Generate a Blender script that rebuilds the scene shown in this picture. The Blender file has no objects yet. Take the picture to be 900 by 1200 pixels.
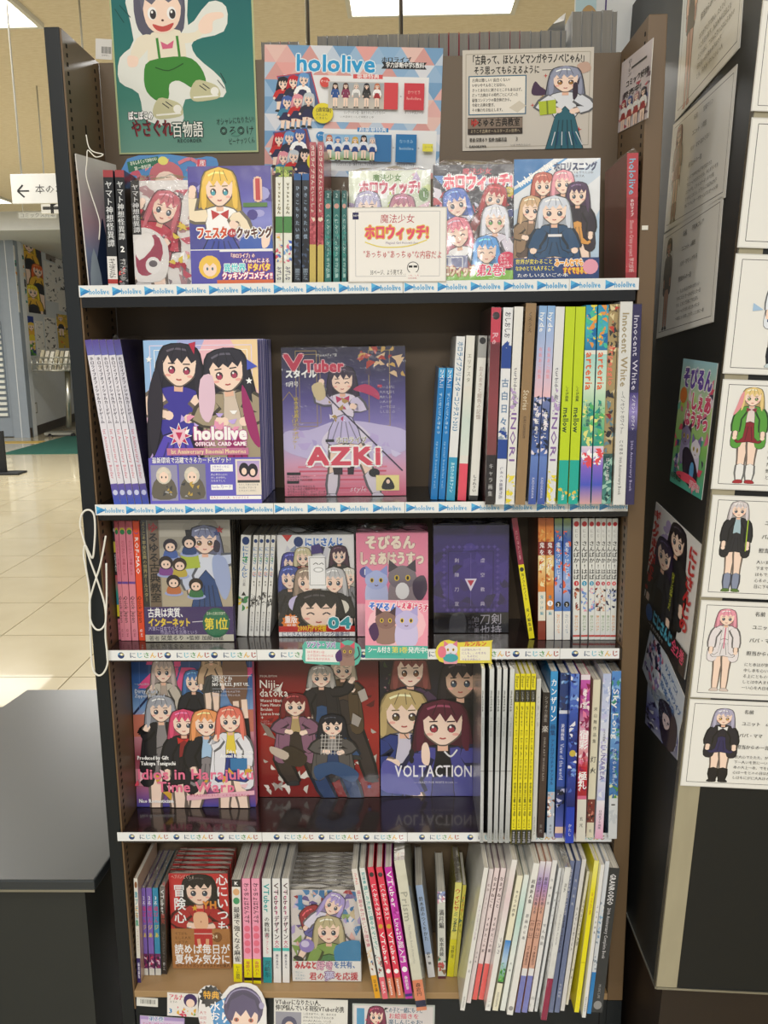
import bpy, math, random
from mathutils import Vector, Matrix
random.seed(7)
S = bpy.context.scene
COL = S.collection
# ---------------------------------------------------------------- camera
FPX, TH, YAW, ROLL, CX, DC, EYE = 1011.9, 0.19108, -0.02393, -0.01226, 0.07155, 1.40494, 1.52
F_ = Vector((math.sin(YAW)*math.cos(TH), math.cos(YAW)*math.cos(TH), -math.sin(TH)))
R_ = Vector((math.cos(YAW), -math.sin(YAW), 0)); U_ = R_.cross(F_)
R2 = math.cos(ROLL)*R_ + math.sin(ROLL)*U_; U2 = -math.sin(ROLL)*R_ + math.cos(ROLL)*U_
CAM = Vector((CX, -DC, EYE))
cd = bpy.data.cameras.new('camera'); cam = bpy.data.objects.new('camera', cd); COL.objects.link(cam)
cd.sensor_fit = 'VERTICAL'; cd.sensor_height = 36; cd.lens = FPX*36/1200; cd.clip_start = .02; cd.clip_end = 80
cam.matrix_world = Matrix(((R2.x, U2.x, -F_.x, CAM.x), (R2.y, U2.y, -F_.y, CAM.y), (R2.z, U2.z, -F_.z, CAM.z), (0, 0, 0, 1)))
S.camera = cam
# ---------------------------------------------------------------- world, lights, exposure
w = bpy.data.worlds.new('world'); S.world = w; w.use_nodes = True
w.node_tree.nodes['Background'].inputs[0].default_value = (.96, .98, 1.0, 1)
w.node_tree.nodes['Background'].inputs[1].default_value = .52
S.view_settings.view_transform = 'Standard'; S.view_settings.look = 'None'
S.view_settings.gamma = 1; S.view_settings.use_curve_mapping = False
S.view_settings.exposure = .0
CEIL = 3.6
def area(name, loc, sx, sy, power, col=(1, .985, .955)):
    l = bpy.data.lights.new(name, 'AREA'); l.shape = 'RECTANGLE'; l.size = sx; l.size_y = sy; l.energy = power; l.color = col
    o = bpy.data.objects.new(name, l); o.location = loc; COL.objects.link(o); return o
for lx, ly, p in ((-.5, -1.9, 22), (.9, -4.2, 95), (-.9, -4.4, 95), (0, -7.5, 120), (-3.2, -1.0, 35), (-3.4, 3.2, 85), (-6.5, 8, 230), (-3.5, 8.5, 190), (.45, 4.45, 120)):
    area('ceiling_lamp', (lx, ly, CEIL-.06), 1.25, .6, p)
# ---------------------------------------------------------------- pixel helpers (900 x 1200 frame)
def ray(u, v): return (F_ + R2*((u-450)/FPX) - U2*((v-600)/FPX))
def at(u, v, Y=0.0):
    r = ray(u, v); return CAM + r*((Y+DC)/r.y)
def atz(u, v, Z):
    r = ray(u, v); return CAM + r*((Z-EYE)/r.z)
def hit(u, v, P, n):
    r = ray(u, v); return CAM + r*((P-CAM).dot(n)/r.dot(n))
# ---------------------------------------------------------------- colours and materials
def hx(s):
    s = s.lstrip('#')
    if len(s) == 3: s = ''.join(c*2 for c in s)
    o = []
    for i in (0, 2, 4):
        c = int(s[i:i+2], 16)/255
        o.append(c/12.92 if c <= .04045 else ((c+.055)/1.055)**2.4)
    return (o[0], o[1], o[2], 1.0)
def mixc(a, b, t): return tuple(a[i]*(1-t)+b[i]*t for i in range(4))
def newmat(name):
    m = bpy.data.materials.new(name); m.use_nodes = True
    return m, m.node_tree, m.node_tree.nodes['Principled BSDF']
def N(nt, typ, **kw):
    n = nt.nodes.new(typ)
    for k, v in kw.items():
        if k in n.inputs: n.inputs[k].default_value = v
        else: setattr(n, k, v)
    return n
def ink(name, rough, coat=0, bump=0, scale=60, stretch=(1, 1, 1), crough=.08):
    m, nt, b = newmat(name)
    a = N(nt, 'ShaderNodeAttribute', attribute_name='ink'); nt.links.new(a.outputs['Color'], b.inputs['Base Color'])
    b.inputs['Roughness'].default_value = rough; b.inputs['Coat Weight'].default_value = coat; b.inputs['Coat Roughness'].default_value = crough
    b.inputs['Specular IOR Level'].default_value = .35
    if bump:
        g = N(nt, 'ShaderNodeNewGeometry'); mp = N(nt, 'ShaderNodeMapping'); mp.inputs['Scale'].default_value = stretch
        nz = N(nt, 'ShaderNodeTexNoise', Scale=scale, Detail=2.0); bp = N(nt, 'ShaderNodeBump', Strength=bump, Distance=.002)
        nt.links.new(g.outputs['Position'], mp.inputs[0]); nt.links.new(mp.outputs[0], nz.inputs['Vector'])
        nt.links.new(nz.outputs[0], bp.inputs['Height']); nt.links.new(bp.outputs[0], b.inputs['Coat Normal'])
        nt.links.new(bp.outputs[0], b.inputs['Normal'])
    return m
PAPER = ink('printed_paper', .6); GLOSS = ink('glossy_cover', .32, .5, .25, 25); FILM = ink('film_wrapped_cover', .3, .9, .6, 30, (1, 1, .5))
LAMI = ink('laminated_card', .35, .8, .15, 8)
def solid(name, c, rough=.5, metal=0, noise=.06, scale=12, bump=0, coat=0, c2=None, stretch=(1, 1, 1), spec=.5):
    m, nt, b = newmat(name); c = hx(c)
    d = hx(c2) if c2 else tuple(x*(1-noise*2) for x in c[:3])+(1,)
    tc = N(nt, 'ShaderNodeTexCoord'); mp = N(nt, 'ShaderNodeMapping'); mp.inputs['Scale'].default_value = stretch
    nz = N(nt, 'ShaderNodeTexNoise', Scale=scale, Detail=5.0); mx = N(nt, 'ShaderNodeMix', data_type='RGBA')
    nt.links.new(tc.outputs['Object'], mp.inputs[0]); nt.links.new(mp.outputs[0], nz.inputs['Vector']); nt.links.new(nz.outputs[0], mx.inputs[0])
    mx.inputs[6].default_value = c; mx.inputs[7].default_value = d; nt.links.new(mx.outputs[2], b.inputs['Base Color'])
    b.inputs['Roughness'].default_value = rough; b.inputs['Metallic'].default_value = metal; b.inputs['Coat Weight'].default_value = coat
    b.inputs['Specular IOR Level'].default_value = spec
    if bump:
        bp = N(nt, 'ShaderNodeBump', Strength=bump, Distance=.003); nt.links.new(nz.outputs[0], bp.inputs['Height']); nt.links.new(bp.outputs[0], b.inputs['Normal'])
    return m
def emis(name, c, s):
    m, nt, b = newmat(name); b.inputs['Base Color'].default_value = hx(c); b.inputs['Emission Color'].default_value = hx(c); b.inputs['Emission Strength'].default_value = s; return m
def pagesmat(name, axis):
    m, nt, b = newmat(name); tc = N(nt, 'ShaderNodeTexCoord'); mp = N(nt, 'ShaderNodeMapping')
    sc = [6.0, 6.0, 6.0]; sc[axis] = 900.0; mp.inputs['Scale'].default_value = sc
    nz = N(nt, 'ShaderNodeTexNoise', Scale=1.0, Detail=3.0); cr = N(nt, 'ShaderNodeValToRGB')
    cr.color_ramp.elements[0].position = .35; cr.color_ramp.elements[0].color = hx('#a9a294'); cr.color_ramp.elements[1].position = .65; cr.color_ramp.elements[1].color = hx('#efeadd')
    nt.links.new(tc.outputs['Object'], mp.inputs[0]); nt.links.new(mp.outputs[0], nz.inputs['Vector']); nt.links.new(nz.outputs[0], cr.inputs[0]); nt.links.new(cr.outputs[0], b.inputs['Base Color'])
    b.inputs['Roughness'].default_value = .7; return m
GREYPG = None
PGX, PGZ = pagesmat('page_edges_across', 0), pagesmat('page_edges_deep', 2)
def filmmat():
    m = bpy.data.materials.new('clear_plastic_film'); m.use_nodes = True; nt = m.node_tree; nt.nodes.clear()
    o = N(nt, 'ShaderNodeOutputMaterial'); t = N(nt, 'ShaderNodeBsdfTransparent'); g = N(nt, 'ShaderNodeBsdfGlossy', Roughness=.12); mx = N(nt, 'ShaderNodeMixShader')
    lw = N(nt, 'ShaderNodeFresnel', IOR=1.5); mu = N(nt, 'ShaderNodeMath', operation='MULTIPLY_ADD'); mu.inputs[1].default_value = .7; mu.inputs[2].default_value = .0
    tc = N(nt, 'ShaderNodeTexCoord'); nz = N(nt, 'ShaderNodeTexNoise', Scale=45.0, Detail=3.0, Distortion=1.5); bp = N(nt, 'ShaderNodeBump', Strength=.5, Distance=.003)
    nt.links.new(tc.outputs['Object'], nz.inputs['Vector']); nt.links.new(nz.outputs[0], bp.inputs['Height']); nt.links.new(bp.outputs[0], g.inputs['Normal']); nt.links.new(bp.outputs[0], lw.inputs['Normal'])
    nt.links.new(lw.outputs[0], mu.inputs[0]); nt.links.new(mu.outputs[0], mx.inputs[0]); nt.links.new(t.outputs[0], mx.inputs[1]); nt.links.new(g.outputs[0], mx.inputs[2]); nt.links.new(mx.outputs[0], o.inputs[0])
    return m
WRAP = filmmat()
# ---------------------------------------------------------------- object helpers
def link(o, parent=None, M=None):
    COL.objects.link(o)
    if parent: o.parent = parent
    if M is not None: o.matrix_world = M if not parent else o.matrix_world
    return o
def tag(o, label, cat, group=None, kind=None):
    if label: o['label'] = label
    if cat: o['category'] = cat
    if group: o['group'] = group
    if kind: o['kind'] = kind
    return o
def empty(name, M=None, loc=None):
    o = bpy.data.objects.new(name, None); o.empty_display_size = .02; COL.objects.link(o)
    if M is not None: o.matrix_world = M
    if loc is not None: o.location = loc
    return o
def copytree(o, names=None):
    c = o.copy(); COL.objects.link(c)
    for ch in o.children:
        if names and ch.name.split('.')[0] not in names: continue
        k = ch.copy(); COL.objects.link(k); k.parent = c
    return c
class MB:
    def __init__(s): s.v, s.f, s.c, s.sm = [], [], [], []
    def face(s, pts, col='#888', sm=False):
        n = len(s.v); s.v += [tuple(p) for p in pts]; s.f.append(tuple(range(n, n+len(pts)))); s.c.append(col if isinstance(col, tuple) else hx(col)); s.sm.append(sm)
    def box(s, lo, hi, col='#888', ch=0):
        x0, y0, z0 = lo; x1, y1, z1 = hi; n = len(s.v); c = col if isinstance(col, tuple) else hx(col)
        s.v += [(x0, y0, z0), (x1, y0, z0), (x1, y1, z0), (x0, y1, z0), (x0, y0, z1), (x1, y0, z1), (x1, y1, z1), (x0, y1, z1)]
        for q in ((0, 3, 2, 1), (4, 5, 6, 7), (0, 1, 5, 4), (1, 2, 6, 5), (2, 3, 7, 6), (3, 0, 4, 7)):
            s.f.append(tuple(n+i for i in q)); s.c.append(c); s.sm.append(False)
    def prism(s, pts, axis, a, b, col='#888'):
        """outline pts (2D) extruded along axis from a to b"""
        def P(p, t):
            return (t, p[0], p[1]) if axis == 0 else (p[0], t, p[1]) if axis == 1 else (p[0], p[1], t)
        n = len(s.v); k = len(pts); c = col if isinstance(col, tuple) else hx(col)
        s.v += [P(p, a) for p in pts]+[P(p, b) for p in pts]
        fs = [tuple(n+i for i in range(k))[::-1], tuple(n+k+i for i in range(k))]+[(n+i, n+(i+1) % k, n+k+(i+1) % k, n+k+i) for i in range(k)]
        for q in fs: s.f.append(q); s.c.append(c); s.sm.append(False)
    def tube(s, pts, r, col='#eee', n=8):
        pts = [Vector(p) for p in pts]; c = col if isinstance(col, tuple) else hx(col); b = len(s.v); m = len(pts)
        for i, p in enumerate(pts):
            t = (pts[min(i+1, m-1)]-pts[max(i-1, 0)]).normalized(); a = t.orthogonal() if i == 0 else a-t*a.dot(t); a.normalize(); q = t.cross(a)
            for k in range(n):
                an = 2*math.pi*k/n; s.v.append(tuple(p+(a*math.cos(an)+q*math.sin(an))*r))
        for i in range(m-1):
            for k in range(n):
                s.f.append((b+i*n+k, b+i*n+(k+1) % n, b+(i+1)*n+(k+1) % n, b+(i+1)*n+k)); s.c.append(c); s.sm.append(True)
        s.f.append(tuple(b+k for k in range(n))[::-1]); s.c.append(c); s.sm.append(False)
        s.f.append(tuple(b+(m-1)*n+k for k in range(n))); s.c.append(c); s.sm.append(False)
    def mesh(s, name, mat):
        me = bpy.data.meshes.new(name); me.from_pydata(s.v, [], s.f); me.materials.append(mat)
        at_ = me.attributes.new('ink', 'FLOAT_COLOR', 'CORNER'); arr = []
        for f, c in zip(s.f, s.c):
            if isinstance(c[0], tuple):
                for q in c: arr.extend(q)
            else: arr.extend(c*len(f))
        at_.data.foreach_set('color', arr); me.polygons.foreach_set('use_smooth', s.sm); me.update(); return me
    def build(s, name, mat=None, parent=None, bev=0, M=None):
        o = bpy.data.objects.new(name, s.mesh(name, mat or PAPER)); COL.objects.link(o)
        if parent: o.parent = parent
        if M is not None: o.matrix_world = M
        if bev:
            b = o.modifiers.new('bevel', 'BEVEL'); b.width = bev; b.segments = 2; b.limit_method = 'ANGLE'
        return o
def box(name, lo, hi, mat, parent=None, bev=0, M=None):
    m = MB(); m.box(lo, hi); return m.build(name, mat, parent, bev, M)
# ---------------------------------------------------------------- glyphs
_g = {}
def glyph(ch, off, res):
    k = (ch, off, res)
    if k in _g: return _g[k]
    c = bpy.data.curves.new('glyph', 'FONT'); c.body = ch; c.resolution_u = res; c.offset = off
    o = bpy.data.objects.new('glyph', c); me = bpy.data.meshes.new_from_object(o)
    vs = [(v.co.x, v.co.y) for v in me.vertices]; fs = [tuple(p.vertices) for p in me.polygons]
    bpy.data.objects.remove(o); bpy.data.curves.remove(c); bpy.data.meshes.remove(me)
    if ord(ch) < 0x2000: adv = (max([v[0] for v in vs])+.07+off) if vs else .3
    else: adv = 1.0
    _g[k] = (vs, fs, adv); return _g[k]
def clip(pts, W, H):
    for ax, lim, sg in ((0, 0, 1), (0, W, -1), (1, 0, 1), (1, H, -1)):
        if not pts: return pts
        out = []
        for i, p in enumerate(pts):
            q = pts[i-1]; a = (p[ax]-lim)*sg; b = (q[ax]-lim)*sg
            if (a >= 0) != (b >= 0):
                t = b/(b-a); out.append((q[0]+(p[0]-q[0])*t, q[1]+(p[1]-q[1])*t))
            if a >= 0: out.append(p)
        pts = out
    return pts
def smooth(pts, n=3, closed=True):
    out = []; m = len(pts)
    for i in range(m if closed else m-1):
        p0, p1, p2, p3 = (pts[(i-1) % m], pts[i], pts[(i+1) % m], pts[(i+2) % m]) if closed else (pts[max(i-1, 0)], pts[i], pts[i+1], pts[min(i+2, m-1)])
        for k in range(n):
            t = k/n
            out.append(tuple(.5*((2*p1[j])+(-p0[j]+p2[j])*t+(2*p0[j]-5*p1[j]+4*p2[j]-p3[j])*t*t+(-p0[j]+3*p1[j]-3*p2[j]+p3[j])*t**3) for j in range(len(p1))))
    if not closed: out.append(pts[-1])
    return out
DZ = 1.3e-5
class Art:
    """flat print: px frame pw x ph (y down) on a sheet of w x h metres"""
    def __init__(s, pw, ph, w, h):
        s.pw, s.ph, s.w, s.h = pw, ph, w, h; s.mb = MB(); s.z = 0.0; s.kx, s.ky = w/pw, h/ph; s.T = None; s.top = False; s.zm = 0
    def P(s, x, y): return (x*s.kx, (s.ph-y)*s.ky, s.z)
    def up(s): s.z = max(s.z, s.zm)+DZ
    def poly(s, pts, col, lay=True):
        if s.T: pts = [s.T(*p) for p in pts]
        xs = [p[0] for p in pts]; ys = [p[1] for p in pts]
        if min(xs) < 0 or max(xs) > s.pw or min(ys) < 0 or max(ys) > s.ph:
            pts = clip(list(pts), s.pw, s.ph)
            if len(pts) < 3: return
        if lay: s.up(); s.top = True
        elif s.top: s.up(); s.top = False
        ar = sum(pts[i-1][0]*pts[i][1]-pts[i][0]*pts[i-1][1] for i in range(len(pts)))
        if ar > 0: pts = pts[::-1]
        s.mb.face([s.P(*p) for p in pts], col)
    def rect(s, x0, y0, x1, y1, col, lay=True): s.poly([(x0, y0), (x1, y0), (x1, y1), (x0, y1)], col, lay)
    def grad(s, x0, y0, x1, y1, cols, steps=0):
        """vertical printed gradient through the colours"""
        s.up(); s.top = True; cs = [hx(c) for c in cols]; m = len(cs)-1
        for i in range(m):
            a, b = y0+(y1-y0)*i/m, y0+(y1-y0)*(i+1)/m
            n = len(s.mb.v); s.mb.v += [s.P(x0, b), s.P(x1, b), s.P(x1, a), s.P(x0, a)]; s.mb.f.append((n, n+1, n+2, n+3)); s.mb.c.append((cs[i+1], cs[i+1], cs[i], cs[i])); s.mb.sm.append(False)
    def ell(s, cx, cy, rx, ry, col, n=14, lay=True): s.poly([(cx+rx*math.cos(2*math.pi*i/n), cy+ry*math.sin(2*math.pi*i/n)) for i in range(n)], col, lay)
    def blob(s, pts, col, n=3): s.poly(smooth(pts, n), col)
    def line(s, pts, w, col, close=False):
        if close: pts = list(pts)+[pts[0]]
        s.up()
        for (x0, y0), (x1, y1) in zip(pts, pts[1:]):
            d = math.hypot(x1-x0, y1-y0) or 1; nx, ny = -(y1-y0)/d*w/2, (x1-x0)/d*w/2
            s.poly([(x0+nx, y0+ny), (x1+nx, y1+ny), (x1-nx, y1-ny), (x0-nx, y0-ny)], col, False)
    def frame(s, x0, y0, x1, y1, w, col): s.line([(x0, y0), (x1, y0), (x1, y1), (x0, y1)], w, col, True)
    def star(s, cx, cy, r, col, k=5, q=.45, a0=-math.pi/2): s.poly([(cx+(r if i % 2 == 0 else r*q)*math.cos(a0+math.pi*i/k), cy+(r if i % 2 == 0 else r*q)*math.sin(a0+math.pi*i/k)) for i in range(2*k)], col)
    def text(s, x, y, size, t, col, mode='h', b=0, wid=None, out=None, ow=.06, slant=0, rot=0):
        if ow >= 0: b = min(b, .022 if any(0x4E00 <= ord(q) < 0xA000 for q in t) and size < 18 else .06)
        if out: s.text(x, y, size, t, out, mode, b+min(ow, .08), wid, None, -1, slant, rot)
        bb = b*size; s.bold = [(0, 0)] if b <= .004 else [(-bb*.8, 0), (bb*.8, 0)] if ow >= 0 and size < 9 else [(-bb*.7, -bb*.7), (bb*.7, -bb*.7), (-bb*.7, bb*.7), (bb*.7, bb*.7)] if ow >= 0 else [(bb*math.cos(k*math.pi/4), bb*math.sin(k*math.pi/4)) for k in range(8)]
        s.up(); res = 1 if size < 15 else 2 if size < 40 else 4
        gs = [(c, glyph(c, 0, res)) for c in t]
        if mode == 'v':
            n = len(t); adv = (wid/n if wid else size); c = hx(col)
            for i, (ch, (vs, fs, _)) in enumerate(gs):
                asc = ord(ch) < 0x2000
                gw = (max([v[0] for v in vs])/2 if vs else .3) if asc else .5
                for_rot = ch in 'ー〜…―（）-~'
                pp = []
                for (gx, gy) in vs:
                    if for_rot: X, Y = -(gy-.38), (gx-gw)
                    else: X, Y = gx-gw, -(gy-.38)
                    pp.append((x+X*size, y+adv*(i+.5)+Y*min(adv, size*1.15)))
                s._g(pp, fs, c)
            return
        tot = sum(g[1][2] for g in gs)*size; k = (wid/tot) if wid and tot else 1; px = 0; c = hx(col); cr, sr = math.cos(rot), math.sin(rot)
        for ch, (vs, fs, adv) in gs:
            pp = []
            for gx, gy in vs:
                X = (px+gx*size)*k; Y = -gy*size
                if slant: X += gy*size*slant
                if mode == 'r': pp.append((x-Y-size*.36, y+X))
                else:
                    Yb = Y+.86*size
                    pp.append((x+X*cr-Yb*sr, y+X*sr+Yb*cr))
            s._g(pp, fs, c); px += adv*size
    def _g(s, pp, fs, c):
        z0 = s.z; s.zm = max(s.zm, z0)
        for i, (dx, dy) in enumerate(s.bold): s.z = z0+i*7e-6; s._g1([(p[0]+dx, p[1]+dy) for p in pp], fs, c); s.zm = max(s.zm, s.z)
        s.z = z0
    def _g1(s, pp, fs, c):
        if not pp: return
        if s.T: pp = [s.T(*p) for p in pp]
        xs = [p[0] for p in pp]; ys = [p[1] for p in pp]
        if min(xs) >= 0 and max(xs) <= s.pw and min(ys) >= 0 and max(ys) <= s.ph:
            n = len(s.mb.v); s.mb.v += [s.P(*p) for p in pp]
            for f in fs: s.mb.f.append(tuple(n+i for i in f)); s.mb.c.append(c); s.mb.sm.append(False)
        else:
            for f in fs:
                q = clip([pp[i] for i in f], s.pw, s.ph)
                if len(q) > 2: s.mb.face([s.P(*p) for p in q], c)
    def lines(s, x, y, w, n, gap, h, col, rag=.25):
        s.up()
        for i in range(n): s.rect(x, y+i*gap, x+w*(1-random.random()*rag), y+i*gap+h, col, False)
    def fake(s, x, y, w, size, rows, gap, col, seed=0):
        """rows of tiny body copy"""
        r = random.Random(seed+int(x*7+y)); pool = 'のはをにとがでもした本い人日中大気一上下心ま。る'
        for k in range(rows):
            n = max(2, int(w*(1-.35*r.random())/size)); s.text(x, y+k*gap, size, ''.join(r.choice(pool) for _ in range(n)), col)
    def scatter(s, n, x0, y0, x1, y1, r0, r1, cols, kind='p', seed=1):
        r = random.Random(seed)
        for i in range(n):
            cx, cy, q = r.uniform(x0, x1), r.uniform(y0, y1), r.uniform(r0, r1); c = r.choice(cols); a = r.uniform(0, 6.3)
            s.up()
            if kind == 'p': s.poly([(cx+q*math.cos(a+t)*(1 if j % 2 else .45), cy+q*math.sin(a+t)*(1 if j % 2 else .45)) for j, t in enumerate((0, 1.2, 2.5, 3.4, 4.9))], c, False)
            elif kind == 'e': s.ell(cx, cy, q, q*r.uniform(.5, 1), c, 9, False)
            else: s.star(cx, cy, q, c, 4, .3)
    def build(s, name, mat, parent, off=.0002, M=None):
        for i, v in enumerate(s.mb.v): s.mb.v[i] = (v[0], v[1], v[2]+off)
        return s.mb.build(name, mat, parent, 0, M)
SK, SKD, LN = '#fbdfcd', '#eebfa6', '#3a2b33'
def dark(c, k=.7):
    c = c.lstrip('#')
    if len(c) == 3: c = ''.join(q*2 for q in c)
    return '#'+''.join('%02x' % max(0, min(255, int(int(c[i:i+2], 16)*k+(255*(k-1)*.5 if k > 1 else 0)))) for i in (0, 2, 4))
def fig(A, cx, ty, h, hair='#555', top='#eee', bot='#335', n=5.6, hl=1.0, sock=None, shoe='#333', pose=0, ang=0, eye='#456', coat=None, sleeve=None, skin=SK, bow=None, seed=0, smile=False, sit=False, wide=1.0, long_skirt=False, trouser=None):
    """a plain, unnamed drawn figure: hair, face, top, skirt or trousers, limbs"""
    r = random.Random(seed+int(cx)); d = h/n; ca, sa = math.cos(ang), math.sin(ang); oT = A.T
    def T(x, y):
        x *= wide
        p = (cx+(x*ca-y*sa)*d, ty+(x*sa+y*ca)*d); return oT(*p) if oT else p
    A.T = T; lw = .035 if h > 50 else .0
    def S(pts, c, k=3, o=True):
        pts = smooth(pts, k)
        if lw and o:
            mx = sum(p[0] for p in pts)/len(pts); my = sum(p[1] for p in pts)/len(pts)
            A.poly([(p[0]+(p[0]-mx)/max(.3, math.hypot(p[0]-mx, p[1]-my))*lw, p[1]+(p[1]-my)/max(.3, math.hypot(p[0]-mx, p[1]-my))*lw) for p in pts], dark(c, .4))
        A.poly(pts, c)
    def limb(pts, w0, w1, c):
        L = []; Rr = []
        for i, p in enumerate(pts):
            a = pts[max(i-1, 0)]; b = pts[min(i+1, len(pts)-1)]; dx, dy = b[0]-a[0], b[1]-a[1]; q = math.hypot(dx, dy) or 1; w = w0+(w1-w0)*i/(len(pts)-1)
            L.append((p[0]-dy/q*w, p[1]+dx/q*w)); Rr.append((p[0]+dy/q*w, p[1]-dx/q*w))
        if lw:
            A.poly([(x*1.0, y) for x, y in (smooth([(a[0]+(a[0]-b[0])*.25, a[1]+(a[1]-b[1])*.25) for a, b in zip(L, Rr)]+[(b[0]+(b[0]-a[0])*.25, b[1]+(b[1]-a[1])*.25) for a, b in zip(L, Rr)][::-1], 2))], dark(c, .45))
        A.poly(smooth(L+Rr[::-1], 2), c)
    sleeve = sleeve or coat or top; leg = n-1
    # back hair
    tips = []; m = 6
    for i in range(m+1):
        x = .56-1.12*i/m; tips.append((x*(1+.12*hl), .75+hl*(.9 if i % 2 == 0 else .72)+r.uniform(-.06, .06)))
    S([(-.5, .35), (-.38, .02), (0, -.08), (.38, .02), (.5, .35), (.56, .8)]+tips+[(-.56, .8)], dark(hair, .8), 2)
    hipy = 1+leg*.4; waist = 1+leg*.24
    if not long_skirt:
        lc = trouser or sock or skin
        for sx in (-1, 1):
            k = (pose*.3 if sx > 0 else -pose*.1)
            if sit: kn = (sx*.55, hipy+.45); ft = (sx*.5+.2*pose, hipy+1.6)
            else: kn = (sx*.23+k*.6, hipy+leg*.28); ft = (sx*.24+k, n-.12)
            limb([(sx*.2, hipy-.1), kn, ft], .2 if not trouser else .26, .11 if not trouser else .2, trouser or skin)
            if sock and not trouser: limb([((kn[0]*.7+ft[0]*.3), kn[1]*.7+ft[1]*.3), ft], .17, .12, sock)
            S([(ft[0]-.14, ft[1]-.06), (ft[0]+.14, ft[1]-.06), (ft[0]+.2+.05*sx, ft[1]+.12), (ft[0]-.2+.05*sx, ft[1]+.12)], shoe)
    if coat: S([(-.5, 1.15), (.5, 1.15), (.75, waist+.2), (.8, hipy+.5), (.35, hipy+.55), (0, waist), (-.35, hipy+.55), (-.8, hipy+.5), (-.75, waist+.2)], coat)
    # torso, skirt
    S([(-.14, 1.0), (.14, 1.0), (.46, 1.14), (.4, 1.5), (.3, waist), (-.3, waist), (-.4, 1.5), (-.46, 1.14)], top)
    if not trouser:
        e = n-.15 if long_skirt else hipy+.25
        S([(-.3, waist-.05), (.3, waist-.05), (.62 if not long_skirt else .8, e), (.3, e+.06), (0, e), (-.3, e+.06), (-.62 if not long_skirt else -.8, e)], bot, 2)
        if h > 40:
            for q in (-.3, -.1, .12, .32): A.line([(q*.6, waist+.1), (q*1.5, e-.05)], .04, dark(bot, .7))
    else: S([(-.32, waist-.1), (.32, waist-.1), (.42, hipy+.1), (-.42, hipy+.1)], trouser, 2)
    if coat:
        S([(-.47, 1.14), (-.14, 1.05), (-.2, 1.6), (-.28, hipy), (-.62, hipy+.1), (-.6, 1.7)], coat, 2); S([(.47, 1.14), (.14, 1.05), (.2, 1.6), (.28, hipy), (.62, hipy+.1), (.6, 1.7)], coat, 2)
    arms = {0: ((-.62, 1.75, -.66, hipy+.05), (.62, 1.75, .66, hipy+.05)), 1: ((-.75, 1.65, -.5, 1.2), (.65, 1.75, .6, hipy)), 2: ((-.75, 1.6, -.2, 1.75), (.75, 1.6, .25, 1.8)), 3: ((-.85, 1.2, -.75, .5), (.7, 1.7, .35, 1.5)), 4: ((-.62, 1.8, -.45, hipy-.2), (.95, 1.15, 1.25, .6))}[pose if pose in (0, 1, 2, 3, 4) else 0]
    for sx, (ex, ey, hx_, hy) in zip((-1, 1), arms):
        limb([(sx*.4, 1.24), (ex, ey), ((ex+hx_*2)/3, (ey+hy*2)/3)], .17, .15, sleeve); limb([((ex+hx_*2)/3, (ey+hy*2)/3), (hx_, hy)], .09, .07, skin); A.ell(hx_, hy, .11, .12, skin, 9)
    if bow: A.poly([(0, 1.2), (-.25, 1.08), (-.22, 1.36)], bow); A.poly([(0, 1.2), (.25, 1.08), (.22, 1.36)], bow)
    # neck, head
    A.rect(-.1, .8, .1, 1.12, SKD)
    S([(-.38, .35), (-.2, .02), (.2, .02), (.38, .35), (.33, .7), (.12, .93), (0, .97), (-.12, .93), (-.33, .7)], skin)
    for sx in (-1, 1):
        x = sx*.17
        if h > 24:
            if smile: A.line(smooth([(x-.08, .6), (x, .54), (x+.08, .6)], 2, False), .035, LN)
            else:
                A.ell(x, .58, .085, .105, LN, 9); A.ell(x, .61, .06, .07, eye, 8); A.ell(x-.02, .545, .025, .03, '#fff', 6)
            A.line([(x-.09, .42), (x+.07, .41)], .03, dark(hair, .6))
            A.ell(sx*.25, .72, .07, .035, '#f5b5a8', 8)
    if h > 24: A.line([(-.06, .81), (0, .83), (.06, .81)], .035, '#b5534f')
    b = [(-.45, .62), (-.47, .3), (-.34, .0), (0, -.12), (.34, 0), (.47, .3), (.45, .62)]; k = 7
    z = [(.38-.76*i/k, (.42 if i % 2 else .25)+r.uniform(-.04, .04)) for i in range(k+1)]
    A.poly(b+[(.37, .35)]+z+[(-.37, .35)], hair)
    if h > 40:
        A.line(smooth([(-.3, .12), (-.1, .04), (.15, .06)], 3, False), .05, dark(hair, 1.35))
        for q in (-.2, .05, .24): A.line([(q*.5, -.02), (q, .27)], .02, dark(hair, .65))
    S([(-.4, .3), (-.5, .5), (-.5, .9+.3*min(hl, 1.5)), (-.38, 1.0), (-.36, .6)], hair, 2, False); S([(.4, .3), (.5, .5), (.5, .9+.3*min(hl, 1.5)), (.38, 1.0), (.36, .6)], hair, 2, False)
    A.T = oT
def frame_y(bl, br, tl):
    ey = (tl-bl).normalized(); ez = (br-bl).cross(tl-bl).normalized(); ex = ey.cross(ez)
    return Matrix(((ex.x, ey.x, ez.x, bl.x), (ex.y, ey.y, ez.y, bl.y), (ex.z, ey.z, ez.z, bl.z), (0, 0, 0, 1))), (br-bl).dot(ex), (tl-bl).length
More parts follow.
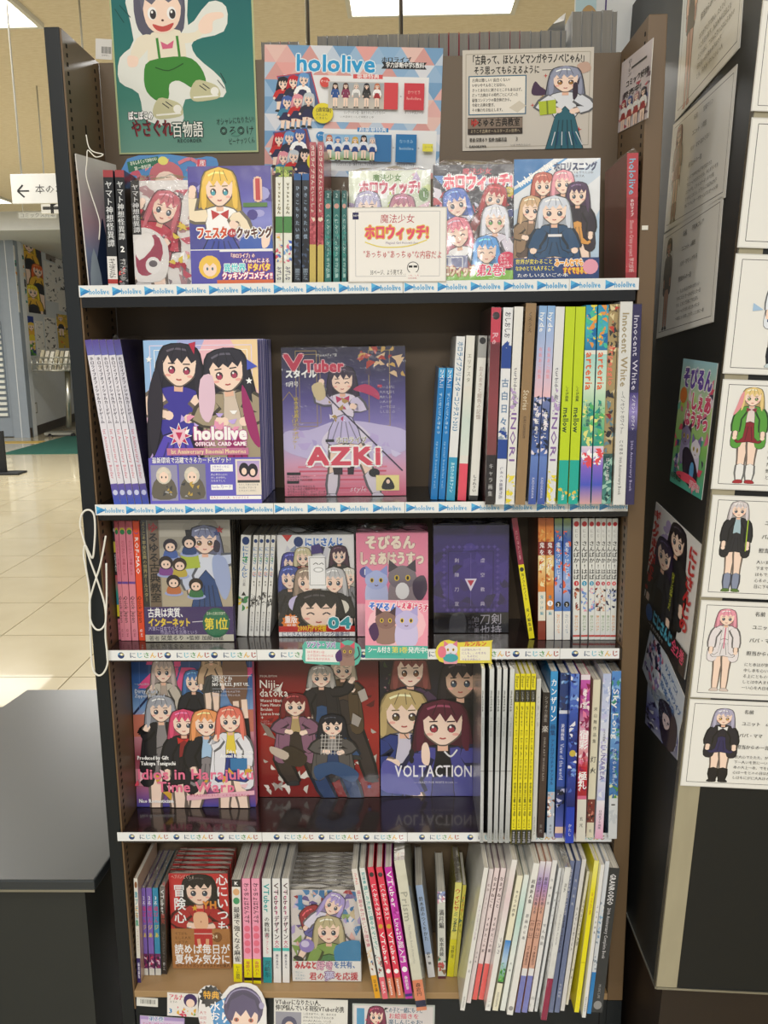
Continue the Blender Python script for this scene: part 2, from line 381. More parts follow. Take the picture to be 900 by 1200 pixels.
def sheet(name, label, cat, bl, br, tl, pw, ph, draw, mat=None, thick=.0006, group=None, back='#e8e6e0', M=None, outline=None):
    """a printed flat card at its own place: sheet + print"""
    if M is None: M, w_, h_ = frame_y(bl, br, tl)
    else: w_, h_ = M[1], M[2]; M = M[0]
    A = Art(pw, ph, w_, h_); m = MB()
    if outline:
        pts = smooth([(x*w_/pw, (ph-y)*h_/ph) for x, y in outline], 2); m.prism(pts, 2, -thick, 0, back)
    else: m.box((0, 0, -thick), (w_, h_, 0), back)
    o = m.build(name, mat or PAPER, None, 0, M); tag(o, label, cat, group)
    draw(A); A.build('print', mat or PAPER, o, .0001)
    return o
# ================================================================ materials of the place
BLACK = solid('black_enamel', '#171d21', .38, 0, .04, 6, spec=.4); BEIGE = solid('beige_enamel', '#6f593f', .42, 0, .04, 5); BEIGE2 = solid('beige_board', '#ae8f66', .4, 0, .05, 8)
BACKM = solid('back_board', '#65543f', .5, 0, .05, 4); SHBLK = solid('black_shelf_laminate', '#0e0f10', .25, 0, .05, 6, coat=.12); SHBRN = solid('dark_brown_shelf_laminate', '#271c1a', .16, 0, .08, 30, coat=.4, stretch=(1, 14, 1))
SLOT = solid('slot_shadow', '#0b0a09', .9); CEILM = solid('fissured_ceiling_board', '#efe6d2', .9, 0, .2, 22, .25, c2='#d2c4a4', stretch=(1, 2.2, 1)); WALLM = solid('white_wall_paint', '#d4d8da', .7)
FLOORM = solid('cream_floor_tile', '#c2b89c', .16, 0, .06, 2.5, coat=.4, c2='#a89c7e'); GROUT = solid('floor_grout', '#a89f88', .5); DESKM = solid('charcoal_desk_laminate', '#383d40', .32, 0, .03, 4, spec=.5); DESKB = solid('charcoal_desk_body', '#2f3230', .5)
STEEL = solid('brushed_steel', '#b8b8ae', .3, .9); GREEN = solid('green_mat', '#0f4f43', .9, 0, .1, 60); DOORM = solid('grey_blue_door', '#8f99a4', .5); BROWN = solid('dark_brown_laminate', '#2c2119', .45, 0, .15, 6, stretch=(1, 1, 6))
PILB = solid('black_pillar_board', '#121515', .5); PALE = solid('pale_scuffed_strip', '#b3ab90', .4, 0, .1, 9, c2='#98917a', stretch=(3, 3, 1)); TRIM = solid('grey_corner_trim', '#8b877a', .25, .7, .1, 3, stretch=(2, 2, 1)); WHITEP = solid('white_plastic', '#e9e9e4', .4)
ZS = {1: 1.6165, 2: 1.264, 3: 1.0095, 4: .6665, 5: .3425}
XL, XR, YB = -.44, .44, .165
# ================================================================ the room
fl = box('floor', (-14, -8, -.02), (8, 24, 0), GROUT); tag(fl, None, None, None, 'structure')
me = None; k = 0
for i in range(24):
    for j in range(12):
        x, y = -.9-i*.6, 1.2+j*.6
        if x+.6 < -1-.6*y*.95 or x > -.1-.2*y: continue
        t = MB(); t.box((0, 0, 0), (.594, .594, .006))
        if me is None: me = t.mesh('tile', FLOORM)
        o = bpy.data.objects.new('tile', me); COL.objects.link(o); o.parent = fl; o.location = (x-.6, y, 0); o.rotation_euler.z = 0
far_tiles = box('tile_field', (-14, 8.4, 0), (8, 24, .006), FLOORM, fl); tag(far_tiles, None, None, None, 'stuff')
near_tiles = box('tile_field', (-.6, -8, 0), (8, 8.4, .006), FLOORM, fl); tag(near_tiles, None, None, None, 'stuff')
tag(box('ceiling', (-14, -8, CEIL), (8, 24, CEIL+.05), CEILM), None, None, None, 'structure')
tag(box('wall_back', (-14, 23, 0), (8, 23.2, CEIL), WALLM), None, None, None, 'structure')
A0 = atz(36, 513, 0); A1 = atz(84, 495, 0); wd = (A1-A0).normalized(); wn = Vector((wd.y, -wd.x, 0))
def wallpt(u, v): return hit(u, v, A0, wn)
Mw = Matrix(((wd.x, wn.x, 0, A0.x), (wd.y, wn.y, 0, A0.y), (0, 0, 1, 0), (0, 0, 0, 1)))
wl = box('wall_left', (0, -.15, 0), (9, 0, CEIL), WALLM, M=Mw); tag(wl, None, None, None, 'structure')
tag(box('baseboard_left', (0, 0, 0), (9, .015, .17), BROWN, M=Mw), None, None, None, 'structure')
tag(box('wall_far_left', (-14, A0.y+.15, 0), (A0.x, A0.y+.3, CEIL), WALLM), None, None, None, 'structure')
dr = empty('door_1', loc=(A0.x, A0.y+.1, 0)); tag(dr, None, None, None, 'structure')
yA = A0.y
for nm, lo, hi, mt in (('door_frame', (A0.x-.28, yA-.02, 0), (A0.x, yA+.14, 3.45), DOORM), ('door_frame', (A0.x-1.6, yA-.02, 3.3), (A0.x-.28, yA+.14, 3.45), DOORM), ('door_leaf', (A0.x-1.5, yA+.06, .02), (A0.x-.28, yA+.12, 3.3), DOORM)):
    m = MB(); m.box([lo[i]-(A0.x, yA+.1, 0)[i] for i in range(3)], [hi[i]-(A0.x, yA+.1, 0)[i] for i in range(3)]); m.build(nm, mt, dr)
lv = MB(); lv.box((-.98, -.05, .35), (-.36, -.042, 2.0), '#6c7680')
for i in range(17): lv.box((-.96, -.075, .38+i*.095), (-.38, -.05, .43+i*.095), '#dfe2dc')
lv.build('louver', PAPER, dr)
tag(box('green_floor_mat', (0, 0, .006), (3.6, 2.6, .016), GREEN, M=Matrix.Translation((atz(20, 533, 0).x-.25, atz(20, 533, 0).y, 0))), 'dark green entrance mat on the cream tile floor beyond the bookcase', 'mat')
p = atz(20, 520, 0); tag(box('yellow_floor_strip', (-1.2, 0, .006), (.35, .3, .012), solid('yellow_strip', '#b79a4e', .6), M=Matrix.Translation((p.x, p.y, 0))), 'dull yellow strip on the floor before the grey door', 'floor strip')
# soffit above the poster wall
tag(box('trim_1', (-14, A0.y-1.2, 3.32), (A0.x+2.6, A0.y+6, CEIL), WALLM), None, None, None, 'structure')
# ceiling lights
DIFF = emis('light_diffuser', '#fffaf0', 5.0)
def clight(x, y, sx, sy, label, pw):
    t = empty('ceiling_light', loc=(x, y, CEIL)); tag(t, label, 'ceiling light', 'flush ceiling light panels')
    f = MB()
    for a, b, c, d in ((-sx/2-.03, -sy/2-.03, sx/2+.03, -sy/2), (-sx/2-.03, sy/2, sx/2+.03, sy/2+.03), (-sx/2-.03, -sy/2, -sx/2, sy/2), (sx/2, -sy/2, sx/2+.03, sy/2)): f.box((a, b, -.03), (c, d, 0), '#d8d8d0')
    f.build('light_frame', PAPER, t); box('light_diffuser', (-sx/2, -sy/2, -.02), (sx/2, sy/2, -.001), DIFF, t)
p = atz(505, 15, CEIL); clight(p.x, p.y-.35, 1.0, .6, 'white ceiling light panel above the middle of the bookcase', 45)
p = atz(43, 26, CEIL); clight(p.x-.62, p.y-.3, 1.25, .6, 'white ceiling light panel at the top left corner', 45)
p = atz(14, 236, CEIL); clight(p.x-.62, p.y-.6, 1.25, 1.2, 'distant ceiling light panel left of the hanging arrow sign', 80)
# ================================================================ bookcase
bc = empty('bookcase', loc=(0, 0, 0)); tag(bc, 'tall beige and black steel bookcase with five shelves of comics and magazines', 'bookcase')
ZT = 1.9968
box('end_panel', (-.4666, 0, 0), (-.443, .36, ZT), BLACK, bc, .0015)
box('side_panel', (-.4428, .001, .30), (XL, YB, ZT-.002), BEIGE, bc)
box('side_panel', (XR, 0, .3245), (.4678, .36, ZT), BEIGE, bc, .0012)
box('post_foot', (XR, .001, 0), (.467, .36, .323), BLACK, bc)
box('back_panel', (XL+.0005, YB, .30), (XR-.0005, YB+.003, ZT-.002), BACKM, bc)
for sx, xx, lo, hi in ((-1, XL, .36, 1.985), (1, XR, .36, 1.985)):
    m = MB(); n = int((hi-lo)/.0131)
    for i in range(n):
        z = lo+i*.0131
        for y in (.014, .138):
            m.prism([(y, z), (y+.006, z+.001), (y+.006, z+.007), (y, z+.006)], 0, xx-sx*.0004, xx+sx*.001, '#0b0a09')
    o = m.build('perforation', SLOT, bc); o['kind'] = 'stuff'
m = MB(); m.box((XL-.0002, .075, 1.86), (XL+.0004, .08, 1.875)); m.build('bracket_slot', SLOT, bc)
for k, lip, mt in ((1, .033, SHBLK), (2, .026, SHBLK), (3, .02, SHBRN), (4, .02, SHBRN)):
    z = ZS[k]; m = MB(); m.prism([(-.004, z), (YB-.001, z), (YB-.001, z-.012), (.012, z-.014), (.006, z-lip), (-.004, z-lip)], 0, XL+.001, XR-.0035 if k == 1 else XR-.001); m.build('shelf', mt, bc, .0006)
m = MB(); m.box((XL+.001, -.004, .329), (XR-.001, YB-.001, ZS[5])); m.build('bottom_shelf', BEIGE2, bc, .001)
m = MB(); m.box((XL-.002, .004, 0), (XR, .02, .3275)); m.build('kick_panel', BLACK, bc)
m = MB(); m.box((XR-.014, .003, 0), (XR-.012, .006, .327), '#0a0c0d'); m.build('seam', SLOT, bc)
m = MB(); m.box((XL, YB+.004, 1.79), (XR, .35, 1.80)); m.build('rear_shelf', BEIGE2, bc)
m = MB(); m.box((.4425, -.0012, 1.69), (.452, 0, 1.6965), '#e6e3da'); m.build('paper_scrap', PAPER, bc)
# ================================================================ shelf label strips
def logo_a(A, x, y, h):
    A.poly([(x, y), (x+h*1.15, y+h*.5), (x, y+h)], '#2f8fd0'); A.poly([(x, y), (x+h*.6, y+h*.26), (x, y+h*.62)], '#58b9ea'); A.poly([(x, y+h), (x+h*.5, y+h*.62), (x+h*.95, y+h*.6)], '#2374b8')
    A.text(x+h*.98, y+h*.08, h*.86, 'hololive', '#5aabdd', b=.035, wid=h*2.35)
def logo_b(A, x, y, h):
    A.ell(x+h*.5, y+h*.5, h*.5, h*.5, '#1b3a74', 14); A.ell(x+h*.62, y+h*.35, h*.28, h*.2, '#e0d48a', 10); A.ell(x+h*.55, y+h*.38, h*.12, h*.12, '#fff', 8); A.ell(x+h*.2, y+h*.3, h*.14, h*.2, '#6aa5cf', 8)
    for i, (c, q) in enumerate(zip('にじさんじ', ('#5a6b86', '#7cc4da', '#4b9a5b', '#e9b84c', '#a9453f'))): A.text(x+h*1.75+i*h*1.02, y-h*.02, h*1.02, c, q, b=.035)
def strip(k, u0, u1, vt, vb, style, n, off, label):
    """one printed paper strip on the shelf edge between image columns u0 and u1"""
    zt, zb = at((u0+u1)/2, vt, -.006).z, at((u0+u1)/2, vb, -.006).z; x0, x1 = at(u0, vt, -.006).x, at(u1, vt, -.006).x
    zt = ZS[k]+.0015; zb = zt-(.018 if k != 4 else .0165)
    w_, h_ = x1-x0, zt-zb; pw, ph = u1-u0, (u1-u0)*h_/w_
    M = Matrix.Translation((x0, -.0062, zb))@Matrix(((1, 0, 0, 0), (0, 0, -1, 0), (0, 1, 0, 0), (0, 0, 0, 1)))
    def d(A):
        A.rect(0, 0, pw, ph, '#eef1f2')
        for i in range(n):
            x = off+i*(pw-off)/n
            (logo_a if style == 'a' else logo_b)(A, x+1.5, ph*.13 if style == 'a' else ph*.18, ph*(.78 if style == 'a' else .64))
    sheet('shelf_label_strip', label, 'label strip', None, None, None, pw, ph, d, LAMI, .0016, 'printed paper strips along the shelf edges', '#f4f4f0', (M, w_, h_))
strip(1, 92, 472, 335, 348, 'a', 10, 0, 'blue and white logo strip on top shelf edge, long left piece'); strip(1, 472.5, 667, 330, 343, 'a', 5, 0, 'blue and white logo strip on top shelf edge, middle piece'); strip(1, 667.5, 749, 326, 339, 'a', 2, 0, 'blue and white logo strip on top shelf edge, short right piece')
strip(2, 111, 320, 589, 602, 'a', 6, 0, 'blue logo strip under the leaning violet magazines on the second shelf'); strip(2, 320.5, 474, 588, 601, 'a', 4, 0, 'blue logo strip under the purple cover magazine on the second shelf'); strip(2, 474.5, 666, 588, 600, 'a', 5, 0, 'blue logo strip under the tall art book row on the second shelf'); strip(2, 666.5, 736, 587, 597, 'a', 2, 0, 'short blue logo strip at the right end of the second shelf')
strip(3, 124, 300.5, 761, 773, 'b', 3, 12, 'strip with round navy logos, left end of the third shelf'); strip(3, 301, 474, 760, 772, 'b', 3, 12, 'strip with round navy logos behind the teal card, third shelf'); strip(3, 474.5, 656, 760, 771, 'b', 3, 12, 'strip with round navy logos behind the yellow card, third shelf'); strip(3, 656.5, 726, 759, 770, 'b', 1, 12, 'short strip with one round navy logo at the right end of the third shelf')
strip(4, 137, 306.5, 973, 984, 'b', 3, 12, 'strip with round navy logos, left end of the fourth shelf'); strip(4, 307, 477, 974, 985, 'b', 3, 12, 'strip with round navy logos in the middle of the fourth shelf'); strip(4, 477.5, 717, 974, 985, 'b', 4, 12, 'strip with round navy logos behind the overhanging art books, fourth shelf')
# ================================================================ desk at the lower left
ZD = .57
dk = empty('charcoal_desk', loc=(atz(60, 1032, ZD).x, 0, 0)); tag(dk, 'charcoal grey counter with clipped corners standing left of the bookcase', 'counter')
c1, c2, c3, c4 = atz(114, 1032, ZD), atz(129, 1006, ZD), atz(32, 808, ZD), atz(0, 835, ZD); ox = dk.location.x
x2 = min(c2.x, -.472); y_f = c3.y; yn = c1.y
def dp(x, y): return (x-ox, y)
out = [dp(-1.9, yn), dp(c1.x-.006, yn), dp(x2-.002, c2.y), dp(x2-.002, y_f-.07), dp(x2-.06, y_f), dp(c3.x, y_f), dp(c4.x-.02, c4.y-.02), dp(-1.9, c4.y-.5)]
m = MB(); m.prism(out, 2, ZD-.022, ZD); m.build('table_top', DESKM, dk, .003)
m = MB(); m.prism([dp(-1.88, yn+.012), dp(c1.x-.03, yn+.012), dp(x2-.03, c2.y+.03), dp(x2-.03, y_f-.08), dp(-1.0, y_f-.03), dp(-1.88, c4.y-.5)], 2, 0, ZD-.024); m.build('desk_body', DESKB, dk)
m = MB(); m.box((-1.9-ox, yn-.0015, ZD-.0225), (c1.x-.006-ox, yn, ZD-.018)); m.build('edge_band', STEEL, dk)
# ================================================================ the pillar at the right (slightly out of plumb)
LEAN = math.radians(2.86)
P0 = at(769, 1157, -.15); PM = Matrix.Translation(P0)@Matrix.Rotation(LEAN, 4, 'Y')
PI_ = PM.inverted(); nA = (PM.to_3x3()@Vector((1, 0, 0))); nB = Vector((0, 1, 0)); ZL = -P0.z
def pA(u, v): return hit(u, v, P0-nA*.001, nA)
def pB(u, v): return hit(u, v, P0-Vector((0, .004, 0)), nB)
pl = empty('display_pillar', M=PM); tag(pl, 'black boarded pillar with pale corner strip and dark brown base right of the bookcase', 'pillar')
box('side_board', (0, .012, 0), (.02, 1.1, 1.75), PILB, pl); box('front_board', (.0335, 0, .002), (.6, .02, 1.75), PILB, pl)
box('corner_trim', (-.0015, 0, 0), (.0, .012, 1.75), TRIM, pl); box('corner_strip', (0, -.001, .002), (.033, .012, 1.75), PALE, pl)
box('edge_line', (0, -.0022, -.002), (.6, 0, .0015), STEEL, pl); box('side_edge_line', (-.002, 0, -.003), (.001, 1.1, 0), STEEL, pl)
box('base', (.012, .004, ZL+.001), (.6, 1.1, -.003), BROWN, pl)
# ================================================================ rear row of books above the back board
bm_ = None; xs = []
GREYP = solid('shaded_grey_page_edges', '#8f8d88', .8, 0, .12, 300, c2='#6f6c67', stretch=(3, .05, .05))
def rearbook(x0, x1, z1, nm, lab, grp, y=.19, d=.12):
    h_ = z1-1.8006; t = empty('paperback', loc=(x0, y, 1.8006)); tag(t, lab, 'book', grp)
    w_ = x1-x0-.0008; m = MB(); c = random.choice(['#8d8f90', '#7d8084', '#9b2f3b', '#a9a9a7', '#85878a', '#777d86'])
    m.box((0, 0, 0), (.0006, d, h_), c); m.box((w_-.0006, 0, 0), (w_, d, h_), c); m.box((.0006, d-.0006, 0), (w_-.0006, d, h_), c); m.build('cover', PAPER, t)
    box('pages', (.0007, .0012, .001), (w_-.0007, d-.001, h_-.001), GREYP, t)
    if random.random() < .4:
        q = MB(); a, b, c_ = random.uniform(.004, .012), random.uniform(.004, .01), random.uniform(.01, .02); q.face([(0, .02, h_-.001), (w_, .02, h_-.001), (w_*.6, .03, h_+a)], '#ddd'); q.face([(0, .02, h_-.001), (w_*.6, .03, h_+a), (0, .05, h_)], '#ddd'); q.build('plastic_wrap', WRAP, t)
yR = .19
x = at(372, 50, yR).x; xe = at(664, 50, yR).x; xe2 = min(at(726, 50, yR).x, XR-.0025)
za = at(520, 38, yR).z; zb_ = at(700, 12, yR).z
i = 0
while x < xe-.004:
    wd_ = .0168+.001*random.random(); rearbook(x, min(x+wd_, xe), za+random.uniform(-.001, .001), 0, 'grey topped paperback in the long row standing above the back board', 'rear row of paperbacks above the bookcase'); x += wd_
while x < xe2-.003:
    wd_ = .0162+.001*random.random(); rearbook(x, min(x+wd_, xe2), zb_+random.uniform(-.002, .003), 0, 'taller grey book at the right end of the row above the back board', 'taller books at the right end of the rear row'); x += wd_
x = at(306, 50, yR).x
for k in range(4): rearbook(x, x+.0155, at(340, 48, yR).z, 0, 'lower paperback above the back board behind the triangle patterned poster', 'lower paperbacks behind the patterned poster'); x += .0162
# ================================================================ book builders
PACK = {}
ZMAX = {1: 9, 2: ZS[1]-.0345, 3: ZS[2]-.0275, 4: ZS[3]-.0215, 5: ZS[4]-.0215}
def bookmesh(parent, w_, h_, t, face, col, side=None, pc=None, mat=None, bevel=0):
    """face 'front': x 0..w, z -t..0;  'spine': x 0..t, z -d..0 (w_ = depth)"""
    m = MB(); e = .0007; side = side or col
    if face == 'front':
        m.box((0, 0, -e), (w_, h_, 0), col); m.box((0, 0, -t), (w_, h_, -t+e), side); m.box((0, 0, -t+e), (e, h_, -e), side)
        m.build('cover', mat or GLOSS, parent); box('pages', (e, .0015, -t+e), (w_-.002, h_-.0015, -e), PGZ, parent)
    else:
        m.box((0, 0, -e), (t, h_, 0), col); m.box((0, 0, -w_), (e, h_, -e), side); m.box((t-e, 0, -w_), (t, h_, -e), side)
        m.build('cover', mat or GLOSS, parent); box('pages', (e, .0015, -w_+.002), (t-e, h_-.0015, -e), PGX, parent)
def wrapmesh(parent, x1, h_, z0, frill=.012, seed=0, zf=.0003):
    r = random.Random(seed); m = MB(); g = .00025; nx, nz = (7, 4) if x1 > .04 else (2, 6)
    X = [-g+(x1+2*g)*i/nx for i in range(nx+1)]; Z = [z0-g+(-z0+g+zf)*j/nz for j in range(nz+1)]
    H = [[h_+g+r.uniform(0, frill)*(.3 if i in (0, nx) else 1) for j in range(nz+1)] for i in range(nx+1)]
    for i in range(nx):
        for j in range(nz): m.face([(X[i], H[i][j], Z[j]), (X[i+1], H[i+1][j], Z[j]), (X[i+1], H[i+1][j+1], Z[j+1]), (X[i], H[i][j+1], Z[j+1])], '#fff')
        m.face([(X[i], 0, zf), (X[i+1], 0, zf), (X[i+1], H[i+1][nz], Z[nz]), (X[i], H[i][nz], Z[nz])], '#fff')
    for j in range(nz):
        for i in (0, nx): m.face([(X[i], 0, Z[j]), (X[i], H[i][j], Z[j]), (X[i], H[i][j+1], Z[j+1]), (X[i], 0, Z[j+1])], '#fff')
    o = m.build('plastic_wrap', WRAP, parent); return o
def fbook(name, label, k, x0, x1, vb, vt, t, draw, Y=None, lean=4, col='#ddd', side=None, cat='book', group=None, mat=None, wrap=False, copies=0, cgap=None, clabel=None, frill=.012, vbR=None, dz=0, band=None):
    """a book shown face-out; pixel box x0..x1, vt..vb"""
    um = (x0+x1)/2
    if Y is None: Y = atz(um, vb, ZS[k]).y
    bl = at(x0, vb, Y); br = at(x1, vb, Y); zb = ZS[k]+.0006+dz; a = math.radians(lean)
    n = Vector((0, -math.cos(a), math.sin(a))); P = Vector((bl.x, Y, zb)); top = hit(um, vt, P, n); h_ = (min(top.z, ZMAX[k]-.001)-zb)/math.cos(a); w_ = br.x-bl.x; roots = []
    M = Matrix.Translation(P)@Matrix(((1, 0, 0, 0), (0, math.sin(a), -math.cos(a), 0), (0, math.cos(a), math.sin(a), 0), (0, 0, 0, 1)))
    M = Matrix.Translation((0, 0, t*math.sin(a)))@M
    root = empty(name, M); tag(root, label, cat, group)
    bookmesh(root, w_, h_, t, 'front', col, side, mat=mat)
    if band: m = MB(); g_ = .0004; m.box((-g_, 0, -t-g_), (w_+g_, h_*band[0], .00016), band[1]); m.build('paper_band', PAPER, root)
    pw, ph = x1-x0, vb-vt; A = Art(pw, ph, w_, h_); draw(A, pw, ph); A.build('cover_print', mat or GLOSS, root)
    fr_ = min(frill, max(.001, ZMAX[k]-.003-zb-h_))
    if wrap: wrapmesh(root, w_, h_, -t, fr_, int(x0), A.z+.0006)
    s = max(cgap or 0, t+.0014); wc = None; g = 'copies stacked behind the '+clabel if clabel else None
    copies = max(0, min(copies, int((YB-.003-Y-h_*math.sin(a)-t)/(s/math.cos(a)))))
    for i in range(copies):
        c = copytree(root, ('cover', 'pages'))
        if wrap:
            if wc is None: wc = wrapmesh(c, w_, h_, -t, fr_, int(x0)+1)
            else: q_ = wc.copy(); COL.objects.link(q_); q_.parent = c
        c['label'] = 'one of the copies stacked behind the front '+clabel; c['group'] = g
        c.matrix_world = Matrix.Translation((random.uniform(-.0006, .0006), s*(i+1)/math.cos(a), random.uniform(0, .001)))@M; roots.append(c)
    PACK.setdefault(k, []).append([[root]+roots, bl.x, Vector((1, 0, 0)), Vector((0, 0, 1)), w_, h_, zb])
    return root, M, w_, h_
def sbook(label, k, bx0, bx1, bv, tx0, tv, col, ops=(), Y=None, fmt=.182, side=None, cat='book', name='art_book', wrap=False, group=None, mat=None, seed=0, frill=.01, thin=.95):
    """a book shown spine-out: bottom edge bx0..bx1 at bv, top left corner tx0, tv"""
    um = (bx0+bx1)/2
    if Y is None: Y = atz(um, bv, ZS[k]).y
    bl, br, tl = at(bx0, bv, Y), at(bx1, bv, Y), at(tx0, tv, Y); bl.z = br.z = ZS[k]
    ey = (tl-bl).normalized(); ez = Vector((0, -1, 0)); ex = ey.cross(ez); t = max(.003, (br-bl).dot(ex)*thin); h_ = (tl-bl).length; d = min(fmt, YB-.002-Y)
    h_ = min(h_, (ZMAX[k]-ZS[k]-.002-abs(ex.z)*t)/ey.z)
    if ex.z < 0: bl.z += -ex.z*t
    bl.z += .0006; M = Matrix(((ex.x, ey.x, ez.x, bl.x), (ex.y, ey.y, ez.y, bl.y), (ex.z, ey.z, ez.z, bl.z), (0, 0, 0, 1)))
    root = empty(name, M); tag(root, label, cat, group); bookmesh(root, d, h_, t, 'spine', col, side, mat=mat)
    pw = bx1-bx0; ph = bv-tv; A = Art(pw, ph, t, h_)
    for o in ops:
        y0 = o[1]*ph; y1 = o[2]*ph
        if o[0] == 'b': A.rect(0, y0, pw, y1, o[3])
        elif o[0] == 'g': A.grad(0, y0, pw, y1, o[3])
        elif o[0] == 's': A.scatter(int(10+(y1-y0)/3), 0, y0, pw, y1, pw*.1, pw*.5, o[3], seed=int(bx0))
        elif o[0] == 'c': A.ell(pw/2, (y0+y1)/2, pw*.38, pw*.38, o[3], 12)
        elif o[0] == 'v':
            n = len(o[3]); sz = min(pw*(o[5] if len(o) > 5 else .74), (y1-y0)/n*1.12); A.text(pw/2, y0, sz, o[3], o[4], 'v', .035, wid=(y1-y0))
        elif o[0] == 'r': A.text(pw/2, y0, pw*(o[5] if len(o) > 5 else .75), o[3], o[4], 'r', .02, wid=(y1-y0))
    if A.mb.f: A.build('spine_print', mat or GLOSS, root)
    if wrap: wrapmesh(root, t, h_, -d, min(frill, max(.001, ZMAX[k]-.002-bl.z-h_)), int(bx0), A.z+.0006)
    PACK.setdefault(k, []).append([[root], bl.x, ex, ey, t, h_, bl.z]); return root
# ================================================================ shelf 1
def skyc(A, w_, h_, cols): A.grad(0, 0, w_, h_, cols)
def c_pink_manga(A, W, H):
    A.rect(0, 0, W, H, '#e9e4e2'); A.scatter(60, 8, 10, W, H, 3, 12, ['#c9566a', '#e6a5ae', '#8b8086', '#f4f0ee', '#b78f94', '#d9c24e'], seed=3)
    fig(A, 44, 16, 150, '#cf6f7c', '#c83d52', '#d8d0cc', 4.2, 2.0, ang=.35, pose=3, sock='#d9d2cf')
    A.blob([(0, 60), (22, 56), (40, 76), (36, 112), (12, 118), (0, 110)], '#e8e4e2'); A.blob([(4, 78), (26, 62), (34, 84), (20, 108), (4, 106)], '#a8405a'); A.blob([(2, 70), (18, 60), (24, 74), (6, 92)], '#f1edeb')
    A.ell(22, 98, 9, 10, '#efeceb'); A.ell(22, 96, 5, 4, '#6c6468'); A.scatter(16, 40, 50, W, 100, 3, 7, ['#e8cf52', '#b83146', '#fff'], seed=5)
    A.rect(0, 0, 10, 62, '#1d1c20'); A.text(5, 4, 8, 'ヤマト神想怪異譚', '#e8e8ea', 'v', .02, wid=56)
fbook('comic_book', 'pink and white manga cover with a black title strip, next to the purple sky cover', 1, 159, 225, 333, 212, .014, c_pink_manga, Y=.004, lean=3, mat=FILM, wrap=True, cat='comic')
def c_cook(A, W, H):
    A.grad(0, 0, W, H*.7, ['#4a3f96', '#5b57b4', '#8a8fd8', '#5a4ea0']); A.scatter(26, 0, 20, W, 90, 5, 14, ['#6c63b8', '#a9a8e0', '#d6d4f2', '#483d8f'], 'e', 8)
    A.poly([(0, 30), (10, 26), (30, 95), (0, 98)], '#4b4c9c'); fig(A, 36, 6, 190, '#f3c84f', '#fff', '#3f4da8', 4.6, .45, pose=3, sleeve='#f6e6c8', bow='#c23b3b', eye='#4aa7b8', smile=False)
    A.blob([(60, 84), (88, 78), (97, 92), (97, 100), (62, 102)], '#3e63b8'); A.blob([(84, 78), (93, 76), (92, 92), (84, 96)], SK)
    A.text(72, 10, 34, '1', '#c33a3a', b=.04, out='#f0c6b0'); A.rect(63, 43, 91, 48, '#55803a')
    A.text(8, 70, 15, 'フェスタ', '#d24a1d', b=.05, wid=36, out='#fff', ow=.09); A.ell(49, 78, 5, 5, '#b8333a'); A.text(46, 74, 7, 'de', '#fff'); A.text(54, 71, 14, 'クッキング', '#5a2a1c', b=.05, wid=42, out='#fff', ow=.09)
    A.rect(0, 99, W, H, '#4d45a4'); A.rect(0, 97, W, 100, '#f4f4f6'); A.rect(0, 98, 34, H, '#5450ad'); A.ell(22, 118, 13, 14, '#f3c84f'); A.ell(22, 120, 8, 9, SK); A.ell(19, 120, 1.2, 2, '#3a6b7a', 7); A.ell(25, 120, 1.2, 2, '#3a6b7a', 7); A.poly([(11, 113), (22, 107), (33, 113), (30, 117), (26, 113), (22, 117), (18, 113), (14, 117)], '#f3c84f')
    A.text(45, 102, 6, '「ホロライブ」の', '#fff', b=.04, wid=30, out='#a52a58'); A.text(60, 108, 6, 'VTuberによる', '#fff', b=.04, wid=32, out='#a52a58')
    A.text(38, 114, 11, '異世界', '#36d0d8', b=.05, wid=26, out='#fff'); A.text(65, 114, 10, 'ドタバタ', '#f7e35a', b=.05, wid=28, out='#c8336a'); A.text(36, 124, 9.5, 'クッキングコメディ!!', '#fff', b=.05, wid=59, out='#d8366a'); A.rect(30, 133.5, W, H, '#d96a3a')
fbook('comic_book', 'purple sky manga cover with a large red number one and blond chef', 1, 225, 321, 333, 195, .014, c_cook, Y=.0, lean=3, band=(.265, '#4d45a4'), mat=FILM, cat='comic')
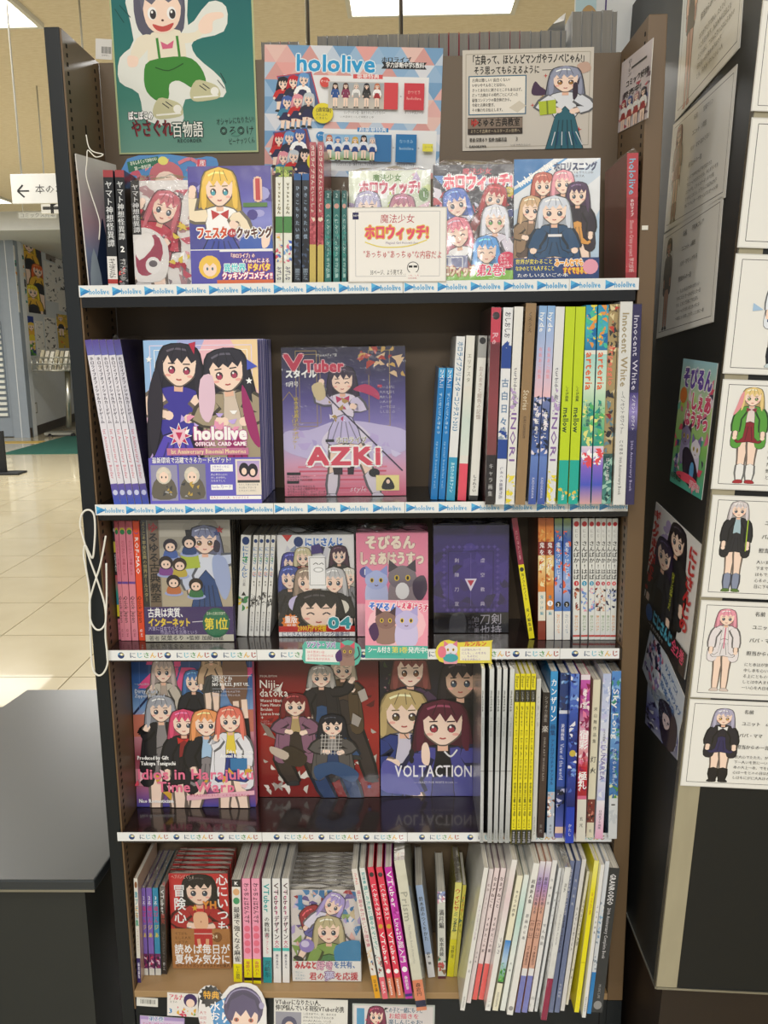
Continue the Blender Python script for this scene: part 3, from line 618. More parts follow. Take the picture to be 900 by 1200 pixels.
def c_witch(A, W, H, base, v):
    A.rect(0, 0, W, H, base)
    if v == 1:
        A.scatter(60, 0, 0, W, H, 5, 14, ['#c8d84a', '#e9efe2', '#fff', '#b9a0c9', '#d9e6a0', '#e6c1cf'], seed=4); A.text(28, 4, 9, '魔法少女', '#5f8f3c', b=.04, wid=34)
        A.text(12, 11, 17, 'ホロウィッチ!', '#c8305a', b=.06, wid=72, out='#fff', ow=.1); A.ell(88, 28, 6, 8, '#5c8b3c'); A.text(86, 23, 9, '1', '#fff'); fig(A, 22, 26, 120, '#b9b4d6', '#eee', '#b77', 4, 1.4); fig(A, 64, 30, 120, '#c77b93', '#eee', '#77b', 4, 1.4, ang=.1)
    else:
        A.scatter(110, 0, 12, W, H*.86, 4, 13, ['#2e3f86', '#c23648', '#e8e4ee', '#4a8ad6', '#1d1c2e', '#f08fa6', '#d8d8f0', '#a33040'], seed=9)
        A.rect(0, 0, W, 12, '#2a2330'); A.text(34, 4, 8, '魔法少女', '#e8405a', b=.05, wid=34); A.text(12, 10, 20, 'ホロウィッチ!', '#f0506a', b=.06, wid=80, out='#fff', ow=.1); A.ell(88, 32, 6, 6, '#d8c23a'); A.text(85.5, 27, 9, '2', '#333')
        fig(A, 24, 30, 110, '#4d74d2', '#dde', '#335', 3.6, 1.5, ang=-.2); fig(A, 74, 26, 100, '#c03038', '#822', '#411', 3.6, 1.8, ang=.2); fig(A, 26, 64, 110, '#ef8ba0', '#fff', '#a44', 3.4, 1.0, ang=-.15, smile=True); fig(A, 72, 50, 110, '#eef0fa', '#e6e0ee', '#334', 3.6, 1.6, smile=False, eye='#6a5'); fig(A, 62, 86, 90, '#57a6ea', '#7bc', '#258', 3.0, 1.2, smile=True)
        A.rect(0, 106, 40, 122, '#8a8fb2'); A.frame(4, 108, 18, 120, 1, '#fff'); A.frame(20, 108, 34, 120, 1, '#fff'); A.rect(0, 124, W, H, '#8dc63f'); A.text(3, 117, 14, 'ホロウィッチ', '#f5e9c8', b=.06, wid=46, out='#b0503a'); A.text(50, 116, 15, '第2巻!', '#e8336a', b=.07, wid=34, out='#fff'); A.ell(86, 112, 11, 10, '#e03a62'); A.fake(78, 105, 16, 3.6, 4, 4, '#fff', 2)
fbook('comic_book', 'pale green manga cover standing behind the handwritten white card', 1, 409, 505, 330, 201, .016, lambda A, W, H: c_witch(A, W, H, '#dfe6cf', 1), Y=.035, lean=5, mat=FILM, wrap=True, cat='comic', frill=.008)
fbook('comic_book', 'dark crowded manga cover with five drawn girls and a pink title', 1, 508, 601, 329, 194, .016, lambda A, W, H: c_witch(A, W, H, '#2b2a3a', 2), Y=.006, lean=4, mat=FILM, wrap=True, cat='comic', frill=.008)
def c_listen(A, W, H):
    A.rect(0, 0, W, H, '#e4e9f0'); A.poly([(0, 0), (46, 0), (0, 32)], '#2f77b8'); A.poly([(0, 36), (58, 0), (62, 0), (0, 42)], '#4f9ad6'); A.poly([(0, 60), (W, 0), (W, 20), (0, 100)], '#c8d8ea'); A.poly([(60, H), (W, 60), (W, H)], '#b9d2ea')
    A.text(2, 24, 12, 'hololistening', '#fff', b=.03, wid=46, rot=-.55); A.text(46, 4, 11, 'ホロリスニング', '#2b3a66', b=.07, wid=50); A.fake(58, 15, 40, 3.4, 2, 4, '#445', 1)
    fig(A, 34, 18, 118, '#c96a5c', '#7d2f35', '#3b8a72', 4.6, 1.6, bow='#2d8f7a', seed=2); fig(A, 57, 16, 118, '#f0a5b5', '#3a3035', '#222', 4.6, 1.3, seed=3); fig(A, 74, 30, 118, '#4b2f57', '#2a2230', '#e0a050', 4.6, 1.4, pose=1, coat='#2b2333'); fig(A, 20, 46, 112, '#d7b48c', '#8a7058', '#59463b', 4.2, .8, pose=2, coat='#94795d')
    fig(A, 47, 47, 104, '#d4dbea', '#1f4b73', '#1f4b73', 3.4, .8, pose=0, coat='#1f4b73', wide=1.2); A.rect(40, 89, 56, 92, '#e8e8ee')
    A.rect(0, 117, W, H, '#1e3f78'); A.text(2, 118, 6.5, '世界が変わること', '#f2e24a', b=.04, wid=44); A.text(2, 126, 6.5, 'なかのとても人すること', '#f2e24a', b=.04, wid=46); A.text(48, 118, 10, 'みーんなでも', '#f2a83a', b=.06, wid=34, out='#fff'); A.text(58, 128, 9, 'すぐできること', '#f5d23a', b=.06, wid=34, out='#c33'); A.ell(90, 128, 9, 9, '#e9a0b5'); A.text(4, 135, 5, 'たのしいえいごの本', '#fff', b=.03, wid=60)
fbook('art_book', 'white and blue language book cover with a group of five drawn girls', 1, 601, 701, 329, 187, .018, c_listen, Y=.004, lean=4, band=(.176, '#1e3f78'), mat=FILM, cat='book')
B1 = dict(Y=.002, mat=GLOSS)
sbook('thin black comic spine with a white label at its foot, top shelf', 1, 127, 139, 334, 120.5, 200, '#17181b', [('b', 0, .06, '#a33a40'), ('v', .09, .66, 'ヤマト神想怪異譚', '#dcdfe2'), ('b', .74, 1, '#e8e6e4'), ('r', .76, .93, 'キャラかいいたん', '#555'), ('b', .94, .98, '#b33a34')], cat='comic', name='comic_book', fmt=.128, **B1)
sbook('thin black comic spine bearing a white number two on the top shelf', 1, 140, 151, 334, 134.5, 200, '#17181b', [('b', 0, .06, '#a33a40'), ('v', .09, .6, 'ヤマト神想怪異譚', '#dcdfe2'), ('v', .64, .71, '2', '#fff', .95), ('s', .76, 1, ['#555', '#888', '#333', '#c55']), ('r', .76, .93, 'ヤマトかいい', '#ddd')], cat='comic', name='comic_book', fmt=.128, **B1)
for i, (a, b, l) in enumerate(((323, 331.6, 'left'), (332.6, 342.4, 'right'))):
    sbook('green and white checked comic spine with yellow title, %s one beside the purple cover' % l, 1, a, b, 333, a, 196, '#e9eadf', [('b', 0, .085, '#7e9a3c'), ('s', .01, .08, ['#333', '#b9c76a']), ('v', .13, .4, 'VTuberなん', '#d8c23a'), ('v', .13, .4, 'VTuberなん', '#3a3a2a', .5), ('b', .42, .56, '#4e8a4a'), ('s', .58, .82, ['#d9566a', '#4a78c8', '#f0d0c0', '#e8b84a'] if i == 0 else ['#4a68c8', '#7aa8e0', '#e0708a', '#fff']), ('r', .85, .97, 'みずしな', '#557')], cat='comic', name='comic_book', fmt=.128, **B1)
for i, (a, b, l) in enumerate(((344.5, 353, 'left'), (354, 362.4, 'right'))):
    sbook('nearly black comic spine with a blue top, %s one of the pair' % l, 1, a, b, 333, a, 204, '#1b1e26', [('b', 0, .06, '#1f5a9a'), ('v', .1, .6, 'ひきこもりたい僕', '#9fb4cc', .6), ('s', .62, .85, ['#33405a', '#20242e', '#4a5a78']), ('r', .86, .97, '漫画まんが', '#9ab')], cat='comic', name='comic_book', fmt=.128, **B1)
for i, (a, b, l) in enumerate(((362.8, 370.6, 'left'), (372, 379.6, 'right'))):
    sbook('tall narrow dusty red book with a yellow foot, %s of two rising over the poster' % l, 1, a, b, 333, a, 167, '#a8434c', [('r', .02, .5, 'ホロライブさんといっしょ', '#f0e6d8', .6), ('c', .52, .56, '#e8d8c0'), ('b', .72, 1, '#c9b45e'), ('s', .5, .72, ['#c8606a', '#8a3038'])], fmt=.14, **B1)
for i, (a, b) in enumerate(((380.6, 388.6), (390.6, 398.6), (400.6, 408))):
    sbook('teal comic spine in film, %s of three beside the white card' % ('first', 'second', 'third')[i], 1, a, b, 333, a, 224, '#197a72', [('b', 0, .1, '#0f5f5a'), ('v', .01, .09, '2', '#cfe8e0'), ('c', .13, .2, '#e0a898'), ('r', .24, .95, 'くじみつこおおぬま作品集', '#bfe6dc', .55), ('s', .45, .7, ['#2a9a8c', '#10655f'])], wrap=True, frill=.014, cat='comic', name='comic_book', fmt=.128, **B1)
def c_red_side(A, W, H): pass
rb = sbook('tall red hardback spine with pale blue lettering at the right end of the top shelf', 1, 733, 746.5, 327, 735, 180, '#c8444c', [('r', .04, .33, 'hololive', '#8fd0e8', .8), ('b', .35, .52, '#b83a44'), ('v', .36, .5, 'ホロライブ', '#fff', .45), ('r', .53, .95, 'Shout in Crisis project 学力診断', '#f0d0d0', .5), ('b', .95, 1, '#a82f38')], side='#b84450', wrap=True, Y=-.004, fmt=.148)
# ================================================================ shelf 2
for i, (bx, tx, o) in enumerate(zip((133, 141.6, 150, 158.4, 166.8), (98.8, 107.4, 115.8, 124.2, 132.6), ('first', 'second', 'third', 'fourth', 'fifth'))):
    sbook('leaning white magazine spine with violet ends, %s from the left on the second shelf' % o, 2, bx, bx+8.3, 586, tx, 399, '#e6e4ee', [('g', 0, .09, ['#5a4a9a', '#6a6ab8']), ('v', .1, .5, 'ホロライブオフィシャルカードゲーム', '#2c2440', .8), ('r', .53, .84, '1st Anniversary Binder', '#d88a9a', .6), ('g', .87, 1, ['#6a5aa8', '#3a58c0']), ('c', .9, .95, '#cfd4f4')], Y=-.004, fmt=.165, side='#4a4270' if i == 4 else '#d4d0e0', cat='magazine', name='magazine', wrap=(i == 4))
def c_card(A, W, H):
    A.grad(0, 0, W, H, ['#a8b4e8', '#d8b8e0', '#f0c8dc', '#b8a0e0', '#7a6ad0']); A.poly([(70, 0), (W, 0), (W, 100), (40, 60)], '#f2c0cc'); A.poly([(100, 0), (W, 0), (W, 60)], '#f6d8a8'); A.poly([(0, 0), (40, 0), (0, 60)], '#9cc4f0')
    A.frame(7, 6, W-7, 140, 1, '#e8dcf4'); A.frame(12, 11, W-12, 136, .7, '#fff')
    fig(A, 42, 8, 290, '#2b2530', '#4038a0', '#5a4ac0', 6.6, 2.6, pose=2, ang=.08, sleeve=SK, seed=4, smile=False, eye='#b04060', wide=1.15); fig(A, 92, 14, 290, '#2a2733', '#d8c8b8', '#a02a6a', 6.6, 1.8, pose=2, ang=-.1, coat='#a89a80', seed=9, eye='#b04060', wide=1.15)
    A.blob([(3, 60), (14, 30), (20, 60), (16, 100), (6, 130), (2, 90)], '#2b2530'); A.blob([(112, 50), (124, 80), (131, 120), (120, 110), (112, 80)], '#a02a6a'); A.poly([(52, 4), (60, 2), (58, 16)], '#c02a4a'); A.poly([(118, 22), (130, 30), (118, 34)], '#4a5ac8')
    A.blob([(64, 44), (78, 40), (80, 70), (72, 92), (62, 80)], '#e8c8dc'); A.scatter(18, 40, 80, 110, 108, 2, 7, ['#fff', '#f0a0c0', '#c8b0f0'], seed=3); A.star(6, 21, 4, '#fff'); A.star(120, 46, 4, '#fff')
    A.star(37, 107, 15, '#fff', 8, .5); A.star(37, 107, 13, '#c83060', 8, .5); A.poly([(30, 100), (44, 100), (44, 109), (37, 117), (30, 109)], '#f4c8d8'); A.poly([(33, 103), (41, 103), (37, 112)], '#c83060')
    A.text(54, 94, 20, 'hololive', '#fff', b=.07, wid=62, out='#c05a9a', ow=.04); A.text(55, 113, 6.6, 'OFFICIAL CARD GAME', '#fff', b=.06, wid=60, out='#c05a9a'); A.rect(22, 121, 117, 129, '#c87aa0'); A.text(26, 121, 7.4, '1st Anniversary Binomial Memories', '#f4e0b0', b=.03, wid=88)
    A.rect(0, 132, W, H, '#6a62c8'); A.text(4, 131, 7.6, '最新環境で活躍できるカードをゲット!', '#fff', b=.06, wid=92, out='#4038a0'); A.rect(2, 140, 33, 181, '#9a98b8'); A.rect(35, 139, 66, 180, '#8a8898')
    for x in (17, 50): A.blob([(x-13, 178), (x-12, 160), (x, 152), (x+12, 160), (x+13, 178)], '#6a6458'); A.ell(x, 152, 9, 10, '#d8d0c0'); A.ell(x, 154, 5.5, 6.5, SK); A.ell(x-2.4, 154, .9, 1.4, '#444', 6); A.ell(x+2.4, 154, .9, 1.4, '#444', 6); A.poly([(x-8, 149), (x, 142), (x+8, 149), (x+4, 150), (x, 147), (x-4, 150)], '#e4dccc'); A.scatter(8, x-12, 160, x+12, 176, 1.5, 4, ['#c8a850', '#444', '#aaa'], seed=x)
    A.rect(72, 140, 98, 148, '#fff'); A.fake(73, 141, 24, 3, 2, 3.4, '#5a4ac0'); A.fake(72, 150, 26, 2.8, 3, 3.6, '#fff'); A.rect(72, 163, 97, 169, '#fff'); A.text(73, 163, 4.8, 'holoカード', '#5a4ac0'); A.rect(70, 176, 130, 180, '#fff'); A.fake(71, 176.4, 58, 3.2, 1, 3, '#c05a9a')
    A.rect(101, 134, 131, 175, '#efe6d8'); A.grad(103, 136, 129, 158, ['#b8a8e0', '#f0c0c0']); A.ell(111, 146, 6, 8, '#2b2530'); A.ell(121, 147, 6, 8, '#2b2530'); A.ell(111, 148, 3, 4, SK); A.ell(121, 149, 3, 4, SK); A.rect(103, 158, 129, 161, '#444'); A.fake(104, 162, 24, 2.6, 3, 3.4, '#888')
fbook('magazine', 'violet card game magazine in front of its pile, two drawn women on the cover', 2, 176.5, 307, 583.5, 398.5, .0085, c_card, Y=-.002, lean=3, mat=FILM, cat='magazine', copies=13, cgap=.0112, clabel='violet card game magazine', col='#cfc6e6', side='#5a5fa0')
def c_azki(A, W, H):
    A.grad(0, 0, W, H, ['#2c2440', '#3b3560', '#5a4f94', '#8a80c0', '#c9b8e0', '#e8a8c0', '#e0708a']); A.frame(16, 4, 40, 90, .8, '#a8925a'); A.frame(20, 8, 44, 86, .6, '#a8925a'); A.frame(100, 4, 124, 90, .8, '#a8925a'); A.line([(0, 60), (8, 50), (16, 62)], .8, '#a8925a')
    A.scatter(26, 90, 2, W, 34, 2, 8, ['#b84030', '#d8b060', '#4a3a5a', '#e8c8a0'], seed=2)
    for i in range(7): A.rect(16+i*1.5, 136+i*5, 120-i, 138+i*5, '#d9627c' if i % 2 else '#e88aa0')
    A.blob([(60, 84), (84, 84), (110, 88), (W, 96), (W, 118), (118, 124), (96, 140), (60, 132), (30, 128), (0, 116), (2, 96), (30, 94)], '#cfc6ea', 4); A.blob([(64, 86), (84, 86), (104, 108), (88, 132), (62, 128), (44, 108)], '#e9e2f4', 4); A.scatter(18, 6, 96, 132, 126, 3, 10, ['#bdb0e0', '#dcd6f2', '#c8b8e6'], seed=6)
    fig(A, 69, 24, 150, '#3c2c44', '#e8dff0', '#cfc6ea', 5.2, .7, pose=3, ang=-.02, sleeve='#d8cfe8', seed=5, sock='#e4dce8', shoe='#e0d8e8', smile=True, bow='#c23a6a', wide=1.1); A.blob([(82, 48), (96, 42), (110, 50), (112, 60), (104, 56), (94, 52)], '#c2406c')
    A.line([(40, 44), (138, 142)], 1.6, '#4a4258'); A.blob([(34, 44), (46, 40), (50, 56), (40, 60)], '#d8c8a0'); A.scatter(10, 52, 56, 92, 84, 2, 6, ['#c2406c', '#f0e8f4', '#b89a5a'], seed=8); A.poly([(56, 134), (68, 134), (68, 146), (58, 146)], '#3a2c34'); A.poly([(74, 134), (82, 134), (81, 146), (74, 146)], '#3a2c34')
    A.text(3, 4, 25, 'V', '#c83a56', b=.09, wid=24, out='#f0c8d0', ow=.03); A.text(26, 12, 18, 'Tuber', '#c83a56', b=.08, wid=46, out='#f0c8d0', ow=.03); A.text(4, 25, 10, 'スタイル', '#fff', b=.09, wid=36); A.text(4, 38, 7, '11月号', '#fff', b=.06, wid=15); A.text(40, 7, 4, 'VTuberメディア誌', '#eee', wid=24)
    A.text(16, 56, 6, '新衣装披露スペシャル', '#e8d060', 'v', wid=48); A.text(13, 76, 6, 'ソロライブツアー', '#e8d060', 'v', wid=40); A.fake(112, 44, 26, 3.6, 6, 5.6, '#d8d4e8', 5); A.rect(110, 43, 115, 46, '#c83a56'); A.rect(49, 105, 59, 108, '#333'); A.text(61, 102, 8, 'ホロライブ', '#8a7a5a', b=.02, wid=36, out='#fff')
    A.text(28, 110, 28, 'AZKi', '#e0566c', b=.06, wid=86, out='#fff', ow=.07); A.rect(3, 143, 19, 146, '#222'); A.rect(3, 153, 17, 156, '#222'); A.fake(3, 147, 40, 3, 2, 3.4, '#555'); A.fake(3, 158, 52, 3, 4, 3.2, '#555'); A.ell(105, 144, 6.5, 5, '#2a2a2a'); A.rect(107, 147, 134, 165, '#f2e6a0'); A.blob([(114, 163), (116, 154), (121, 150), (126, 154), (128, 163)], '#333'); A.ell(121, 153, 3.4, 3.6, '#222'); A.ell(121, 154.5, 2.2, 2.6, SK); A.text(76, 158, 9, 'style', '#f8e0ea', wid=20, slant=.3)
fbook('magazine', 'purple and pink style magazine with a white dressed drawn singer, alone on the second shelf', 2, 334, 476, 578, 407, .012, c_azki, Y=.062, lean=3, mat=FILM, cat='magazine', wrap=True, frill=.003)
def a4(lab, bx0, bx1, bv, tx, tv, col, ops, Y=-.03, **kw): return sbook(lab, 2, bx0, bx1, bv, tx, tv, col, ops, Y=Y, fmt=.19, **kw)
for i, (a, b, t_) in enumerate(((504.6, 512.8, 514.5), (513.7, 521.6, 523.7))):
    a4('slim bright blue booklet spine, %s of two beside the purple magazine gap' % ('left', 'right')[i], a, b, 583, t_, 432, '#1f7fc6', [('b', 0, .07, '#4aa4dc'), ('v', .01, .15, 'リスアニ', '#fff'), ('r', .18, .5, 'すいせいけんきゅう', '#bfe0f4', .5), ('r', .55, .92, 'special booklet vol.', '#9fcdec', .45)], Y=.02)
a4('white spine with blue foot and dark lettering dated 2023', 523, 533.3, 584, 535, 395, '#e9ecee', [('b', .73, 1, '#3a9fc8'), ('r', .03, .57, 'ホロライブクリエイターコンテスト2023', '#2f7fae', .74), ('r', .76, .95, 'あなたのほろファン', '#dff', .5)], Y=.01)
a4('off white art book spine with a bright coral foot', 536.2, 546.4, 585, 546.6, 394, '#e6e6de', [('g', .3, .72, ['#e8e4da', '#cfe0d8', '#dfe8e0']), ('b', .77, 1, '#e8566a'), ('v', .1, .28, 'エリアスタ', '#a8a89a', .5)], Y=.01)
a4('white spine with a grey top block and small round mark', 550, 560.2, 583, 561, 394, '#e8e8e2', [('b', 0, .13, '#a9aaa8'), ('c', .01, .05, '#333'), ('v', .18, .5, 'おえまきと紺色の記憶', '#b8a8a0', .55), ('v', .84, .95, 'しぐれうい', '#555', .5), ('b', .97, 1, '#333')], Y=.01)
a4('dark red film wrapped book with brighter pink top, beside the blue and white spine', 568.5, 580, 587, 576, 361, '#8a3a44', [('b', 0, .17, '#d8485e'), ('c', .02, .06, '#3a2a2e'), ('r', .12, .3, 'Re:sona', '#f0c0c8', .8), ('g', .18, .74, ['#7a3038', '#a04a50', '#8a4a4a']), ('b', .74, 1, '#2a2426'), ('v', .78, .96, 'キャラ画集', '#ccc', .5)], side='#6a3038', wrap=True)
a4('white and royal blue art book spine with large grey blue title', 580.6, 592, 586, 590, 361, '#e8eaee', [('r', .02, .15, 'おしおしお', '#445', .7), ('s', .18, .2, ['#2a4a9a']), ('b', .2, .3, '#2a4a9a'), ('v', .34, .6, '古白日々', '#6a8ab0', .8), ('b', .66, .76, '#2a4a9a'), ('s', .6, .66, ['#2a4a9a', '#9ab']), ('r', .8, .97, 'しろくろ画集作品', '#889', .4)])
a4('white art book spine with lilac lettering and yellow foot beside the kraft spine', 592.6, 603, 586, 603, 360, '#e8e8e4', [('r', .3, .5, 'turbido 画集', '#667', .5), ('r', .52, .78, 'INORI', '#8a6aa8', .9), ('s', .4, .55, ['#b8a0d0', '#e8e8e4']), ('s', .82, 1, ['#f0e04a', '#e8e8e4', '#e8d83a'])])
a4('thick kraft brown wrapped book spine, tallest of the second shelf', 603.8, 616, 587, 617, 348, '#a8895e', [('v', .04, .14, 'くろうえ', '#6a5230', .5), ('r', .42, .52, 'Stories', '#e8dcc0', .8), ('r', .55, .66, 'KURO KAWAKAMI', '#5a4630', .4)], wrap=True, Y=-.035, frill=.004)
for i, (a, b, t_) in enumerate(((619, 628.6, 632), (629.2, 639, 641.5))):
    a4('pale blue and pink spine with dark diagonal stripes, %s of the pair' % ('left', 'right')[i], a, b, 586, t_, 359, '#b9c8e8', [('g', 0, .45, ['#8ab4e4', '#b8c4ea', '#f0c4cc']), ('r', .03, .13, 'hyde', '#fff', .8), ('v', .2, .36, '有坂あこ画集', '#e89aa8', .5), ('g', .45, .75, ['#7a8ac0', '#3a4a80', '#5a78c0']), ('s', .45, .75, ['#222a40', '#e8e0ec']), ('v', .52, .66, '有坂あこ', '#fff', .6), ('g', .75, 1, ['#6a88cc', '#4058a8']), ('r', .86, .97, 'KADOKAWA', '#dde', .45)])
a4('white art book spine with lilac lettering beside the lime green spines', 640, 651, 586, 651, 360, '#e4e6e8', [('r', .3, .5, 'turbido 画集', '#667', .5), ('r', .52, .78, 'INORI', '#8a6aa8', .9), ('s', .4, .55, ['#b8a0d0', '#e4e6e8']), ('s', .82, 1, ['#f0e04a', '#e4e6e8', '#e8d83a'])])
for i, (a, b, t_) in enumerate(((653.5, 665, 663), (666, 677.5, 675))):
    a4('fluorescent lime spine with a turquoise foot, %s of the pair' % ('left', 'right')[i], a, b, 586, t_, 360, '#c4dc1e', [('v', .39, .47, 'しらび画集', '#3a4a20', .5), ('r', .5, .63, 'mellow', '#2f4a2a', .85), ('b', .77, 1, '#1fb0a0'), ('s', .92, .96, ['#e8c84a', '#1fb0a0']), ('r', .95, .98, 'DENPA', '#dff', .4)])
for i, (a, b, t_) in enumerate(((679, 692, 687), (693, 705.5, 701.3))):
    a4('turquoise, green and violet painted spine with orange letters, %s of the pair' % ('left', 'right')[i], a, b, 587, t_, 358, '#58b4c8', [('g', 0, .22, ['#2a90c0', '#48b8c8', '#2a78b0']), ('s', 0, .2, ['#e8d84a', '#4ac0a0', '#1a70b0', '#e89a4a']), ('b', .22, .24, '#e8e8dc'), ('g', .24, .7, ['#a8d8d0', '#d8ecd8', '#88c890', '#3a9a88']), ('s', .46, .7, ['#2a9a88', '#e8e88a', '#58b86a']), ('r', .23, .42, 'arteria', '#e86a3a', .95), ('v', .48, .6, 'はしもと画集', '#2a5a6a', .5), ('g', .7, 1, ['#e8d8e8', '#8a6ad0', '#4a5ac8', '#d8a8a8']), ('s', .72, .8, ['#fff', '#e8505a'])])
a4('gold, grey and red painted spine with pale lettering beside the tall white book', 707, 719.6, 587, 716, 357, '#a89468', [('s', 0, .3, ['#5a4a38', '#c84a3a', '#e0d0a0', '#383838']), ('r', .2, .4, 'arpeggio', '#e8806a', .8), ('s', .42, .75, ['#3a3a3e', '#8a3030', '#c8b890', '#6a8a94', '#2a2a30']), ('g', .74, 1, ['#3a5a58', '#2f6a68', '#5a9a90']), ('s', .76, 1, ['#3a7a70', '#1f4a4a', '#a0c8b8']), ('v', .76, .88, 'はしもと画集', '#ddd', .5)])
a4('thick white film wrapped book with thin tall roman letters', 721, 737.5, 586, 729.5, 354, '#ecece8', [('r', .05, .41, 'Innocent White', '#b0a07a', .75), ('r', .43, .64, '—イノセント ホワイト—', '#888', .4), ('r', .67, .95, 'こぐまる 10th Anniversary Book', '#777', .35)], wrap=True, Y=-.04, frill=.02)
a4('dark violet film wrapped book with white roman letters at the right end', 739.5, 750, 587, 748.3, 357, '#30285e', [('r', .05, .42, 'Innocent White', '#e8e4f4', .8), ('g', .43, .62, ['#4a3c88', '#a89ad8', '#3a3070']), ('r', .44, .62, 'イノセント ホワイト', '#fff', .45), ('r', .67, .93, '20th Anniversary Book', '#c8c0e8', .4)], wrap=True, Y=-.04, frill=.015)
# ================================================================ shelf 3
def s3(lab, bx0, bx1, bv, tx, tv, col, ops, **kw): return sbook(lab, 3, bx0, bx1, bv, tx, tv, col, ops, cat='comic', name='comic_book', **kw)
s3('thin dark multicoloured spine at the left end of the third shelf', 131.5, 137.3, 750, 123.5, 611, '#22242a', [('b', 0, .16, '#26242a'), ('c', .05, .1, '#cfcfcf'), ('b', .17, .26, '#c8b84a'), ('v', .27, .42, 'にじさんじ', '#fff', .8), ('g', .45, .75, ['#c84a5a', '#2a9a8a', '#3a7ab8']), ('b', .7, .8, '#e8d83a'), ('b', .82, 1, '#d87a90'), ('v', .84, .97, 'めいく', '#222', .6)], fmt=.11)
for i, (a, t_) in enumerate(((138.2, 129.3), (146.6, 138.6), (154.9, 147))):
    s3('dusty pink magazine spine with a round green and yellow mark, %s of three' % ('first', 'second', 'third')[i], a, a+7.8, 751, t_, 611, '#d87f92', [('b', 0, .05, '#c05a6a'), ('c', .04, .11, '#e0d040'), ('c', .06, .12, '#2a7a4a'), ('r', .16, .45, 'にじさんじ卒業とJKの', '#b04a60', .5), ('b', .5, 1, '#e08a9a'), ('r', .62, .85, 'Quick Japan', '#33202a', .85), ('b', .5, .52, '#6a4a9a'), ('r', .9, .97, 'QJ 166', '#8a3a4a', .5)], fmt=.11)
s3('vivid orange red magazine spine with white upright lettering', 163.2, 170.8, 751, 155.3, 611, '#e8502e', [('c', .05, .12, '#2a4aa8'), ('c', .06, .1, '#e8502e'), ('r', .13, .44, 'ROF-MAO', '#fff', .8), ('r', .62, .85, 'Quick Japan', '#5a1a10', .85), ('r', .9, .97, 'QJ 160', '#fff', .5)], fmt=.11)
def c_classic(A, W, H):
    A.rect(0, 0, W, H, '#a8a294'); A.rect(22, 0, W, 22, '#bcb7aa'); A.scatter(30, 24, 0, W, 100, 3, 12, ['#b4afa2', '#c4c0b4', '#9c9688'], 'e', 3); A.rect(0, 0, 7, 104, '#2e2c2a'); A.text(3.5, 4, 5, 'ようこそ平安古典の世界オールスター', '#c8b878', 'v', wid=94); A.rect(8, 2, 21, 104, '#7d6b58'); A.text(14.5, 5, 13, 'ゆるゆる古典教室', '#1f1b19', 'v', .03, wid=94); A.text(14.5, 5, 13, 'ゆ', '#b8302e', 'v', .03, wid=12)
    A.rect(22, 60, W, 104, '#c0b49c'); A.poly([(60, 62), (W, 56), (W, 70), (64, 72)], '#d0c8b4')
    fig(A, 74, 12, 170, '#8288a8', '#dfe4f0', '#2d4f88', 5.6, .5, pose=4, sleeve='#cdd6ea', seed=3, long_skirt=True, wide=1.2, eye='#8a6a3a'); A.blob([(84, 44), (98, 48), (103, 76), (96, 96), (88, 84), (82, 62)], '#aab8dc'); A.poly([(46, 44), (66, 42), (68, 58), (48, 60)], '#b8c84a'); A.blob([(86, 26), (92, 30), (90, 40), (84, 38)], '#3a3040')
    for x, y, c, hc in ((34, 32, '#4a68b0', '#2a2230'), (56, 28, '#2d4a80', '#1f1b22'), (28, 52, '#8a4a9a', '#2a2024'), (44, 54, '#c8b44a', '#3a2a20'), (36, 74, '#c87a4a', '#2b2024'), (62, 78, '#3a7a4a', '#2a1f1d')):
        A.ell(x, y+14, 11, 3.5, '#a8b4e0'); A.blob([(x-8, y+14), (x-5, y+4), (x+5, y+4), (x+8, y+14)], c); A.ell(x, y, 8.4, 8, hc); A.ell(x, y+2, 5.6, 5, SK); A.ell(x-2.2, y+2, .9, 1.3, '#222', 6); A.ell(x+2.2, y+2, .9, 1.3, '#222', 6)
    A.poly([(52, 14), (60, 14), (59, 24), (53, 24)], '#1a181c'); A.star(92, 14, 5, '#b03a3a'); A.star(88, 18, 4, '#3a4a80')
    A.rect(0, 104, W, 137, '#43306e'); A.text(4, 105, 12, '古典は実質、', '#fff', b=.06, wid=46); A.text(4, 117, 11, 'インターネット', '#f0d44a', b=.05, wid=50); A.line([(56, 122), (100, 119)], .7, '#fff'); A.text(4, 127, 5.4, '大昔に日本でバズった', '#cfc4e8', wid=44); A.text(18, 131.6, 5.4, '作品たちを古典という', '#cfc4e8', wid=44)
    A.rect(0, 137, W, H, '#d8d4c4'); A.text(4, 138, 6.5, '著者', '#555'); A.text(18, 137.5, 7, '栞葉るり', '#333', b=.03); A.text(48, 138, 6, '×監修 加藤昌嘉', '#444', b=.02, wid=44); A.ell(84, 123, 16, 18, '#1f6a4a'); A.ell(84, 123, 14, 16, '#2a7d58'); A.text(73, 110, 4, '日本の古典文学部門', '#e8f0d8', wid=22); A.text(70, 117, 15, '第1位', '#f5e04a', b=.08, wid=28)
fbook('comic_book', 'grey and purple classics book cover with a drawn girl in a blue kimono', 3, 171, 275, 752, 607, .015, c_classic, band=(.283, '#43306e'), lean=3, mat=FILM, wrap=True, copies=5, cgap=.0155, clabel='grey and purple classics book', cat='book', col='#6a6458', side='#3a3634')
nj = lambda num, fc: [('c', .03, .08, '#1b3a74'), ('v', .1, .42, 'にじさんじ', '#3a78b8', .85), ('v', .2, .27, 'さ', '#3a9a5a', .85), ('v', .34, .41, 'じ', '#b83a3a', .85)]+([('v', .44, .5, num, '#222', .7)] if num else [])+[('s', .56, .7, ['#333', '#888', fc]), ('r', .75, .95, 'あにじさん出版', '#777', .4)]
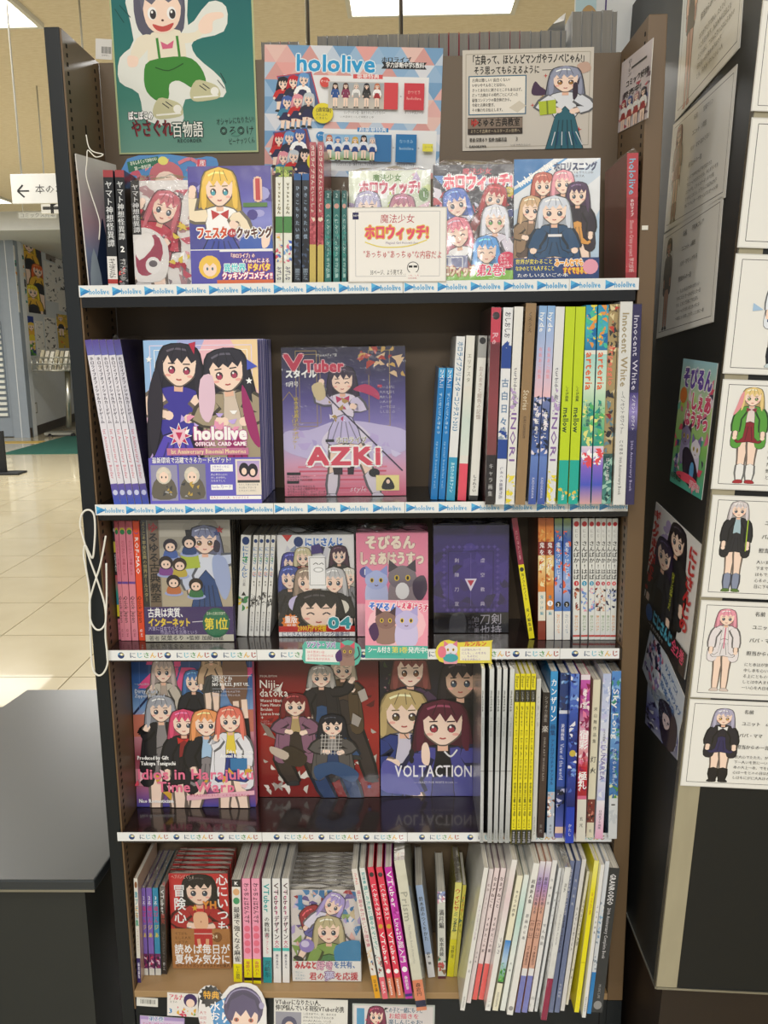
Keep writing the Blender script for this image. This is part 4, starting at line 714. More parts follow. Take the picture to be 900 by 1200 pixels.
s3('white comic spine with colourful title and a small triangle, beside the classics book', 277.5, 290, 746, 282, 628, '#dfe0dc', nj('', '#e8b84a')[:3]+[('v', .55, .6, '▲', '#333', .5), ('s', .62, .72, ['#e8c84a', '#4a8a5a', '#555']), ('r', .3, .5, 'ハンドソロ編', '#999', .3)])
for n_, a, t_ in (('01', 291.6, 297.2), ('02', 298, 304), ('03', 304.6, 311.3), ('04', 311.5, 318)):
    s3('slim white comic spine with colourful title and a number, %s of four' % {'01': 'first', '02': 'second', '03': 'third', '04': 'fourth'}[n_], a, a+5.8, 746, t_, 628, '#e2e2de', nj(n_, '#555'))
def c_four(A, W, H):
    A.rect(0, 0, W, H, '#ececec'); A.scatter(40, 0, 10, W, 100, 4, 12, ['#3a3f58', '#fff', '#c84a4a', '#8a9ab8', '#2a2a32', '#d8d8e0'], seed=12); A.poly([(6, 0), (18, 0), (12, 8)], '#c8342e')
    A.ell(25, 8, 5.5, 6, '#1b3a74'); A.text(32, 3, 11, 'にじさんじ', '#3a78c8', b=.06, wid=45, out='#fff')
    for x, y, q, hc, tc in ((16, 22, 90, '#4a4a9a', '#222a4a'), (30, 16, 80, '#d8cfa8', '#8a3a3a'), (72, 14, 80, '#4a2a3e', '#333'), (14, 38, 100, '#4a5aa8', '#2a2a30'), (82, 40, 80, '#e8e4d8', '#8a8a90'), (34, 40, 110, '#a89484', '#2a2a2e'), (66, 40, 110, '#c9c9cc', '#1e1e22')):
        fig(A, x, y, q, hc, tc, '#333', 4, .6, coat=tc, seed=x)
    A.poly([(40, 12), (50, 10), (54, 20), (40, 22)], '#4a3a80'); A.poly([(36, 24), (56, 24), (57, 62), (37, 62)], '#f8f8f8'); A.frame(38, 26, 56, 58, .5, '#777'); A.line(smooth([(42, 34), (45, 32), (48, 34)], 2, False), .8, '#555'); A.line(smooth([(49, 34), (52, 32), (54, 34)], 2, False), .8, '#555'); A.ell(48, 40, 6, 3, '#bbb'); A.ell(48, 40, 4.6, 2, '#fff')
    A.ell(24, 80, 12, 10, '#cfc6ea'); A.ell(72, 84, 11, 9, '#e4e0d4'); A.ell(20, 80, 1.2, 1.8, '#333', 6); A.ell(28, 80, 1.2, 1.8, '#333', 6)
    fig(A, 47, 68, 180, '#1f1c20', '#26242a', '#222', 4.4, .5, smile=True, seed=8, wide=1.35)
    A.star(14, 102, 11, '#e8842a', 12, .8); A.text(7, 94, 9, '重版', '#fff', b=.06, wid=15); A.text(9, 103, 6, '出来', '#fff', b=.06); A.rect(0, 106, W, 113, '#c8342e'); A.text(22, 104, 9, '2000万PV突破', '#f5d83a', b=.07, wid=34); A.rect(0, 113, W, H, '#efefef'); A.text(3, 112.6, 6, 'にじさんじ公式コミック最新刊', '#2a3a6a', b=.05, wid=80); A.text(58, 93, 18, '04', '#4ab0b8', b=.08, wid=28, out='#fff')
fbook('comic_book', 'white comic cover crowded with drawn heads around a smiling black haired face', 3, 327, 416.5, 745, 627, .0125, c_four, lean=3, mat=FILM, wrap=True, copies=6, cgap=.0138, clabel='crowded white comic', cat='comic', col='#e8e8e8', side='#d8d8d8')
def plush(A, x, y, s, c, c2, ear):
    A.blob([(x-s*.5, y+s*.3), (x-s*.3, y), (x+s*.3, y), (x+s*.5, y+s*.3), (x+s*.42, y+s*1.0), (x-s*.42, y+s*1.0)], c2); A.ell(x, y-s*.12, s*.52, s*.44, c, 16); A.poly([(x-s*.5, y-s*.3), (x-s*.48, y-s*.78), (x-s*.15, y-s*.5)], ear); A.poly([(x+s*.5, y-s*.3), (x+s*.48, y-s*.78), (x+s*.15, y-s*.5)], ear)
    A.ell(x-s*.2, y-s*.1, s*.09, s*.11, '#e8c83a'); A.ell(x+s*.2, y-s*.1, s*.09, s*.11, '#e8c83a'); A.ell(x-s*.2, y-s*.1, s*.05, s*.08, '#333', 8); A.ell(x+s*.2, y-s*.1, s*.05, s*.08, '#333', 8); A.line([(x-s*.08, y+s*.12), (x, y+s*.16), (x+s*.08, y+s*.12)], s*.03, '#633')
def c_pinkp(A, W, H):
    A.grad(0, 0, W, H, ['#e68aa6', '#f09ab4', '#ee86a8', '#f2a4b8']); A.text(10, 3, 17, 'そびるん', '#f6ead8', b=.07, wid=58, out='#b87a88', ow=.03); A.text(3, 22, 16, 'しぇあはうすっ', '#f6ead8', b=.07, wid=76, out='#b87a88', ow=.03); A.ell(10, 46, 6.5, 6.5, '#5a5aa0'); A.text(7.6, 41, 9, '1', '#fff', b=.05)
    plush(A, 23, 58, 26, '#b8c4ec', '#c8d0f0', '#9aa8e0'); plush(A, 53, 56, 32, '#8a8088', '#a09498', '#4a4450'); A.ell(53, 68, 8, 10, '#eee'); A.blob([(66, 56), (78, 50), (82, 66), (74, 80), (66, 72)], '#5a5060'); A.rect(0, 83, W, H, '#f4b8c8')
fbook('comic_book', 'pink comic cover with two drawn plush creatures, pale rounded title', 3, 419, 502, 746, 624.5, .0125, c_pinkp, lean=3, mat=FILM, wrap=True, copies=6, cgap=.0138, clabel='pink comic', cat='comic', col='#e68aa6', side='#e68aa6')
def c_purple(A, W, H):
    A.grad(0, 0, W, 102, ['#33265e', '#43308a', '#3a2a78']); A.scatter(30, 2, 4, W-2, 96, 6, 14, ['#3a2a70', '#4a3892', '#2e2258'], seed=2)
    for i in range(9): A.star(16+i*6.8, 25, 2.6, '#5a489e', 4, .5); A.star(16+i*6.8, 99, 2.6, '#5a489e', 4, .5)
    for i in range(11): A.star(12, 28+i*6.6, 2.6, '#5a489e', 4, .5); A.star(74, 28+i*6.6, 2.6, '#5a489e', 4, .5)
    A.frame(17, 30, 69, 96, .6, '#1f1648'); A.line([(43, 32), (43, 94)], .5, '#6a5ab0'); A.poly([(36, 62), (50, 62), (43, 77)], '#e0d8ea'); A.poly([(39, 64), (47, 64), (43, 71)], '#c0304a')
    for i, (a, b) in enumerate((('剣', '虚'), ('陣', '空'), ('刀', '教'), ('宣', '典'))): A.text(24, 38+i*17, 5.5, a, '#d8d0e8'); A.text(54, 38+i*17, 5.5, b, '#d8d0e8')
    A.rect(0, 102, W, H, '#1d1c22'); A.blob([(22, 104), (34, 102), (38, 116), (34, 130), (20, 130), (18, 114)], '#4a4a50'); A.text(73, 103, 13, '剣持', '#b8b4c0', 'v', wid=27); A.text(60, 103, 13, '刀也', '#a8a4b0', 'v', wid=27); A.text(50, 107, 6.5, '白と黒', '#98949f', 'v', wid=20); A.fake(40, 106, 8, 4, 4, 5.6, '#77747e')
fbook('art_book', 'film wrapped deep purple book with a small pale triangle, third shelf', 3, 508.5, 595.5, 742, 616, .014, c_purple, band=(.19, '#1d1c22'), lean=3, mat=FILM, wrap=True, frill=.009, copies=5, cgap=.0152, clabel='deep purple book', cat='book', col='#2e2258', side='#1d1838')
s3('leaning dark red and yellow comic spine beside the deep purple book', 620, 626.8, 749, 599.5, 608, '#8a2a44', [('b', .38, 1, '#e8dc1e'), ('c', .4, .44, '#333'), ('r', .1, .34, 'にじさんじ編', '#d8a0a8', .4), ('v', .45, .68, '兎ノさんのノート', '#3a3a1a', .62), ('v', .74, .94, '兎ノ編集部', '#3a3a1a', .62)], side='#3a2a30')
for i, (a, t_, num) in enumerate(((630.5, 630.8, ''), (640.3, 640, '1'))):
    s3('orange and cream painted comic spine, %s of the two' % ('left one without a number', 'right one with a white number disc')[i], a, a+9, 750, t_, 607.5, '#d8803a', [('g', 0, .55, ['#b85a2a', '#e89a4a', '#f0d898', '#d88a3a']), ('s', .1, .55, ['#f4e4b0', '#c8642a', '#e8b060']), ('b', .19, .3, '#8a2a2a'), ('v', .19, .42, '鬼をつけ', '#fff', .7), ('b', .6, .84, '#e4e0d0') if i == 0 else ('b', .75, 1, '#e6e6e0'), ('b', .84, 1, '#8a3a2a') if i == 0 else ('c', .66, .73, '#fff'), ('v', .62, .8, '鬼つけ編', '#4a9ab0', .45), ('v', .675, .72, num or ' ', '#333', .5)], side='#7a3a22')
for i, (a, t_) in enumerate(((649.8, 650), (659.4, 660.4))):
    s3('sky blue painted comic spine with a dark number disc, %s of the pair' % ('left', 'right')[i], a, a+9, 750, t_, 608, '#5a86cc', [('g', 0, .75, ['#8aa058', '#3a60b8', '#6a98dc', '#a8b8e4', '#4a78c0']), ('s', .1, .6, ['#8ab0e8', '#3058b0', '#e86a4a']), ('v', .19, .5, '鬼をつけにじま', '#f0f4ff', .6), ('c', .665, .74, '#222'), ('v', .68, .73, '2', '#fff', .5), ('b', .76, 1, '#e8e8e4'), ('r', .78, .95, 'おにつけ', '#e8a060' if i == 0 else '#9ab', .5)])
cl = ['#c83a44', '#3a9ac0', '#3a9ac0', '#b8304a', '#b8304a', '#d8505a', '#e06a6a']; nm_ = '1223344'
lab7 = ('with brown haired figure, first of seven', 'with pink haired figure, second of seven', 'with pink haired figure, third of seven', 'with dark uniformed figure, fourth of seven', 'with dark uniformed figure, fifth of seven', 'with blue clad figure, sixth of seven', 'with blue clad figure, rightmost of seven')
for i, (a, b, t_) in enumerate(((671.4, 679.6, 671.5), (680.8, 688.8, 681), (690, 697.4, 690), (698.8, 706, 699.8), (706.8, 713, 708), (713.8, 720, 716), (720.8, 727.4, 723.6))):
    fc = (['#8a3a34', '#c87a5a', '#5a2a24'], ['#e8a0b8', '#6a90d0', '#88a8e0'], ['#e8a0b8', '#6a90d0', '#88a8e0'], ['#3a2a30', '#8a3030', '#e0b8a0'], ['#3a2a30', '#8a3030', '#e0b8a0'], ['#4a5a90', '#c8d0e8', '#2a3050'], ['#4a5a90', '#c8d0e8', '#2a3050'])[i]
    s3('pale spine with bold black kana '+lab7[i], a, b, 750, t_, 608, '#e4e6e2', [('c', .02, .07, '#c8303a'), ('v', .08, .16, 'にじ', '#aaa', .5), ('v', .18, .5, 'さんばか!はば', '#1c1c1e', .92), ('c', .5, .56, cl[i]), ('v', .505, .555, nm_[i], '#fff', .5), ('s', .57, .76, fc), ('r', .79, .93, 'あにじさん', '#e09a60' if i % 3 == 0 else '#88a878', .6), ('b', .96, .975, '#c8504a')])
# ================================================================ shelf 4
def c_idols(A, W, H):
    A.grad(0, 0, W, H, ['#23407a', '#2f5a9a', '#7aa0d0', '#c88a98', '#8a3a4a', '#b86a80', '#4a4aa0']); A.line([(0, 66), (24, 40)], 2.5, '#1f2a50'); A.line([(0, 76), (34, 46)], 1.5, '#dfe4ee')
    for i in range(6): A.line([(2+i*6, 72-i*5), (2+i*6, 92-i*5)], 1, '#c8ccd8')
    for i in range(12): A.line([(10+i*12, 0), (8+i*12, 60)], .5, '#5a7ab8')
    A.poly([(0, 66), (W, 60), (W, 86), (0, 92)], '#c0705e'); A.poly([(0, 130), (W, 118), (W, 150), (0, 150)], '#c88a98')
    A.text(8, -6, 46, 'Zipper', '#e0508a', b=.05, wid=140, slant=.35)
    fig(A, 38, 2, 120, '#c9b8b4', '#b8a89c', '#a09080', 4.5, 1.6, pose=1, coat='#c8c0b4', seed=1); fig(A, 74, 16, 130, '#4a7ab8', '#1d1e26', '#1d1e26', 5.5, .5, coat='#22232c', seed=2, trouser='#22222a'); fig(A, 96, -14, 90, '#c8a888', '#c8a888', '#444', 4.5, 1.2, seed=3); A.blob([(110, 0), (136, 0), (138, 40), (128, 60), (114, 44)], '#7a5a48'); A.line([(124, 50), (128, 120)], 7, SK); A.line([(134, 48), (138, 120)], 7, SK); A.line([(125, 70), (128, 112)], 8, '#16161a'); A.line([(135, 70), (138, 112)], 8, '#16161a')
    fig(A, 34, 46, 170, '#a8acb8', '#8a8688', '#7a7678', 6, 1.1, pose=1, coat='#1c1c22', seed=4, sock='#222', wide=1.2, long_skirt=False); fig(A, 61, 62, 150, '#e0507a', '#8a2a2a', '#1f1d22', 5.4, .6, coat='#1f1f26', bow='#c8302e', seed=5, wide=1.2); fig(A, 88, 62, 150, '#f0a066', '#a8c8e8', '#8a8488', 5.2, .9, coat='#1e1e24', pose=4, seed=6, wide=1.2); fig(A, 117, 58, 150, '#e87a68', '#e8d04a', '#2c3c86', 5.4, 1.5, coat='#e8e8f0', pose=1, seed=7, wide=1.15); A.rect(116, 116, 136, 130, '#3a7ab0')
    A.fake(4, 28, 30, 3, 1, 4, '#bcd'); A.text(4, 34, 7, 'Dirty Cure', '#cfd8ea', b=.04, wid=28); A.text(4, 40, 5.6, 'Zipper Remixed', '#cfd8ea', b=.04, wid=36); A.text(97, 20, 8, '2時だとか', '#fff', b=.06, wid=24); A.text(97, 27, 5.6, 'NO RULES, JUST US.', '#fff', b=.05, wid=44); A.line([(97, 20), (144, 20)], .5, '#fff'); A.line([(97, 35), (144, 35)], .4, '#cfd8ea'); A.fake(97, 37, 46, 3, 2, 4, '#dde', 4)
    A.text(4, 112, 6.6, 'Produced by Gift', '#fff', b=.07, wid=38); A.text(8, 118.5, 6.6, 'Takuya Taniguchi', '#fff', b=.06, wid=42); A.text(112, 105, 6, 'Fake Real Scope', '#fff', b=.06, wid=32); A.text(104, 110, 6, 'Animal Reactions', '#fff', b=.06, wid=38)
    A.scatter(14, 0, 130, W, 160, 3, 9, ['#e8506a', '#f4c8d0', '#d8a83a', '#f0f0f4'], seed=4)
    A.text(3, 126, 17, 'Idios in Harajuku', '#f07a9c', b=.03, wid=141); A.text(27, 141, 17, 'Time Warp', '#f07a9c', b=.03, wid=94); A.text(4, 163, 6.5, 'Neo Romanticism', '#fff', b=.06, wid=42); A.poly([(62, 160), (144, 154), (144, 159), (62, 166)], '#f0b8c8'); A.fake(66, 158, 74, 3.6, 1, 4, '#c03a6a', 3)
fbook('magazine', 'fashion magazine with pink roman lettering and a group of drawn girls in street clothes', 4, 156, 300.5, 946, 771, .006, c_idols, lean=5, mat=GLOSS, cat='magazine', copies=2, cgap=.0085, clabel='fashion magazine', col='#d07a98', side='#e08aa8')
def c_red(A, W, H):
    A.grad(0, 0, W, H, ['#4a1418', '#8a2220', '#a82a22', '#8e2420', '#7a1e1c'])
    A.scatter(46, 4, 30, W-4, 150, 2, 7, ['#d8d0c8', '#7a1c1c', '#b8b0a8', '#5a1818', '#c8c0b8'], seed=5); A.scatter(26, 10, 118, 120, 154, 4, 9, ['#cfc8c0', '#a8a09a', '#e8e0d8'], seed=8)
    fig(A, 101, 2, 140, '#c8bca8', '#4a3a2e', '#33302e', 6.2, .35, pose=3, coat='#54442f', trouser='#38302e', seed=1, wide=1.25); fig(A, 76, 10, 130, '#b8b4b0', '#2a2426', '#2c3c58', 5.6, .35, pose=4, coat='#2a2628', trouser='#33507a', seed=2, wide=1.25, sit=True)
    fig(A, 45, 42, 120, '#7a2428', '#b8a070', '#3a3030', 5.0, .35, pose=2, coat='#8a6078', trouser='#3a2f28', sit=True, seed=3, wide=1.3); fig(A, 88, 66, 112, '#1c1e2a', '#8a8684', '#2a3f6a', 4.8, .35, pose=2, coat='#5a5654', trouser='#2b4068', sit=True, seed=4, wide=1.3)
    for q in range(6): A.line([(76+q*4, 86), (74+q*4, 110)], .6, '#d8d4d0'); A.line([(74, 88+q*4), (99, 88+q*4)], .6, '#c8c4c0')
    A.blob([(66, 124), (88, 118), (104, 122), (118, 132), (110, 142), (86, 132), (70, 140)], '#33507a'); A.blob([(28, 104), (40, 100), (58, 112), (50, 124), (30, 118)], '#3a2f22'); A.blob([(16, 100), (36, 108), (32, 116), (16, 108)], '#c8b8a8')
    A.poly([(118, 38), (126, 34), (130, 46), (122, 50)], '#b8b0a8'); A.poly([(112, 62), (122, 68), (118, 78), (110, 74)], '#a8a09a'); A.poly([(4, 72), (14, 78), (22, 92), (12, 88)], '#8a7a70')
    A.text(5, 18, 3.4, 'SPECIAL EDITION', '#e8dcd4', wid=20); A.text(4, 22, 13, 'Niji-', '#f0e8e0', b=.01, wid=24); A.text(4, 32, 13, 'datoka', '#f0e8e0', b=.01, wid=34); A.poly([(24, 36), (32, 26), (28, 38)], '#f0e8e0')
    for i, t_ in enumerate(('Watarai Hibari', 'Fuwa Minato', 'Ibrahim', 'Lauren Iroas')): A.text(5, 45+i*5, 5, t_, '#e8dcd4', b=.03, wid=(25, 24, 14, 22)[i])
    A.text(5, 64, 6, '+', '#e8dcd4', b=.04); A.fake(5, 70, 16, 2.6, 2, 3, '#caa'); A.star(130, 147, 3, '#4a6ab0', 6)
fbook('magazine', 'deep red magazine with four drawn young men among scattered papers', 4, 303, 445, 931, 771, .006, c_red, lean=4, mat=GLOSS, cat='magazine', side='#7a1e1c', Y=.12)
def c_volt(A, W, H):
    A.grad(0, 0, W, H, ['#1c161e', '#24202e', '#1d1c34', '#1c1e44']); A.scatter(30, 4, 8, 40, 50, 2, 5, ['#7a8a3a', '#a87a8a', '#3a4a2a', '#5a3a44'], seed=3)
    fig(A, 38, -4, 200, '#8a4a44', '#3a2c48', '#222', 5.4, .4, coat='#4a3450', seed=1, trouser='#222', wide=1.15, eye='#8a5a3a', pose=2); fig(A, 100, 6, 200, '#2b2226', '#16161a', '#222', 5.0, .5, coat='#141318', seed=2, trouser='#222', skin='#d8b49c', wide=1.2)
    fig(A, 30, 40, 230, '#c8b07a', '#cfcadc', '#2a3a7a', 5.0, .45, coat='#2b3c80', seed=3, trouser='#2a3a7a', wide=1.3, eye='#6a5a3a', pose=2); fig(A, 78, 52, 230, '#5a1830', '#16161c', '#3a3a80', 4.8, .7, coat='#4a4a98', seed=4, trouser='#3a3a80', wide=1.35, eye='#a83a4a', pose=4)
    A.line(smooth([(30, 86), (36, 92), (42, 86)], 3, False), 1, '#2a2a30'); A.ell(39, 108, 3.4, 5, '#1c1c24'); A.ell(39, 116, 3, 4, '#1c1c24'); A.blob([(52, 100), (58, 96), (62, 108), (60, 122), (52, 118)], SK); A.blob([(2, 120), (14, 118), (40, 138), (50, 156), (30, 156), (0, 150)], '#5a5aa8'); A.line(smooth([(80, 106), (88, 112), (96, 104)], 3, False), 2, '#e8e8ea')
    A.text(18, 119, 19, 'VOLTACTION', '#f0eef4', b=.015, wid=97); A.text(42, 140, 3.6, '— CRAZY FOR WHITE ROAR —', '#c8c4d8', wid=54)
fbook('magazine', 'dark indigo magazine with four drawn young men in jackets and pale lettering', 4, 446.5, 562, 929, 771, .006, c_volt, lean=4, mat=GLOSS, cat='magazine', side='#1c1a30', Y=.125)
def s4(lab, bx0, bx1, bv, tx, tv, col, ops, **kw):
    kw.setdefault('cat', 'book'); kw.setdefault('fmt', .21); return sbook(lab, 4, bx0, bx1, bv, tx, tv, col, ops, **kw)
for i, (a, b, t_) in enumerate(((561, 566.4, 563), (571.4, 576.6, 574), (578.4, 583.2, 583), (584.6, 589.6, 590), (591.6, 597, 598))):
    s4('slim silvery white magazine spine in clear film, %s from the left on the fourth shelf' % ('first', 'second', 'third', 'fourth', 'fifth')[i], a, b, 988, t_, 783, '#cdd0cf', [('g', 0, 1, ['#e8eae8', '#bfc4c4', '#d8dada', '#b8bcbc']), ('r', .12, .24, 'memtea', '#333', .8), ('r', .27, .38, 'にじさんじ 2022', '#777', .5), ('b', .575, .58, '#999'), ('r', .92, .98, 'visual', '#888', .5)], cat='magazine', name='magazine', wrap=True, frill=.004)
for i, (a, t_) in enumerate(((599, 604), (605, 610.4), (611, 616.5), (617, 622.8))):
    s4('bright yellow spine with black blocks at top and foot, %s of four' % ('first', 'second', 'third', 'fourth')[i], a, a+5.4, 990, t_, 790, '#e8dc22', [('b', .09, .16, '#2a2c28'), ('r', .01, .08, 'Zipper', '#222', .7), ('r', .1, .155, 'レインボー', '#cfcfc4', .5), ('r', .18, .9, 'Zipper にじさんじ2022 特別増刊号 vol', '#4a4a20', .5), ('b', .91, 1, '#2f332c'), ('r', .92, .99, '900円', '#ccd', .6)], cat='magazine', name='magazine')
s4('plain thin white book spine right of the yellow spines', 623, 628.3, 985, 629, 796, '#d6d8d6', [('r', .85, .97, 'COLORFUL', '#777', .5), ('r', .1, .3, 'いろいろ', '#a8a8a8', .5)])
s4('dark brown art book spine with fine silver lettering', 629.2, 638.3, 982, 636.5, 812, '#3d302d', [('g', 0, 1, ['#2a2422', '#33292a', '#4a3a34', '#3a2a2c']), ('v', .02, .2, 'シラオカ画集', '#9a9490', .5), ('v', .22, .27, '楽', '#cfcac4', .9), ('r', .3, .6, 'SHIRA ART WORKS RAN', '#a8a09a', .4), ('v', .9, .97, '玄光', '#999', .4)])
s4('sky blue art book spine with large white kana and a small portrait at the foot', 640, 649, 981, 645, 787, '#2a86c4', [('g', 0, .7, ['#3a9ad6', '#2478b8', '#3a8ac8']), ('v', .04, .3, 'カンザリン', '#fff', .88), ('v', .31, .38, '画集', '#0f2a5a', .8), ('v', .4, .68, 'アナログウチチャンネル', '#0f3a6a', .5), ('b', .72, 1, '#b8c4d4'), ('s', .73, .88, ['#fff', '#e8b8a8', '#6a4a4a']), ('r', .92, .98, 'キャラ', '#555', .4)])
s4('navy spine with a pale pointed frame and slanting script', 650, 660, 982, 657, 789, '#28407a', [('s', 0, .22, ['#1f2a50', '#5a88c8', '#9ac0e8', '#303a60']), ('b', .22, .24, '#d8dce8'), ('g', .24, .68, ['#2a4a9a', '#3050a8']), ('v', .3, .4, '茨城画集', '#e8e8f4', .45), ('r', .42, .64, 'View of the world', '#d8dcf0', .7), ('g', .7, 1, ['#1a2040', '#3a50a0', '#6a6ac0']), ('s', .7, .8, ['#101830', '#c8c8e8']), ('b', .93, .97, '#e8c8b0')])
s4('starry blue painted book spine with a yellow moon spot', 662, 672.3, 988, 669, 790, '#223a9a', [('g', 0, .78, ['#6a90d8', '#3a5ab8', '#1f2f80', '#2a40a0', '#182468']), ('s', 0, .7, ['#7aa0e0', '#1a2870', '#4a68c8', '#e8e8f4']), ('c', .42, .5, '#c8b44a'), ('g', .78, 1, ['#1c3ab0', '#2444c0']), ('v', .88, .96, 'かたし', '#ccd', .4)])
s4('pink and crimson painted spine with white characters and a cream foot', 675, 686, 986, 681, 791, '#d86a90', [('b', 0, .03, '#e8e0e8'), ('g', .03, .72, ['#c85ab0', '#a02a88', '#f0c8d4', '#c82a3a', '#a82030']), ('s', .06, .7, ['#e880a8', '#8a1a50', '#f4dce4']), ('v', .08, .2, '朱シオ画集', '#fff', .6), ('v', .32, .44, '宿彩', '#fff', .98), ('v', .57, .68, '極礼', '#fff', .98), ('v', .46, .56, '吉田誠治', '#c8304a', .5), ('b', .74, 1, '#dcdad0'), ('v', .84, .92, '玄光', '#555', .4)])
s4('cream art book spine with a small dark portrait near its foot', 687, 695.6, 982, 695.5, 797, '#e0dcc4', [('v', .16, .4, '米山舞作品集', '#6a6a60', .5), ('v', .46, .6, '灯火', '#5a5a54', .8), ('b', .75, .9, '#7a3a34'), ('s', .76, .89, ['#2a1c20', '#c87a6a', '#e8c8b0', '#8a2a2a']), ('v', .93, .98, '玄', '#777', .4)])
s4('white and pale blue spine with violet letters and a pink foot', 697, 706.6, 983, 707, 790, '#d8dcec', [('g', 0, .76, ['#b8c4e4', '#d0d8f0', '#f0f0f0', '#c0c8ec']), ('s', 0, .74, ['#a8b8e0', '#e8ecf8', '#c8c8ec']), ('r', .42, .64, 'LUNAREA', '#7a74b0', .8), ('v', .32, .4, 'しえる画集', '#889', .4), ('g', .76, 1, ['#ecebf2', '#e8a8cc']), ('v', .82, .94, '日向あずり画集', '#667', .5)])
s4('thick blue sky painted hardback spine at the right end of the fourth shelf', 719.4, 730, 983, 724.5, 787, '#3f88cc', [('g', 0, .75, ['#5a9ade', '#3a7cc8', '#78b0e4', '#2f6ab8', '#4a90c8']), ('s', .04, .7, ['#8ac0ec', '#2a5aa8', '#a8d0f0', '#3a9a7a']), ('r', .1, .4, 'Sky Long', '#fff', .9), ('r', .45, .68, 'たかそら Art Works', '#e8f0f4', .5), ('s', .66, .76, ['#5aa04a', '#e8e8c0', '#2f6ab8']), ('b', .75, 1, '#dfe2e4'), ('r', .78, .8, 'I', '#333', .6), ('s', .82, .9, ['#cfd4d8'])], side='#7a98b8', wrap=True, frill=.003)
# ================================================================ shelf 5
def s5(lab, bx0, bx1, bv, tx, tv, col, ops, **kw):
    kw.setdefault('cat', 'book'); kw.setdefault('fmt', .15); kw.setdefault('name', 'paperback'); return sbook(lab, 5, bx0, bx1, bv, tx, tv, col, ops, **kw)
s5('white paperback spine with rainbow title and a violet foot, far left bottom shelf', 156.5, 166.3, 1152, 151.8, 1030, '#e6e2d8', [('c', .03, .09, '#8a5a3a'), ('v', .12, .45, '歌プチ芸能', '#2a9ab0', .85), ('v', .25, .38, 'にも', '#e8a83a', .85), ('v', .38, .46, 'れ', '#4a9a4a', .85), ('r', .48, .72, 'バーチャルライバー', '#b08a80', .4), ('b', .76, 1, '#3a2a68'), ('v', .8, .96, '編著編集', '#e8e4f4', .6)], side='#c8a890', fmt=.128)
for i, (a, t_, c) in enumerate(((167.6, 163.8, '#8a6cc4'), (175.2, 171.2, '#8a6cc4'), (182.6, 178.5, '#3a9ac0'))):
    s5(('lavender comic spine with yellow and pink title, left of two', 'lavender comic spine with yellow and pink title, right of two', 'light blue comic spine beside the lavender pair')[i], a, a+6.6, 1143, t_, 1041, c, [('v', .08, .2, str(i//2+2)+'ろ', '#fff', .8), ('v', .2, .4, '魂ばん', '#d83a78', .85), ('v', .4, .58, 'ジあ', '#f0d83a', .85), ('b', .75, .92, '#7a2a68'), ('s', .78, .92, ['#f0d0e0', '#c83a68', '#3a2a40']), ('b', .92, 1, '#e4e2da')], wrap=True, cat='comic', name='comic_book', fmt=.128)
s5('dark brown paperback spine with white lettering beside the red cover', 189.6, 199.4, 1142, 187, 1040, '#37302e', [('r', .03, .33, 'VTuber', '#fff', .8), ('v', .3, .42, '探究', '#c8504a', .85), ('r', .5, .85, 'ブームからカルチャー', '#8a8280', .45), ('v', .86, .96, '若二へ', '#fff', .5), ('g', 0, .3, ['#8a8682', '#37302e']), ('r', .03, .3, 'VTuber', '#fff', .8)], wrap=True, fmt=.128)
def c_cour(A, W, H):
    A.rect(0, 0, W, H, '#cf3436'); fig(A, 36, 4, 150, '#1c191c', '#d8393a', '#cf3436', 4.6, .35, pose=2, coat='#b92c30', seed=2, trouser='#b82a2e', wide=1.25); A.blob([(29, 46), (44, 46), (45, 62), (37, 66), (29, 62)], '#f0c4a0'); A.ell(37, 56, .8, 1.2, '#a86a50', 6); A.star(30, 40, 4, '#e8b83a'); A.text(40, 30, 12, 'YH', '#e8983a', b=.08)
    A.text(12, 12, 15, '冒険心', '#fff', 'v', .04, wid=46); A.text(22, 56, 8, '。', '#fff', b=.04); A.text(64, 0, 15, '心にいつも', '#fff', 'v', .04, wid=68); A.text(3, 1, 5, 'ヘブバンどくしょ', '#f4dcd0', wid=28)
    A.rect(0, 64, W, H, '#b8814a'); A.rect(28, 64, 50, 84, '#c83436'); A.line([(28, 70), (50, 70)], 1, '#f0dcd0'); A.line([(33, 76), (35, 90)], 4, '#e8b088'); A.line([(44, 76), (43, 90)], 4, '#e8b088'); A.ell(56, 74, 6, 6, '#8a5a30'); A.text(50, 70, 6, '24', '#f0e0c0', b=.05); A.fake(4, 68, 22, 4, 3, 5, '#5a3a1c', 3)
    A.text(3, 82, 12.5, '読めば毎日が', '#fff', b=.05, wid=68); A.text(3, 94, 12.5, '夏休み気分に', '#fff', b=.05, wid=68); A.text(4, 105.5, 4.6, 'ものづくりポッドキャストの仕掛人', '#4a2a14', b=.02, wid=66)
fbook('paperback', 'red paperback cover with a black haired drawn figure and a tan paper band', 5, 199.6, 271, 1135, 1024, .013, c_cour, band=(.42, '#b8814a'), lean=3, mat=FILM, wrap=True, frill=.006, copies=7, cgap=.0148, clabel='red paperback', cat='book', side='#a83030', col='#cf3436')
s5('white mahjong guide spine with bold dark characters and yellow foot', 274, 284.4, 1151, 271.5, 1031, '#e8e6de', [('b', .0, .07, '#333'), ('v', .01, .06, 'K', '#fff', .8), ('c', .09, .15, '#e0b080'), ('c', .17, .24, '#4a9a6a'), ('v', .26, .8, '最速で強くなる麻雀', '#26242a', .88), ('b', .82, 1, '#ece21e'), ('r', .84, .97, 'ルール解説', '#444', .5)], fmt=.14)
